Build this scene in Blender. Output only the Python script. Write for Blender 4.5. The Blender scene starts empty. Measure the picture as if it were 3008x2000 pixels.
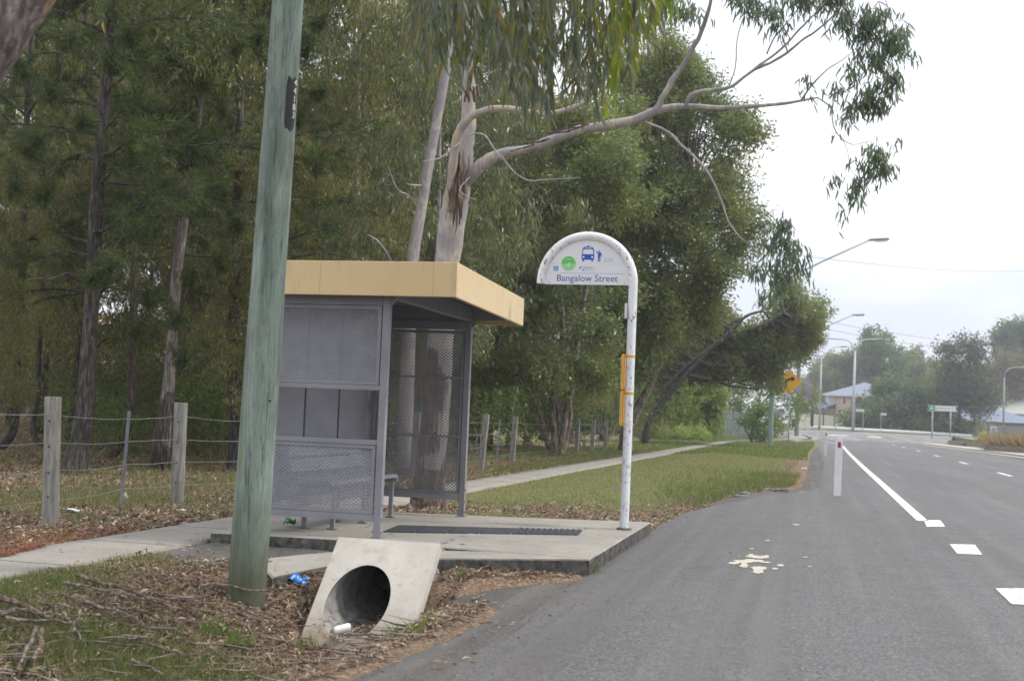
import bpy, bmesh, math
import numpy as np
from mathutils import Vector, Matrix
R = np.random.default_rng(7)
sc = bpy.context.scene
COL = sc.collection
rad = math.radians
def nrm(v):
    v = np.asarray(v, float)
    return v/np.maximum(np.linalg.norm(v, axis=-1, keepdims=True), 1e-9)

# ------------------------------------------------------------------ camera calibration
W0, H0, F0 = 3008, 2000, 3700.0
CAMH = 1.2
def _basis(vp, roll):
    r = rad(roll); dx, dy = vp[0]-W0/2, -(vp[1]-H0/2)
    ux = dx*math.cos(r)-dy*math.sin(r); uy = dx*math.sin(r)+dy*math.cos(r)
    p = math.atan(-uy/F0); a = math.atan(ux/F0*math.cos(p))
    fwd = np.array([-math.sin(a)*math.cos(p), math.cos(a)*math.cos(p), math.sin(p)])
    r0 = np.array([math.cos(a), math.sin(a), 0]); u0 = np.cross(r0, fwd)
    return r0*math.cos(r)+u0*math.sin(r), -r0*math.sin(r)+u0*math.cos(r), fwd
CR, CU, CW = _basis((2393, 1253), 2.3)
CC = np.array([0, 0, CAMH])
def ray(px, py): return CR*((px-W0/2)/F0)-CU*((py-H0/2)/F0)+CW
def dep(px, py, D): return CC+ray(px, py)*D              # point seen at a pixel of the survey photo, D metres deep
def g(px, py, z=0.0):
    d = ray(px, py); return CC+d*((z-CAMH)/d[2])
def aty(px, py, Y):
    d = ray(px, py); return CC+d*(Y/d[1])
def atx(px, py, X):
    d = ray(px, py); return CC+d*(X/d[0])
def gt(px, py):                                           # where the ray meets the terrain
    z = 0.0
    for _ in range(12):
        P = g(px, py, z); z = 0.5*z+0.5*float(terr(P[0], P[1]))
    return P

# ------------------------------------------------------------------ objects
ROOT = {}
def tag(o, label=None, cat=None, group=None, kind=None):
    if label: o['label'] = label
    if cat: o['category'] = cat
    if group: o['group'] = group
    if kind: o['kind'] = kind
    return o
def thing(name, label, cat, loc=(0, 0, 0), group=None):
    o = bpy.data.objects.new(name, None); COL.objects.link(o)
    o.location = [float(v) for v in loc]; o.empty_display_size = .1
    ROOT[o.name] = np.array(loc, float)
    return tag(o, label, cat, group)
def link(name, me, mat, parent=None):
    for m in (mat if isinstance(mat, (list, tuple)) else [mat]): me.materials.append(m)
    o = bpy.data.objects.new(name, me); COL.objects.link(o)
    if parent is not None:
        o.parent = parent; ROOT[o.name] = origin_of(parent)
    return o
def origin_of(parent): return ROOT.get(parent.name, np.zeros(3)) if parent is not None else np.zeros(3)
def mesh_np(name, V, Fq, mat, parent=None, smooth=False, nv=4, local=False, attr=None):
    """V (n,3) points in world space, Fq (m,nv) faces"""
    V = np.asarray(V, np.float64).reshape(-1, 3)
    if not local: V = V-origin_of(parent)
    Fq = np.asarray(Fq, np.int32).reshape(-1, nv)
    me = bpy.data.meshes.new(name)
    me.vertices.add(len(V)); me.vertices.foreach_set('co', V.astype(np.float32).ravel())
    me.loops.add(Fq.size); me.loops.foreach_set('vertex_index', Fq.ravel())
    me.polygons.add(len(Fq)); me.polygons.foreach_set('loop_start', np.arange(0, Fq.size, nv, dtype=np.int32))
    if attr is not None:
        a = me.color_attributes.new('zone', 'FLOAT_COLOR', 'POINT')
        a.data.foreach_set('color', np.asarray(attr, np.float32).ravel())
    me.update(calc_edges=True); me.validate()
    if smooth: me.polygons.foreach_set('use_smooth', np.ones(len(Fq), bool))
    return link(name, me, mat, parent)
def copy_tree(root, loc, rz, sca=1.0):
    r = root.copy(); COL.objects.link(r); r.location = loc; r.rotation_euler = (0, 0, rz); r.scale = (sca,)*3
    for ch in list(root.children):
        c = ch.copy(); COL.objects.link(c); c.parent = r
        for gch in list(ch.children):
            d = gch.copy(); COL.objects.link(d); d.parent = c
    return r

class MB:
    """collects shapes in world space, builds ONE mesh"""
    def __init__(s): s.V = []; s.F = []; s.n = 0; s.mi = []
    def add(s, V, F, mi=0):
        V = [tuple(map(float, v)) for v in V]; s.V += V
        s.F += [tuple(i+s.n for i in f) for f in F]; s.mi += [mi]*len(F); s.n += len(V); return s
    def box(s, c, size, M=None, mi=0, taper=1.0):
        x, y, z = [v/2 for v in size]; V = []
        for dz in (-z, z):
            k = taper if dz > 0 else 1
            for a, b in ((-1, -1), (1, -1), (1, 1), (-1, 1)): V.append((a*x*k, b*y*k, dz))
        V = np.array(V)
        if M is not None: V = V@np.array(M).T
        return s.add(V+np.array(c), [(0, 3, 2, 1), (4, 5, 6, 7), (0, 1, 5, 4), (1, 2, 6, 5), (2, 3, 7, 6), (3, 0, 4, 7)], mi)
    def bx(s, x0, x1, y0, y1, z0, z1, mi=0):
        return s.box(((x0+x1)/2, (y0+y1)/2, (z0+z1)/2), (x1-x0, y1-y0, z1-z0), mi=mi)
    def bar(s, a, b, w, h, up=(0, 0, 1), mi=0):
        a = np.array(a, float); b = np.array(b, float); d = b-a; L = np.linalg.norm(d); d = d/L
        u = np.array(up, float); sd = nrm(np.cross(d, u)); u = np.cross(sd, d)
        return s.box((a+b)/2, (w, L, h), np.stack([sd, d, u], 1), mi)
    def tube(s, pts, rs, n=10, cap=True, mi=0):
        P = np.array(pts, float); m = len(P); rs = np.broadcast_to(np.array(rs, float), (m,))
        T = nrm(np.gradient(P, axis=0)); ref = np.array([0, 0, 1.0]) if abs(T[0][2]) < .9 else np.array([1.0, 0, 0])
        V = []; sd = nrm(np.cross(T[0], ref)); a = np.linspace(0, 2*np.pi, n, endpoint=False)
        for i in range(m):
            sd = nrm(sd-T[i]*(sd@T[i])); up = np.cross(sd, T[i])
            V.append(P[i]+rs[i]*(np.cos(a)[:, None]*sd+np.sin(a)[:, None]*up))
        F = []
        for i in range(m-1):
            for j in range(n):
                k = (j+1) % n; F.append((i*n+j, (i+1)*n+j, (i+1)*n+k, i*n+k))
        if cap: F += [tuple(range(n)), tuple((m-1)*n+j for j in reversed(range(n)))]
        return s.add(np.concatenate(V), F, mi)
    def prism(s, poly, M, o, t, mi=0):
        """poly 2-D outline (ccw), M columns = axes u,v,n ; extruded t along n from o"""
        M = np.array(M, float); p = np.array(poly, float); n = len(p)
        A = np.array(o)+p[:, :1]*M[0]+p[:, 1:2]*M[1]; B = A+M[2]*t
        F = [tuple(reversed(range(n))), tuple(range(n, 2*n))]
        F += [(i, (i+1) % n, n+(i+1) % n, n+i) for i in range(n)]
        return s.add(np.concatenate([A, B]), F, mi)
    def lathe(s, prof, c, n=20, axis=(0, 0, 1), mi=0):
        ax = nrm(axis); ref = np.array([1.0, 0, 0]) if abs(ax[0]) < .9 else np.array([0, 1.0, 0])
        u = nrm(np.cross(ax, ref)); v = np.cross(ax, u); a = np.linspace(0, 2*np.pi, n, endpoint=False)
        V = [np.array(c)+ax*h+r*(np.cos(a)[:, None]*u+np.sin(a)[:, None]*v) for r, h in prof]
        m = len(prof); F = [(i*n+j, i*n+(j+1) % n, (i+1)*n+(j+1) % n, (i+1)*n+j) for i in range(m-1) for j in range(n)]
        F += [tuple(reversed(range(n))), tuple((m-1)*n+j for j in range(n))]
        return s.add(np.concatenate(V), F, mi)
    def build(s, name, mat, parent=None, smooth=False, bevel=0, seg=2, auto=None):
        o = origin_of(parent); me = bpy.data.meshes.new(name)
        me.from_pydata([tuple(np.array(v)-o) for v in s.V], [], s.F)
        me.polygons.foreach_set('material_index', np.array(s.mi, np.int32))
        if bevel:
            bm = bmesh.new(); bm.from_mesh(me); bmesh.ops.recalc_face_normals(bm, faces=bm.faces)
            bmesh.ops.bevel(bm, geom=[e for e in bm.edges if e.is_manifold and e.calc_face_angle(0) > .5], offset=bevel, segments=seg, affect='EDGES', profile=.6, clamp_overlap=True)
            bm.to_mesh(me); bm.free()
        me.update()
        if smooth: me.polygons.foreach_set('use_smooth', np.ones(len(me.polygons), bool))
        if auto:
            me.polygons.foreach_set('use_smooth', np.ones(len(me.polygons), bool))
            me.set_sharp_from_angle(angle=rad(auto))
        return link(name, me, mat, parent)
AX = lambda u, v, n: np.array([u, v, n], float)
XZ = AX((1, 0, 0), (0, 0, 1), (0, -1, 0))                  # drawing plane that faces the camera side (-Y)

def text_mesh(name, body, size, o, M, mat, parent, t=.001, align='LEFT', width=1.0):
    cu = bpy.data.curves.new('txt', 'FONT'); cu.body = body; cu.size = size; cu.align_x = align; cu.extrude = t
    ob = bpy.data.objects.new('txt', cu); COL.objects.link(ob)
    bpy.context.view_layer.update()
    me = bpy.data.meshes.new_from_object(ob.evaluated_get(bpy.context.evaluated_depsgraph_get()))
    n = len(me.vertices); co = np.empty(n*3, np.float32); me.vertices.foreach_get('co', co); co = co.reshape(-1, 3).astype(float)
    M = np.array(M, float)
    V = np.array(o)+co[:, :1]*width*M[0]+co[:, 1:2]*M[1]+co[:, 2:3]*M[2]-origin_of(parent)
    me.vertices.foreach_set('co', V.astype(np.float32).ravel()); me.update(); me.name = name; me.materials.clear()
    bpy.data.objects.remove(ob); bpy.data.curves.remove(cu)
    return link(name, me, mat, parent)

# ------------------------------------------------------------------ materials
class NT:
    def __init__(s, name):
        s.m = bpy.data.materials.new(name); s.m.use_nodes = True; s.t = s.m.node_tree; s.t.nodes.clear()
        s.out = s.n('ShaderNodeOutputMaterial')
    def n(s, ty, **kw):
        nd = s.t.nodes.new(ty)
        for k, v in kw.items():
            if k.startswith('i_'):
                nd.inputs[k[2:].replace('_', ' ')].default_value = v
            else: setattr(nd, k, v)
        return nd
    def l(s, a, b): s.t.links.new(a, b)
    def pos(s, scale=(1, 1, 1), local=False):
        src = s.n('ShaderNodeTexCoord').outputs['Object'] if local else s.n('ShaderNodeNewGeometry').outputs['Position']
        mp = s.n('ShaderNodeMapping'); s.l(src, mp.inputs['Vector']); mp.inputs['Scale'].default_value = scale
        return mp.outputs['Vector']
    def noise(s, vec, scale, detail=5, rough=.55, dist=0):
        nd = s.n('ShaderNodeTexNoise'); s.l(vec, nd.inputs['Vector'])
        nd.inputs['Scale'].default_value = scale; nd.inputs['Detail'].default_value = detail
        nd.inputs['Roughness'].default_value = rough; nd.inputs['Distortion'].default_value = dist
        return nd.outputs['Fac']
    def ramp(s, fac, stops, interp='LINEAR'):
        r = s.n('ShaderNodeValToRGB'); s.l(fac, r.inputs['Fac']); e = r.color_ramp; e.interpolation = interp
        while len(e.elements) < len(stops): e.elements.new(.5)
        for el, (p, c) in zip(e.elements, stops):
            el.position = p; el.color = (*c, 1) if len(c) == 3 else c
        return r.outputs['Color']
    def mix(s, fac, a, b, mode='MIX'):
        m = s.n('ShaderNodeMix', data_type='RGBA', blend_type=mode)
        for sock, v in ((m.inputs['Factor'], fac), (m.inputs['A'], a), (m.inputs['B'], b)):
            pass
        ins = [i for i in m.inputs if i.enabled]
        fs, A, B = m.inputs[0], m.inputs[6], m.inputs[7]
        for sock, v in ((fs, fac), (A, a), (B, b)):
            if hasattr(v, 'is_linked') or hasattr(v, 'node'): s.l(v, sock)
            elif isinstance(v, (int, float)): sock.default_value = v
            else: sock.default_value = (*v, 1)
        return m.outputs[2]
    def mth(s, op, a, b=0.0):
        m = s.n('ShaderNodeMath', operation=op)
        for i, v in enumerate((a, b)):
            if hasattr(v, 'node'): s.l(v, m.inputs[i])
            else: m.inputs[i].default_value = v
        return m.outputs[0]
    def bsdf(s, col, rough=.7, metal=0, spec=.4, bump=None, bstr=.3, bdist=.01):
        b = s.n('ShaderNodeBsdfPrincipled')
        if hasattr(col, 'node'): s.l(col, b.inputs['Base Color'])
        else: b.inputs['Base Color'].default_value = (*col, 1)
        if hasattr(rough, 'node'): s.l(rough, b.inputs['Roughness'])
        else: b.inputs['Roughness'].default_value = rough
        b.inputs['Metallic'].default_value = metal; b.inputs['Specular IOR Level'].default_value = spec
        if bump is not None:
            bp = s.n('ShaderNodeBump'); bp.inputs['Strength'].default_value = bstr; bp.inputs['Distance'].default_value = bdist
            s.l(bump, bp.inputs['Height']); s.l(bp.outputs['Normal'], b.inputs['Normal'])
        return b
    def fin(s, b):
        s.l(b.outputs[0], s.out.inputs['Surface']); return s.m
def pm(name, c1, c2=None, scale=6, rough=.6, metal=0, spec=.4, bump=0, bscale=60, bdist=.004, stretch=(1, 1, 1), lo=.35, hi=.65, c3=None, s3=25, w3=(.62, .7), local=False):
    t = NT(name); v = t.pos(stretch, local); col = c1
    if c2 is not None: col = t.ramp(t.noise(v, scale), [(lo, c1), (hi, c2)])
    if c3 is not None: col = t.mix(t.ramp(t.noise(v, s3, 4), [(w3[0], (0, 0, 0)), (w3[1], (1, 1, 1))]), col, c3)
    bp = t.noise(v, bscale, 4) if bump else None
    return t.fin(t.bsdf(col, rough, metal, spec, bp, bump, bdist))
def leafmat(name, cols, trans=.35, rough=.5, spec=.3, tcol=1.5, big=None):
    """each leaf takes one of the given colours; thin leaves let light through"""
    t = NT(name); rnd = t.n('ShaderNodeNewGeometry').outputs['Random Per Island']; n = len(cols)
    col = t.ramp(rnd, [(i/n, c) for i, c in enumerate(cols)], 'CONSTANT')
    if big:
        nz = t.noise(t.pos(), big[0], 3)
        col = t.mix(t.ramp(nz, [(.4, (0, 0, 0)), (.62, (1, 1, 1))]), col, t.mix(.75, col, big[1]))
    b = t.bsdf(col, rough, 0, spec)
    tr = t.n('ShaderNodeBsdfTranslucent'); br = t.n('ShaderNodeHueSaturation'); br.inputs['Value'].default_value = tcol; br.inputs['Saturation'].default_value = 1.1
    t.l(col, br.inputs['Color']); t.l(br.outputs[0], tr.inputs['Color'])
    mx = t.n('ShaderNodeMixShader'); mx.inputs[0].default_value = trans
    t.l(b.outputs[0], mx.inputs[1]); t.l(tr.outputs[0], mx.inputs[2])
    return t.fin(mx)

# ------------------------------------------------------------------ terrain
def sst(a, b, x):
    t = np.clip((np.asarray(x, float)-a)/(b-a), 0, 1); return t*t*(3-2*t)
RX = [(-20, -1.62), (5.5, -1.62), (7.7, -1.66), (9.4, -1.66), (13.5, -1.69), (14.7, -1.72), (17, -1.62), (19.5, -1.3), (22.4, -.8), (24.4, -.1), (26, .12), (40, .28), (60, .3), (118, .22), (126, -1.2), (134, -6)]
def xl(y): return np.interp(y, [p[0] for p in RX], [p[1] for p in RX])
def far_rise(x, y):
    amp = .78-.3*sst(2, 40, x)
    return amp*sst(112, 150, y)+.9*sst(150, 260, y)
_pv = R.uniform(0, 2*np.pi, (3, 12)); _pk = R.normal(0, 1, (2, 12))
def wob(x, y, f=1.0):
    s = 0
    for i in range(12): s = s+np.sin(f*(1+i*.35)*(_pk[0, i]*x+_pk[1, i]*y)+_pv[0, i])/(1+i*.35)
    return s/5.0
def shl(y): return np.interp(y, [2, 5.0, 6.6, 7.4, 7.9, 8.3, 8.9, 9.4], [-2.32, -2.22, -2.06, -2.0, -2.02, -2.38, -2.42, -1.85])   # outer edge of the dusty shoulder
def sh2(y): return np.interp(y, [18.5, 20, 23, 26, 34, 60, 78, 90], [.02, .25, .42, .42, .48, .55, .3, .0])
def terr(x, y):
    x = np.asarray(x, float); y = np.asarray(y, float)
    z = far_rise(x, y)+.5*sst(-14, -26, -(-x))*0
    z = z+.55*sst(14, 27, -x)
    # drain swale in front of the culvert end
    ctr = -2.93; wl = np.where(x < ctr, .85, .55)
    along = (.45+.55*sst(4.0, 6.6, y))*(1-sst(8.0, 8.9, y))*sst(-2, 3, y)
    z = z-.36*np.exp(-((x-ctr)/wl)**2)*along
    z = z-.55*np.exp(-((x-ctr+.035)/.26)**6)*sst(7.7, 8.2, y)*(1-sst(10.6, 11.2, y))
    # shallow swale in the verge beyond the slab
    z = z-.10*np.exp(-((x+2.2)/.9)**2)*sst(14.5, 17, y)*(1-sst(24, 32, y))
    z = z+.10*np.exp(-((x+3.2)/1.1)**2)*sst(15, 22, y)*(1-sst(46, 60, y))
    edge = xl(y)
    out = np.clip((edge-x)/.3, 0, 1)
    z = z+(.016*wob(x, y, 2.2)+.012*wob(x+7, y, 6.0))*out
    z = z-.045*np.clip((x-edge+.06)/.12, 0, 1)
    z = z-.035*np.clip((x-edge+sh2(y))/.12, 0, 1)*sst(19, 21, y)*(1-sst(80, 90, y))
    z = z-.05*np.clip((x-shl(y)-.02)/.1, 0, 1)*(1-sst(9.2, 9.5, y))
    z = np.where((x > -5.95) & (x < -4.2) & (y < 100), z*.35, z)
    return z
HAZE = 0.0008; EXPO = 0.45
# ------------------------------------------------------------------ ground cover zones
def zones(x, y):
    x = np.asarray(x, float); y = np.asarray(y, float)
    n1 = wob(x, y, 1.5); n2 = wob(x+31, y-17, 3.2); n3 = wob(x-11, y+5, .7)
    gr = np.zeros_like(x); li = np.zeros_like(x); st = np.zeros_like(x)
    verge = sst(-5.05, -4.85, x)*sst(12.6, 13.2, y)
    gum = np.exp(-(((x+4.6)/.7)**2+((y-14.8)/1.2)**2))
    edge = xl(y)
    kerb = np.exp(-((x-edge+sh2(y))/(.36+.22*(1-sst(22, 30, y))+.1*n2))**2)*sst(13, 14, y)*(1-sst(60, 75, y))
    lit2 = 1.35*np.exp(-(((x+2.2)/.95)**2+((y-15.0)/2.1)**2))+.9*np.exp(-(((x+3.1)/.6)**2+((y-15.8)/.9)**2))
    gr = np.where(verge > 0, verge*(.66+.5*n2+.55*n1), gr); st = np.where(verge > 0, .45+.6*n1, st)
    li = np.where(verge > 0, np.clip(1.2*gum+1.1*kerb+1.1*lit2+.25*n2, 0, 1), li)
    gr = np.where(verge > 0, gr*(1-.85*np.clip(1.2*gum+1.1*lit2+1.15*kerb, 0, 1)), gr)
    fg = (y < 12.6) & (x > -5.05)
    bank = np.exp(-(((x+3.55)/.85)**2+((y-5.9)/1.25)**2))
    bank2 = np.exp(-(((x+5.0)/.5)**2+((y-7.0)/1.3)**2))
    G = np.clip(1.25*bank+1.0*bank2+.45*n2-.05, 0, 1); pole = np.exp(-(((x+3.6)/.75)**2+((y-8.3)/.9)**2))
    pile = np.exp(-(((x+3.65)/.35)**2+((y-5.0)/.45)**2))
    G = G*(1-.9*np.clip(pole*1.3, 0, 1))*(1-.75*np.clip(pile*1.3, 0, 1))*sst(-2.25, -2.6, -(-x))**0*np.clip((-2.75-x)/.35, 0, 1)
    gr = np.where(fg, G, gr); li = np.where(fg, np.clip(1.05-.75*G+.2*n2, 0, 1), li); st = np.where(fg, .25+.3*n1, st)
    strip = (x <= -5.9) & (x > -8.3)
    s1 = sst(-7.4, -8.2, x) if False else np.clip((-7.0-x)/.9, 0, 1)
    gl = np.clip(-.08+.8*n1+.35*s1+.6*sst(21, 27, y)*np.clip((x+7.2)/.5, 0, 1), 0, 1)
    gr = np.where(strip, gl, gr); li = np.where(strip, np.clip(.95-.55*gl-.35*s1+.3*n2, 0, 1), li); st = np.where(strip, np.clip(.35+.5*s1+.4*n3, 0, 1), st)
    wood = x <= -8.3
    gr = np.where(wood, np.clip(.28+.7*n1, 0, 1), gr); li = np.where(wood, np.clip(.75-.5*n1+.3*n2, 0, 1), li); st = np.where(wood, np.clip(.5+.6*n3, 0, 1), st)
    far = sst(46, 60, y); gr = gr*(1-far)+far*.95; li = li*(1-.8*far); st = st*(1-far)+far*(.55+.5*n1)
    return np.clip(gr, 0, 1), np.clip(li, 0, 1), np.clip(st, 0, 1)

def axis_pts(fine0, fine1, step, lo, hi, k=1.13):
    a = list(np.arange(fine0, fine1, step)); s = step; v = a[-1]
    while v < hi: s *= k; v += s; a.append(v)
    s = step; v = fine0; b = []
    while v > lo: s *= k; v -= s; b.append(v)
    return np.array(b[::-1]+a)
gx = axis_pts(-7.5, -.5, .075, -420, 420); gy = axis_pts(3.0, 16.0, .085, -60, 900)
X, Y = np.meshgrid(gx, gy); nx, ny = len(gx), len(gy)
Z = terr(X, Y); ga, la, sa = zones(X.ravel(), Y.ravel())
idx = np.arange(nx*ny).reshape(ny, nx)
quad = np.stack([idx[:-1, :-1], idx[:-1, 1:], idx[1:, 1:], idx[1:, :-1]], -1).reshape(-1, 4)
t = NT('soil_and_turf'); v = t.pos(); a = t.n('ShaderNodeVertexColor', layer_name='zone'); sp = t.n('ShaderNodeSeparateColor'); t.l(a.outputs['Color'], sp.inputs[0])
nf = t.noise(v, 38, 6, .7); nm = t.noise(v, 7, 5); nb = t.noise(v, 1.1, 4)
dirt = t.ramp(nf, [(.3, (.085, .066, .05)), (.7, (.19, .15, .115))])
lit = t.ramp(nf, [(.33, (.075, .052, .038)), (.5, (.18, .125, .088)), (.68, (.36, .27, .19))])
grs = t.ramp(nf, [(.3, (.06, .08, .025)), (.7, (.16, .19, .07))])
dry = t.ramp(nf, [(.3, (.13, .11, .05)), (.7, (.29, .25, .13))])
def soft(w, k=1.0): return t.ramp(t.mth('ADD', w, t.mth('MULTIPLY', t.mth('SUBTRACT', nm, .5), k)), [(.35, (0, 0, 0)), (.65, (1, 1, 1))])
col = t.mix(soft(sp.outputs[1]), dirt, lit)
gcol = t.mix(soft(sp.outputs[2], 1.3), grs, dry)
col = t.mix(soft(sp.outputs[0], 1.2), col, gcol)
bs = t.bsdf(col, .95, 0, .1, nf, .8, .02); GROUND_M = t.fin(bs)
tag(mesh_np('ground', np.stack([X, Y, Z], -1), quad, GROUND_M, smooth=True, attr=np.stack([ga, la, sa, np.ones_like(ga)], -1)), kind='structure')

# ------------------------------------------------------------------ road
def sheet(name, rows, mat, parent=None, kind='structure'):
    """rows (ny,nx,3)"""
    rows = np.asarray(rows, float); ny, nx = rows.shape[:2]; idx = np.arange(nx*ny).reshape(ny, nx)
    q = np.stack([idx[:-1, :-1], idx[:-1, 1:], idx[1:, 1:], idx[1:, :-1]], -1).reshape(-1, 4)
    o = mesh_np(name, rows, q, mat, parent, smooth=True)
    return tag(o, kind=kind) if parent is None else o
def asphalt(name, c1, c2, seal=(.04, .04, .042), agg=.78, tint=(.10, .088, .08)):
    t = NT(name); v = t.pos(); vy = t.pos((1, .12, 1))
    big = t.noise(vy, .9, 4); mid = t.noise(v, 2.6, 5); fine = t.noise(v, 48, 5, .9); chip = t.n('ShaderNodeTexVoronoi'); t.l(v, chip.inputs['Vector']); chip.inputs['Scale'].default_value = 85
    col = t.ramp(t.mth('ADD', t.mth('MULTIPLY', big, .6), t.mth('MULTIPLY', mid, .4)), [(.36, c1), (.62, c2)])
    col = t.mix(t.mth('MULTIPLY', t.ramp(t.noise(vy, .5, 3), [(.45, (0, 0, 0)), (.7, (1, 1, 1))]), .55), col, tint)
    col = t.mix(t.mth('MULTIPLY', t.ramp(fine, [(.40, (1, 1, 1)), (.55, (0, 0, 0))]), agg), col, seal)
    cs = t.n('ShaderNodeSeparateColor'); t.l(chip.outputs['Color'], cs.inputs[0]); col = t.mix(.8, col, t.ramp(cs.outputs[1], [(0, (.48,)*3), (.5, (1, 1, 1)), (.85, (1.25, 1.23, 1.2)), (1, (2.0, 1.95, 1.85))]), 'MULTIPLY')
    ck = t.n('ShaderNodeTexVoronoi', feature='DISTANCE_TO_EDGE'); ck.inputs['Scale'].default_value = .42; dv_ = t.n('ShaderNodeVectorMath', operation='ADD'); nzv = t.n('ShaderNodeTexNoise'); nzv.inputs['Scale'].default_value = 1.6; nzv.inputs['Detail'].default_value = 6; t.l(v, nzv.inputs['Vector']); t.l(v, dv_.inputs[0]); t.l(nzv.outputs['Color'], dv_.inputs[1]); t.l(dv_.outputs[0], ck.inputs['Vector'])
    col = t.mix(t.mth('MULTIPLY', t.ramp(ck.outputs['Distance'], [(.002, (1, 1, 1)), (.009, (0, 0, 0))]), t.ramp(t.noise(v, .35, 2), [(.5, (0, 0, 0)), (.62, (.55, .55, .55))])), col, seal)
    col = t.mix(t.mth('MULTIPLY', t.ramp(t.noise(vy, 1.7, 4, .7), [(.62, (0, 0, 0)), (.74, (1, 1, 1))]), .45), col, (.055, .053, .052))
    trk = t.noise(t.pos((1, .015, 1)), 1.9, 3, .6); col = t.mix(t.mth('MULTIPLY', t.ramp(trk, [(.46, (0, 0, 0)), (.66, (1, 1, 1))]), .5), col, (.088, .082, .078))
    col = t.mix(t.mth('MULTIPLY', t.ramp(t.noise(t.pos((1, .02, 1)), 3.3, 3, .6), [(.50, (0, 0, 0)), (.7, (1, 1, 1))]), .30), col, (.185, .183, .182))
    return t.fin(t.bsdf(col, t.ramp(mid, [(.3, (.62,)*3), (.7, (.8,)*3)]), 0, .35, fine, .6, .004))
ASPH = asphalt('worn_asphalt', (.112, .110, .111), (.152, .151, .154))
ASPH2 = asphalt('old_dusty_asphalt', (.06, .058, .056), (.11, .104, .095), tint=(.12, .10, .08))
ASPH3 = asphalt('pale_crossing_asphalt', (.19, .19, .19), (.27, .265, .26), seal=(.12, .12, .12))
ys = np.concatenate([np.arange(-20, 3, 1.0), np.arange(3, 30, .08), np.arange(30, 60, .4), np.arange(60, 119, 1.5)])
rj = .018*wob(ys, ys*.3, 5)+.014*wob(ys*2, ys, 9)
rj = rj+np.where(ys > 22, .10*np.sign(wob(ys, 0*ys, 1.1))*sst(22, 24, ys)*(1-sst(45, 60, ys))*np.abs(wob(ys+3, ys, 2)), 0)
rows = []
for i, y in enumerate(ys):
    l = xl(y)+rj[i]; r = 9.9+.012*(y-60) if y > 60 else 9.9
    xs = np.concatenate([np.linspace(l, l+1, 6), np.linspace(l+1, r, 20)[1:]])
    rows.append(np.stack([xs, np.full_like(xs, y), far_rise(xs, y)+.004-.01*np.clip((l+.05-xs)/.05, 0, 1)], -1))
road = sheet('road', rows, ASPH)
# crossing road at the junction, paler seal
rows = []
for y in np.linspace(118.6, 150, 20):
    xs = np.linspace(-12+.2*(y-118), 70, 30); rows.append(np.stack([xs, np.full_like(xs, y), far_rise(xs, y)+.01], -1))
sheet('crossing_road', rows, ASPH3)
# dusty strip of old asphalt that fades into the drain
ysh = np.arange(2, 9.4, .07); rows = []
for y in ysh:
    l = shl(y)+.05*wob(y, y*2, 4); r = xl(y)+.05
    xs = np.linspace(l, r, 10); u = np.linspace(0, 1, 10)
    rows.append(np.stack([xs, np.full_like(xs, y), -.004-.075*(1-u)**1.6+.006*wob(xs*3, y, 5)], -1))
sheet('road_shoulder', rows, ASPH2)
ysh = np.arange(18.5, 78, .12); rows = []
for y in ysh:
    r = xl(y)+.02; wdt = sh2(y)
    l = r-wdt*(1+.35*wob(y, y, 3)); xs = np.linspace(l, r, 8); u = np.linspace(0, 1, 8)
    rows.append(np.stack([xs, np.full_like(xs, y), -.004-.02*(1-u)+.008*wob(xs*2, y, 4)], -1))
sheet('cracked_shoulder', rows, ASPH2)

# painted markings: parts of the road
t = NT('road_paint'); v = t.pos(); col = t.ramp(t.noise(v, 9, 6, .7), [(.36, (.62, .62, .60)), (.55, (.80, .80, .78))])
col = t.mix(t.ramp(t.noise(t.pos((1, .25, 1)), 22, 5, .75), [(.55, (0, 0, 0)), (.62, (.85, .85, .85))]), col, (.13, .13, .13)); PAINT = t.fin(t.bsdf(col, .6, 0, .3))
ey = np.arange(17.72, 119, .5); ex = np.interp(ey, [17.7, 40, 60, 86, 100, 110, 119], [1.43, 1.5, 1.6, 1.82, 1.5, .6, -.8])
rows = np.stack([np.stack([ex-.075+d, ey, far_rise(ex, ey)+.009], -1) for d in (0, .15)], 1)
sheet('edge_line', rows, PAINT, road)
def patch(name, pxs, mat, parent, z=.009, jit=0.0):
    P = [g(*p, z) for p in pxs]; me = bpy.data.meshes.new(name); o = origin_of(parent)
    me.from_pydata([tuple(p-o) for p in P], [], [tuple(range(len(P)))]); me.update(); return link(name, me, mat, parent)
for q in (((2714, 1527), (2762, 1527), (2777, 1546), (2722, 1546)), ((2789, 1597), (2864, 1599), (2885, 1628), (2812, 1625)), ((2924, 1727), (3012, 1727), (3052, 1776), (2972, 1773))):
    patch('edge_block', q[::-1], PAINT, road)
for y0 in (28.6, 40.2, 52.6, 65.6, 79, 93, 106):
    x0 = np.interp(y0, [28, 40, 52, 66, 82, 110], [5.45, 5.55, 5.75, 5.9, 6.1, 6.2])
    sheet('lane_dash', [[(x0-.07, y0-1.4, far_rise(x0, y0)+.009), (x0+.07, y0-1.4, far_rise(x0, y0)+.009)], [(x0-.06, y0+1.6, far_rise(x0, y0)+.009), (x0+.08, y0+1.6, far_rise(x0, y0)+.009)]], PAINT, road)
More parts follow.
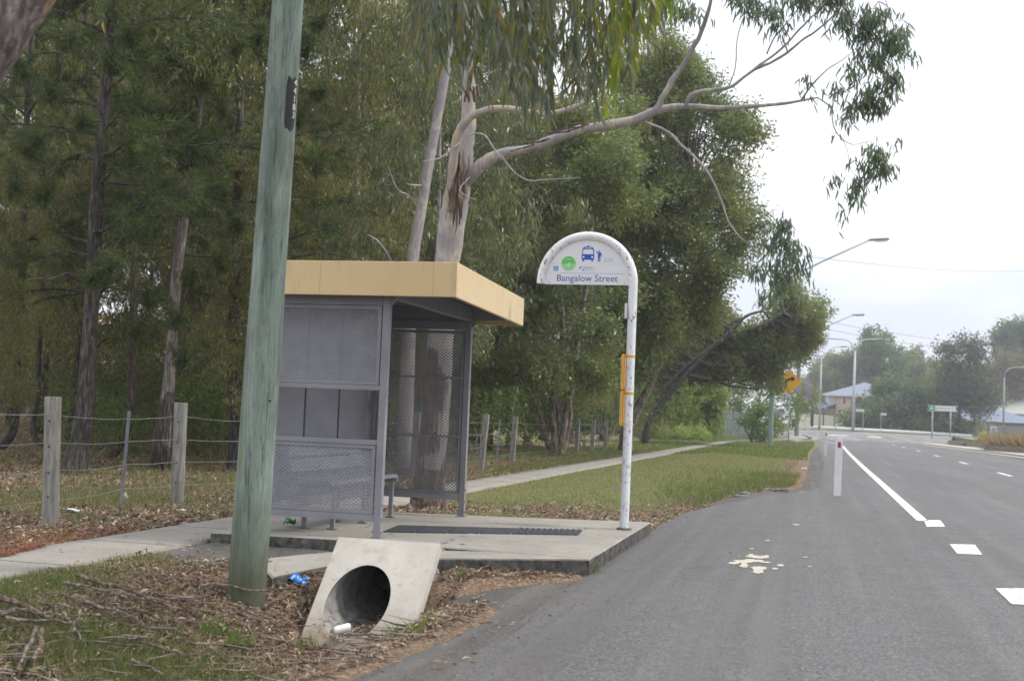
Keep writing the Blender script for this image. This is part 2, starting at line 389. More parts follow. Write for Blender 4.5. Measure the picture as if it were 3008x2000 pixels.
# dried splash of cream paint on the asphalt
CREAM = pm('dried_cream_paint', (.40, .37, .30), (.55, .51, .42), 26, .75, c3=(.14, .135, .125), s3=70, w3=(.60, .68))
BL = ((2155, 1656, 20, 5), (2186, 1651, 38, 6), (2222, 1637, 38, 6), (2250, 1636, 14, 5), (2186, 1663, 20, 9), (2215, 1648, 40, 5), (2228, 1670, 32, 7), (2226, 1681, 24, 7), (2292, 1662, 16, 4), (2247, 1653, 22, 3), (2255, 1589, 10, 2), (2208, 1613, 9, 2.4), (2172, 1636, 5, 2), (2365, 1638, 13, 1.6), (2378, 1666, 11, 2), (2340, 1542, 16, 2), (2276, 1672, 14, 4), (2206, 1632, 14, 4))
Bc = [(g(a, b_), (g(a+c, b_)-g(a-c, b_))[0]/2, (g(a, b_-d)-g(a, b_+d))[1]/2) for a, b_, c, d in BL]
hx, hy = np.arange(-.95, .75, .012), np.arange(9.8, 16.5, .02); HX, HY = np.meshgrid(hx, hy); fld = np.zeros_like(HX)
for c, rx, ry in Bc: fld = np.maximum(fld, 1.35-((HX-c[0])/rx)**2-((HY-c[1])/ry)**2)
fld = fld+.55*wob(HX*9, HY*5, 3.1)+.35*wob(HX*22, HY*12, 3.0)
ok = fld > .62; okc = ok[:-1, :-1] & ok[1:, :-1] & ok[:-1, 1:] & ok[1:, 1:]
ii = np.arange(HX.size).reshape(HX.shape); q = np.stack([ii[:-1, :-1], ii[:-1, 1:], ii[1:, 1:], ii[1:, :-1]], -1)[okc]
us, inv = np.unique(q, return_inverse=True)
mesh_np('paint_splash', np.stack([HX.ravel()[us], HY.ravel()[us], np.full(len(us), .0085)], 1), inv.reshape(-1, 4), CREAM, road)

# ------------------------------------------------------------------ footpath, slabs
def concrete(name, c1, c2, stain, c3=(.10, .095, .085), crack=0):
    t = NT(name); v = t.pos(); n1 = t.noise(v, 1.6, 6, .6); n2 = t.noise(v, 70, 5, .7); n3 = t.noise(v, 5, 6, .65)
    col = t.ramp(n1, [(.3, c1), (.7, c2)])
    col = t.mix(t.mth('MULTIPLY', t.ramp(n3, [(.48, (0, 0, 0)), (.72, (1, 1, 1))]), stain), col, c3)
    col = t.mix(.28, col, t.ramp(n2, [(.3, (.12, .11, .10)), (.7, (.62, .6, .55))]))
    return t.fin(t.bsdf(col, .85, 0, .25, n2, .35, .003))
CON_PATH = concrete('footpath_concrete', (.195, .176, .15), (.275, .252, .222), .5)
CON_SLAB = concrete('slab_concrete', (.225, .205, .176), (.31, .29, .255), .45)
t = NT('slab_edge'); v = t.pos(); nn = t.noise(v, 14, 6, .7)
col = t.ramp(nn, [(.32, (.03, .029, .027)), (.6, (.13, .125, .115)), (.75, (.28, .27, .25))]); CON_EDGE = t.fin(t.bsdf(col, .95, 0, .2, nn, .7, .012))
JOINT = pm('joint_gap', (.05, .045, .04), rough=.95)
rows = []; pj = []
py_ = np.concatenate([np.arange(2.5, 20, .12), np.arange(20, 86, 1)])
rows = np.stack([np.stack([np.full_like(py_, x)+.03*wob(py_+k*9, py_, 3.0)*(abs(k) > 1), py_, np.full_like(py_, .028)*(1 if abs(k) < 2.5 else -.6)], -1) for k, x in ((-3, -5.86), (-2, -5.85), (-1, -5.6), (0, -5.4), (1, -5.2), (2, -5.03), (3, -5.02))], 1)
fp = sheet('footpath', rows, CON_PATH)
j = MB()
for y in np.arange(3.4, 84, 1.5): j.bx(-5.84, -5.04, y, y+.014, .0285, .0295)
j.build('joint', JOINT, fp)
mid = [g(2236, 1297, .0), g(2262, 1290, .02), g(2290, 1279, .1), g(2312, 1269, .15)]
rows = []
for yy, xa, xb in ((80, -5.9, -5.0), (88, -5.3, -4.2), (96, -4.4, -2.9), (106, -3.4, -1.6), (118, -2.2, -.5), (128, -2.4, -1)):
    rows.append([(xa, yy, far_rise(xa, yy)+.05), (xb, yy, far_rise(xb, yy)+.05)])
sheet('footpath', rows, CON_PATH)
# asphalt patch between path and slab
PP = [g(*p, .0) for p in ((440, 1645), (560, 1606), (650, 1597), (785, 1590), (1000, 1598), (960, 1630), (800, 1655), (600, 1665))]
b = MB(); b.prism([(p[0], p[1]) for p in PP], AX((1, 0, 0), (0, 1, 0), (0, 0, 1)), (0, 0, -.02), .036); tag(b.build('asphalt_patch', ASPH2), kind='structure')

def slab(name, top, depth, mats, lift=None, kind='structure', label=None, cat=None, sub=10):
    """top = outline points (3-D, ccw from above); chipped edges"""
    P = np.array(top, float); pts = []
    for i in range(len(P)):
        a, b_ = P[i], P[(i+1) % len(P)]; L = np.linalg.norm(b_-a); m = max(2, int(L/.05)); nrmv = np.array([(b_-a)[1], -(b_-a)[0], 0])/L
        for k in range(m):
            jt = R.normal(0, .0035) if k else 0
            pts.append(a+(b_-a)*k/m+nrmv*jt)
    pts = np.array(pts); n = len(pts); cen = pts.mean(0)
    inn = pts+nrm(cen-pts)*.012; low = pts.copy(); low[:, 2] -= .012
    bot = low.copy(); bot[:, 2] -= depth; bot[:, :2] += nrm((pts-cen)[:, :2])*-.01*R.random((n, 1))
    m = MB(); V = np.concatenate([inn, low, bot]); F = [tuple(range(n))]; m.add(V, F, 0)
    F2 = [(i, n+i, n+(i+1) % n, (i+1) % n) for i in range(n)]; F3 = [(n+i, 2*n+i, 2*n+(i+1) % n, n+(i+1) % n) for i in range(n)]
    m.F += F2+F3; m.mi += [0]*len(F2)+[1]*len(F3)
    return m.build(name, mats)
S = .12
main = [(-4.98, 9.93, .10), (-4.43, 9.87, .115), (-3.6, 9.90, .12), (-2.4, 9.74, S), (-1.655, 9.64, S), (-1.67, 13.46, S), (-3.5, 12.95, S), (-4.98, 12.75, .11)]
ms = slab('bus_stop_slab', main, .16, [CON_SLAB, CON_EDGE]); tag(ms, kind='structure')
front = [(-1.655, 9.60, S), (-1.66, 9.635, S), (-2.4, 9.735, S-.004), (-3.3, 9.86, S-.05), (-3.75, 9.5, .05), (-4.15, 9.0, .015), (-3.95, 8.75, .0), (-3.7, 8.36, -.015), (-3.62, 8.62, .0), (-3.45, 9.0, .03), (-2.74, 9.33, .085)]
fs = slab('bus_stop_slab', front[::-1], .2, [CON_SLAB, CON_EDGE]); tag(fs, kind='structure')
# right-hand kerb island with planter beds (far side of the junction approach)
kx = [(10.75, 62), (10.72, 70.8), (10.3, 85), (9.75, 100), (9.2, 112), (9.0, 116)]
KERB = concrete('kerb_concrete', (.42, .36, .31), (.5, .45, .39), .25)
isl = [(a, b_, far_rise(a, b_)+.14) for a, b_ in kx]+[(10.4, 116.5, far_rise(10.4, 116)+.14), (13.5, 108, .14), (16, 90, .14), (17, 62, .14)]
b = MB(); b.prism([(p[0], p[1]) for p in isl], AX((1, 0, 0), (0, 1, 0), (0, 0, 1)), (0, 0, -.05), .21); tag(b.build('traffic_island', KERB, bevel=.04), kind='structure')
kb = MB()
for a, b_ in (((10.35, 62), (10.3, 70.8)), ((10.3, 70.8), (9.88, 85)), ((9.88, 85), (9.3, 100)), ((9.3, 100), (8.7, 113))): kb.bar((*a, .03), (*b_, .03), .4, .05)
tag(kb.build('kerb', concrete('gutter_concrete', (.40, .38, .34), (.52, .5, .45), .2)), kind='structure')
# small kerbed islands and kerb return at the junction
for pts_ in (((2424, 1276), (2440, 1271), (2478, 1272), (2492, 1277)), ((2546, 1275), (2560, 1271.5), (2580, 1274), (2590, 1278.5))):
    c = [aty(*p, 128 if i_ in (0, 3) else 136) for i_, p in enumerate(pts_)]; c = [np.array([p[0], p[1], float(terr(p[0], p[1]))+.05]) for p in c]; b = MB(); b.prism([(p[0], p[1]) for p in c], AX((1, 0, 0), (0, 1, 0), (0, 0, 1)), (0, 0, c[0][2]-.1), .24)
    tag(b.build('kerb', pm('white_kerb', (.68, .67, .64), (.75, .74, .7), 3), bevel=.03), kind='structure')
c = [np.array([x_, y_, float(far_rise(x_, y_))]) for x_, y_ in ((-1.5, 92), (-1.0, 101), (-.1, 104), (.1, 118), (-.9, 127))]
b = MB()
for a, d in zip(c[:-1], c[1:]): b.bar(a+[0, 0, .06], d+[0, 0, .06], .45, .16)
tag(b.build('kerb', CON_PATH), kind='structure')

# ------------------------------------------------------------------ tactile strip set in the slab (tiles: four plain pads and a ribbed one)
RUB = pm('dark_rubber', (.028, .031, .04), (.05, .054, .064), 30, .7, bump=.2)
ti = thing('tactile_strip', 'dark grey tactile paving strip with ribbed end tile on the slab', 'tactile paving', (-2.9, 11.3, .124))
A0 = g(1123, 1562, S); B0 = g(1168, 1543.5, S); A1 = g(1698, 1572, S); B1 = g(1712, 1557, S)
def tl(u, v, dz=0): P = (A0*(1-u)+A1*u)*(1-v)+(B0*(1-u)+B1*u)*v; P = P.copy(); P[2] = S+dz; return P
for k in range(4):
    u0, u1 = k*.162+.004, (k+1)*.162-.004; m = MB()
    q = [tl(u0, 0), tl(u1, 0), tl(u1, 1), tl(u0, 1)]; m.prism([(p[0], p[1]) for p in q], AX((1, 0, 0), (0, 1, 0), (0, 0, 1)), (0, 0, S-.002), .009)
    m.build('tile', RUB, ti)
m = MB()
for k in range(11):
    u0 = .655+k*.0315; q = [tl(u0, 0), tl(u0+.019, 0), tl(u0+.019, 1), tl(u0, 1)]
    m.prism([(p[0], p[1]) for p in q], AX((1, 0, 0), (0, 1, 0), (0, 0, 1)), (0, 0, S-.002), .014)
q = [tl(.652, 0), tl(1, 0), tl(1, 1), tl(.652, 1)]; m.prism([(p[0], p[1]) for p in q], AX((1, 0, 0), (0, 1, 0), (0, 0, 1)), (0, 0, S-.002), .005)
m.build('ribbed_tile', RUB, ti)
# ------------------------------------------------------------------ bus shelter
LAV = pm('grey_lilac_paint', (.215, .218, .240), (.255, .258, .280), 5, .5, spec=.35, c3=(.16, .16, .18), s3=40, w3=(.66, .75))
LAVD = pm('grey_lilac_sheet', (.24, .243, .272), (.29, .292, .318), 2.5, .55, bump=.5, bscale=90, bdist=.004, stretch=(1, 1, 1.7))
MESHM = pm('grey_mesh_metal', (.215, .218, .240), (.26, .263, .285), 8, .5)
FASC = pm('cream_fascia_paint', (.62, .465, .245), (.67, .51, .285), 1.5, .42, spec=.4, c3=(.50, .375, .205), s3=11, w3=(.54, .80), stretch=(1, 1, .22))
CEIL = pm('ceiling_sheet', (.30, .30, .32), (.36, .36, .38), 3, .6)
X0, X1 = -4.63, -3.55                                      # back / front of the frame
YN, YF = 10.12, 12.76
ZS = .12
sh = thing('bus_shelter', 'grey mesh-walled bus shelter with a flat cream roof on the concrete slab', 'bus shelter', (-4.2, 11.4, .12))
# roof: cream fascia box, closed on top, sheet ceiling inside
C0 = aty(1344, 771, 9.93); C1 = aty(1541, 852, 13.05); zt = 2.435; zb_ = 2.145
xa0, xa1 = C0[0], C1[0]; xb = -4.68; ya, yb = 9.93, 13.05
roof = MB()
oc = [(xb, ya), (xa0, ya), (xa1, yb), (xb-.03, yb)]
th = .035
ic = [(xb+th, ya+th), (xa0-th, ya+th), (xa1-th, yb-th), (xb-.03+th, yb-th)]
V = [(x, y, zb_) for x, y in oc]+[(x, y, zt) for x, y in oc]+[(x, y, zb_) for x, y in ic]+[(x, y, zt-.03) for x, y in ic]
F = [(4, 5, 6, 7), (15, 14, 13, 12)]
for i in range(4):
    k = (i+1) % 4; F += [(i, k, 4+k, 4+i), (8+k, 8+i, 12+i, 12+k), (k, i, 8+i, 8+k)]
roof.add(V, F); ro = roof.build('roof', FASC, sh, bevel=.006)
for k, (a_, c_) in enumerate(((-4.1, -4.0965), (-3.1, -3.0965))):
    jn = MB(); jn.bx(a_, c_, ya-.0012, ya+.001, zb_+.004, zt-.004); jn.build('sheet_joint', pm('fascia_seam', (.46, .345, .185), rough=.6) if k == 0 else bpy.data.materials['fascia_seam'], ro)  # thin joint strips, slightly darker than the fascia paint
rv = MB()
for a_ in (-4.14, -4.05, -3.14, -3.05): 
    for z_ in (zb_+.03, zt-.03): rv.lathe([(.006, 0), (.005, .003)], (a_, ya, z_), 8, (0, -1, 0))
rv.build('rivets', FASC, ro)
cl = MB(); cl.bx(xb+.05, xa1-.05, ya+.05, yb-.05, 2.325, 2.345)
for k in range(16):
    yy = ya+.14+k*.19; cl.bx(xb+.06, xa1-.06, yy, yy+.03, 2.312, 2.3245)
cl.build('ceiling', CEIL, ro)
bmz = MB()
bmz.bx(X1-.06, X1+.02, YN-.02, YF+.06, 2.16, 2.31); bmz.bx(X0-.02, X0+.05, YN, YF, 2.16, 2.31)
bmz.build('eaves_beam', LAV, ro, bevel=.006)
for yy in (YN, YF):
    m = MB(); m.prism([(0, 0), (.44, .03), (.44, .08), (.05, .15), (-1.1, .15), (-1.1, .0)], AX((1, 0, 0), (0, 0, 1), (0, 1, 0)), (X1+.045, yy-.024, 2.158), .048)
    m.build('rafter', LAV, ro, bevel=.004)
pw = .062
for x, y in ((X1, YN), (X1-.01, YF), (X0, YN), (X0, YF)):
    m = MB(); m.bx(x-pw/2, x+pw/2, y-pw/2, y+pw/2, ZS+.006, 2.158)
    p_ = m.build('post', LAV, sh, bevel=.005)
    f = MB(); f.bx(x-.05, x+.05, y-.05, y+.05, ZS, ZS+.008)
    for zz in (.05, .16, .28): f.lathe([(.011, 0), (.011, .012), (.006, .016)], (x+pw/2, y-.012, ZS+zz), 6, (1, 0, 0)); f.lathe([(.011, 0), (.011, .012), (.006, .016)], (x-pw/2, y-.012, ZS+zz), 6, (-1, 0, 0))
    f.build('foot_plate', LAV, p_)
def expanded(mb, x0, x1, z0, z1, y, pw_, ph, sw, ax=0, tilt=.5, th=.006):
    """expanded-metal sheet as real strands: zigzag ribbons bonded at the knuckles"""
    nr = int(round((z1-z0)/ph)); ncol = int(round((x1-x0)/pw_)); ph = (z1-z0)/nr; pw2 = (x1-x0)/ncol
    for r in range(nr+1):
        zc = z0+r*ph; us = []; zs = []
        for c in range(ncol*2+1):
            ph_ = 1 if (c+r) % 2 == 0 else -1; u = x0+c*pw2/2; w = .16*pw2
            for uu in ((u-w), (u+w)): us.append(min(max(uu, x0), x1)); zs.append(zc+ph_*(ph*.5-sw*.5))
        us = np.array(us); zs = np.clip(np.array(zs), z0, z1); n = len(us); dy = tilt*sw
        A = []
        for dz, dd in ((-sw/2, -dy/2), (sw/2, dy/2), (sw/2, dy/2+th), (-sw/2, -dy/2+th)):
            if ax == 0: A.append(np.stack([us, np.full(n, y)+dd, zs+dz], 1))
            else: A.append(np.stack([np.full(n, y)+dd, us, zs+dz], 1))
        V = np.concatenate(A); F = []
        for i in range(n-1):
            if us[i+1]-us[i] < 1e-6: continue
            for k in range(4):
                l = (k+1) % 4; F.append((k*n+i, k*n+i+1, l*n+i+1, l*n+i))
        mb.add(V, F)
def frame_rect(mb, a0, a1, z0, z1, y, w=.032, d=.03, ax=0):
    def bx(u0, u1, c0, c1):
        if ax == 0: mb.bx(u0, u1, y-d/2, y+d/2, c0, c1)
        else: mb.bx(y-d/2, y+d/2, u0, u1, c0, c1)
    bx(a0, a1, z0, z0+w); bx(a0, a1, z1-w, z1); bx(a0, a0+w, z0+w, z1-w); bx(a1-w, a1, z0+w, z1-w)
xi0, xi1 = X0+pw/2+.002, X1-pw/2-.002
def rails(parent, zs_, y, ax=0, name='rail', h=.045):
    for z in zs_:
        m = MB()
        if ax == 0: m.bx(xi0, xi1, y-.022, y+.022, z-h/2, z+h/2)
        m.build(name, LAV, parent, bevel=.004)
ep = MB(); frame_rect(ep, xi0+.01, xi1-.012, 1.40, 2.075, YN); epo = ep.build('end_panel', LAV, sh, bevel=.003)
m = MB(); expanded(m, xi0+.04, xi1-.042, 1.43, 2.045, YN-.004, .042, .0150, .0122); m.build('mesh_sheet', MESHM, epo)
ep = MB(); frame_rect(ep, xi0+.01, xi1-.012, .315, .895, YN); epo = ep.build('end_panel', LAV, sh, bevel=.003)
m = MB(); expanded(m, xi0+.04, xi1-.042, .345, .866, YN-.004, .042, .0150, .0106); m.build('mesh_sheet', MESHM, epo)
for z, h in ((2.118, .078), (1.377, .04), (.917, .04), (.285, .055)):
    m = MB(); m.bx(xi0, xi1, YN-.024, YN+.024, z-h/2, z+h/2); m.build('rail', LAV, sh, bevel=.004)
m = MB(); m.prism([(0, 0), (.06, .06), (0, .06)], AX((1, 0, 0), (0, 0, 1), (0, 1, 0)), (X1+pw/2, YN-.02, 2.085), .04); m.build('gusset', LAV, sh)
m = MB(); m.prism([(0, 0), (.06, .06), (0, .06)], AX((1, 0, 0), (0, 0, 1), (0, 1, 0)), (X1+pw/2-.01, YF-.02, 2.085), .04); m.build('gusset', LAV, sh)
ep = MB(); frame_rect(ep, xi0+.005, xi1-.016, .345, 2.06, YF, .03); epo = ep.build('end_panel', LAV, sh, bevel=.003)
m = MB(); expanded(m, xi0+.03, xi1-.05, .375, 2.03, YF-.004, .042, .0150, .0094, tilt=-.7); m.build('mesh_sheet', MESHM, epo)
for z, h, w in ((2.112, .09, .024), (1.56, .022, .014), (.945, .022, .014), (.315, .055, .024)):
    m = MB(); m.bx(xi0, xi1-.01, YF-w-.016, YF+w-.016, z-h/2, z+h/2); m.build('rail', LAV, sh, bevel=.004)
# back wall: four sheet bays with dark joint strips
wb = MB(); DARK = pm('joint_strip', (.09, .09, .105), rough=.6)
nb = 3; yw = np.linspace(YN+pw/2+.003, YF-pw/2-.003, nb+1)
for k in range(nb):
    m = MB(); m.bx(X0-.012, X0-.004, yw[k]+.012, yw[k+1]-.012, .40, 2.13); bp = m.build('back_panel', LAVD, sh)
for k in range(1, nb):
    m = MB(); m.bx(X0-.02, X0+.004, yw[k]-.0115, yw[k]+.0115, .36, 2.14); m.build('joint_strip', DARK, sh)
for z in (.37, 1.25, 2.15):
    m = MB(); m.bx(X0-.05, X0-.021, yw[0], yw[-1], z-.03, z+.03); m.build('back_rail', LAV, sh)

# bench standing in the shelter
ALU = pm('grey_aluminium', (.34, .35, .39), (.42, .43, .47), 3, .38, metal=.25, spec=.5)
be = thing('bench', 'grey aluminium bench with a backrest inside the bus shelter', 'bench', (-4.45, 11.45, .12))
by0, by1 = 10.42, 12.24
m = MB()
for k in range(3): m.bx(-4.50+k*.135, -4.375+k*.135, by0, by1, .515, .55)
m.build('seat', ALU, be, bevel=.006)
m = MB()
for k in range(2): m.box((-4.50-.03*k, (by0+by1)/2, .67+k*.135), (.03, by1-by0, .115), np.array(Matrix.Rotation(-.18, 3, 'Y')))
m.build('backrest', ALU, be, bevel=.006)
for yy in (10.62, 11.4, 12.2):
    m = MB()
    for x in (-4.42, -4.15): m.bx(x-.02, x+.02, yy-.02, yy+.02, ZS+.008, .48)
    m.bx(-4.52, -4.09, yy-.022, yy+.022, .48, .514); m.bar((-4.5, yy, .5), (-4.55, yy, .86), .03, .03, (0, 1, 0))
    for x in (-4.42, -4.15): m.bx(x-.045, x+.045, yy-.04, yy+.04, ZS, ZS+.0078)
    m.build('leg', LAV, be, bevel=.004)

# ------------------------------------------------------------------ bus stop sign
t = NT('scuffed_white_paint'); v = t.pos(); sc_ = t.noise(t.pos((1, 1, .45)), 46, 5, .75)
zz = t.n('ShaderNodeSeparateXYZ'); t.l(v, zz.inputs[0])
band = t.ramp(t.noise(t.pos((.001, .001, 1)), 3.1, 2), [(.42, (0, 0, 0)), (.54, (1, 1, 1))])
col = t.ramp(t.noise(v, 5, 5), [(.3, (.66, .68, .72)), (.7, (.78, .79, .82))])
col = t.mix(t.mth('MULTIPLY', t.ramp(sc_, [(.55, (0, 0, 0)), (.60, (1, 1, 1))]), band), col, (.10, .10, .12)); WPOLE = t.fin(t.bsdf(col, .35, 0, .5))
b0 = g(1833, 1555, S); bsx, bsy = b0[0], b0[1]
st_ = thing('bus_stop_sign', 'white hooped bus stop sign reading Bangalow Street at the slab edge', 'bus stop sign', (bsx, bsy, S))
rp = .044; zc = 2.43+.12-.005; RO = .4675
pts = [(bsx, bsy, S+.002), (bsx+.004, bsy, 1.0), (bsx+.006, bsy, 1.8), (bsx+.008, bsy, zc-.02)]
cx = bsx+.008-RO+.0
pts += [(cx+RO*math.cos(a), bsy, zc+RO*math.sin(a)) for a in np.linspace(.02, math.pi, 40)]+[(cx-RO, bsy, zc-.015)]
m = MB(); m.tube(pts, rp, 20); pole = m.build('pole', WPOLE, st_, auto=50)
m = MB(); m.lathe([(.075, 0), (.075, .012), (.05, .02)], (bsx, bsy, S), 20); m.build('base_collar', CON_EDGE, st_)
ri = RO-rp+.012; zp0 = zc-.022
pan = [(-ri, zp0-zc)]+[(ri*math.cos(a), ri*math.sin(a)) for a in np.linspace(math.pi-.001, .001, 48)]+[(ri, zp0-zc)]
SIGNW = pm('sign_white', (.66, .67, .71), (.70, .71, .75), 2, .4, c3=(.55, .55, .56), s3=18, w3=(.66, .8))
m = MB(); m.prism(pan, XZ, (cx, bsy+.006, zc), .012); panel = m.build('panel', SIGNW, st_)
BLUE = pm('sign_blue', (.012, .085, .42), (.018, .10, .47), 20, .45); INK = pm('sign_ink_blue', (.035, .06, .26), (.05, .08, .31), 30, .45)
GREEN = pm('sign_green', (.09, .47, .09), (.12, .53, .12), 20, .45); PGREEN = pm('sign_pale_green', (.22, .55, .24), (.28, .6, .3), 20, .5)
PBLUE = pm('sign_faded_blue', (.26, .37, .56), (.34, .44, .6), 40, .5); CYAN = pm('sign_square_blue', (.03, .22, .55), (.06, .30, .62), 60, .5); LINEG = pm('sign_line_green', (.42, .58, .46), rough=.5)
KX = .000462*1.0; ydf = bsy-.0062
def sx(c): return cx+(c-1172)*KX
def sz(c): return zp0+(1190-c)*KX
def flat(name, poly, mat, layer=1, parent=None):
    m = MB(); m.prism([(sx(a), sz(b_)) for a, b_ in poly], XZ, (0, ydf, 0), .0006*layer); return m.build(name, mat, parent or panel)
def circ(c, r, n=28, a0=0, a1=2*math.pi): return [(c[0]+r*math.cos(a), c[1]-r*math.sin(a)) for a in np.linspace(a0, a1, n, endpoint=a1-a0 < 6.2)]
# bus pictogram
bus = MB()
def addf(mb, poly, layer=1): mb.prism([(sx(a), sz(b_)) for a, b_ in poly], XZ, (0, ydf, 0), .0006*layer)
body = [(1040, 640), (1038, 560), (1052, 430), (1058, 400), (1075, 378), (1120, 364), (1172, 360), (1226, 364), (1278, 378), (1300, 400), (1306, 430), (1316, 560), (1314, 640), (1308, 650), (1048, 650)]
addf(bus, body); addf(bus, [(1060, 650), (1060, 680), (1066, 690), (1090, 690), (1096, 680), (1096, 650)]); addf(bus, [(1255, 650), (1255, 680), (1261, 690), (1284, 690), (1290, 680), (1290, 650)])
addf(bus, [(1160, 335), (1190, 335), (1190, 362), (1160, 362)])
pic = bus.build('bus_pictogram', BLUE, panel)
w_ = MB(); addf(w_, [(1060, 527), (1076, 424), (1278, 424), (1294, 527)], 2); addf(w_, [(1110, 402), (1122, 388), (1244, 388), (1254, 402)], 2); addf(w_, circ((1079, 590), 21), 2); addf(w_, circ((1272, 590), 21), 2)
w_.build('bus_window', SIGNW, pic)
pp = MB(); addf(pp, circ((1427, 458), 17)); addf(pp, [(1340, 455), (1352, 448), (1400, 484), (1450, 484), (1466, 497), (1484, 575), (1470, 582), (1458, 545), (1452, 560), (1452, 690), (1430, 690), (1428, 590), (1420, 590), (1414, 690), (1392, 690), (1396, 520)])
pp.build('passenger_pictogram', BLUE, panel)
flat('zone_disc', circ((755, 735), 160, 40), PGREEN, 1); flat('zone_disc_top', circ((755, 735), 160, 24, 0, math.pi), GREEN, 2)
sq = flat('square_emblem', [(425, 795), (532, 795), (532, 897), (425, 897)], CYAN, 1)
PALE = pm('sign_pale_mark', (.62, .70, .82), rough=.5)
e_ = MB(); addf(e_, [(432, 868), (525, 868), (525, 876), (432, 876)], 2); addf(e_, [(470, 850), (480, 812), (492, 850)], 2); addf(e_, [(436, 852), (462, 836), (462, 856)], 2); e_.build('emblem_mark', PALE, sq)
for y0, xs_, mt in ((742, ((395, 580), (1390, 1922)), LINEG), (940, ((345, 386), (575, 2005)), INK)):
    for a, d in xs_: flat('rule_line', [(a, y0), (d, y0+4*(y0 > 900)), (d, y0+5+4*(y0 > 900)), (a, y0+5)], mt)
def txt(name, s, size_px, xpx, ypx, mat, layer=2, width=1.0, align='LEFT'):
    return text_mesh(name, s, size_px*KX, (sx(xpx), ydf-.0006*layer, sz(ypx)), XZ, mat, panel, .0004, align, width)
txt('street_name', 'Bangalow Street', 205, 497, 1118, INK, 1, 1.0)
txt('zone_number', '4', 165, 715, 815, PALE, 4); txt('zone_word', 'zone', 52, 690, 650, PALE, 4, 1.15)
txt('notice_text', 'bus stop', 58, 1526, 640, PBLUE, 1, 1.0); txt('notice_text', 'hail driver', 58, 1530, 695, PBLUE, 1, .9)
txt('operator_text', 'TRANS', 50, 1078, 840, BLUE, 1, 1.15); txt('operator_text', 'Link', 50, 1240, 840, PBLUE, 1, 1.15); txt('phone_text', 'call 13 12 30', 44, 1112, 888, PBLUE, 1, .95)
flat('phone_icon', [(1070, 858), (1100, 858), (1100, 888), (1070, 888)], INK)
lg = MB()
for a0 in (.6, .6+math.pi):
    arc = [(1022+34*math.cos(a)*(1.0), 820-27*math.sin(a)-.35*34*math.cos(a)) for a in np.linspace(a0, a0+2.6, 14)]; arc2 = [(1022+18*math.cos(a), 820-13*math.sin(a)-.35*18*math.cos(a)) for a in np.linspace(a0+2.6, a0, 14)]
    addf(lg, arc+arc2)
lg.build('operator_logo', BLUE, panel)
scw = MB()
for a, d in ((335, 1140), (2000, 1150), (1180, 345)): addf(scw, circ((a, d), 10, 10), 4)
scw.build('screw', CON_EDGE, panel)
# yellow timetable cases seen edge-on, white bracket plate
YEL = pm('yellow_plastic', (.62, .31, .018), (.70, .36, .03), 5, .45); WPL = pm('white_plate', (.6, .6, .6), (.68, .68, .66), 4, .5, c3=(.3, .12, .05), s3=30, w3=(.68, .72))
def hz(y): # height on the pole for an image row
    lo = .1
    for z in np.linspace(.1, 3, 600):
        d = np.array([bsx, bsy, z])-CC; py = H0/2-F0*(d@CU)/(d@CW)
        if py <= y: return z
for ya_, yb_ in ((1042, 1145), (1150, 1252)):
    z1, z0 = hz(ya_), hz(yb_); ca = MB()
    ca.box((bsx-rp-.016, bsy+.05, (z0+z1)/2), (.02, .24, z1-z0)); cz = ca.build('timetable_case', YEL, st_, bevel=.005)
    k = MB(); k.box((bsx-rp-.030, bsy+.05, (z0+z1)/2), (.006, .21, (z1-z0)*.9)); k.build('timetable_back', WPL, cz)
    for zz_ in (z0+.02, z1-.02): k = MB(); k.lathe([(rp+.004, -.012), (rp+.004, .012)], (bsx+.004, bsy, zz_), 18); k.build('clamp_band', YEL if zz_ > z0+.1 else WPL, cz)
z1, z0 = hz(893), hz(937); ca = MB(); ca.box((bsx-rp-.008, bsy-.0, (z0+z1)/2), (.022, .09, z1-z0)); ca.build('bracket_plate', WPL, st_, bevel=.003)

# ------------------------------------------------------------------ utility pole beside the culvert
t = NT('green_treated_timber'); v = t.pos((1, 1, .10), True); n1 = t.noise(v, 7, 6, .6, .4); n2 = t.noise(t.pos((1, 1, .03), True), 34, 5, .7); n3 = t.noise(t.pos((1, 1, .6), True), 3.2, 4)
col = t.ramp(n1, [(.3, (.135, .175, .152)), (.48, (.205, .26, .225)), (.7, (.32, .385, .34))])
col = t.mix(t.mth('MULTIPLY', t.ramp(n3, [(.52, (0, 0, 0)), (.7, (1, 1, 1))]), .65), col, (.12, .125, .10))
col = t.mix(t.mth('MULTIPLY', t.ramp(n2, [(.54, (0, 0, 0)), (.64, (1, 1, 1))]), .6), col, (.06, .075, .062))
n4 = t.noise(t.pos((1, 1, .05), True), 95, 4, .8); col = t.mix(t.mth('MULTIPLY', t.ramp(n4, [(.36, (1, 1, 1)), (.46, (0, 0, 0))]), .55), col, (.045, .055, .048)); n5 = t.noise(t.pos((1, 1, .35), True), 16, 5, .75); col = t.mix(t.mth('MULTIPLY', t.ramp(n5, [(.55, (0, 0, 0)), (.68, (1, 1, 1))]), .35), col, (.34, .40, .36))
sz3 = t.n('ShaderNodeSeparateXYZ'); tc = t.n('ShaderNodeTexCoord'); t.l(tc.outputs['Object'], sz3.inputs[0])
low = t.ramp(sz3.outputs['Z'], [(.1, (1, 1, 1)), (.75, (0, 0, 0))]); col = t.mix(t.mth('MULTIPLY', low, .75), col, (.085, .088, .045))
lich = t.mth('MULTIPLY', t.ramp(t.noise(t.pos((1, 1, .5), True), 9, 5, .7), [(.5, (0, 0, 0)), (.62, (1, 1, 1))]), t.ramp(sz3.outputs['X'], [(0, (1, 1, 1)), (.02, (0, 0, 0))]))
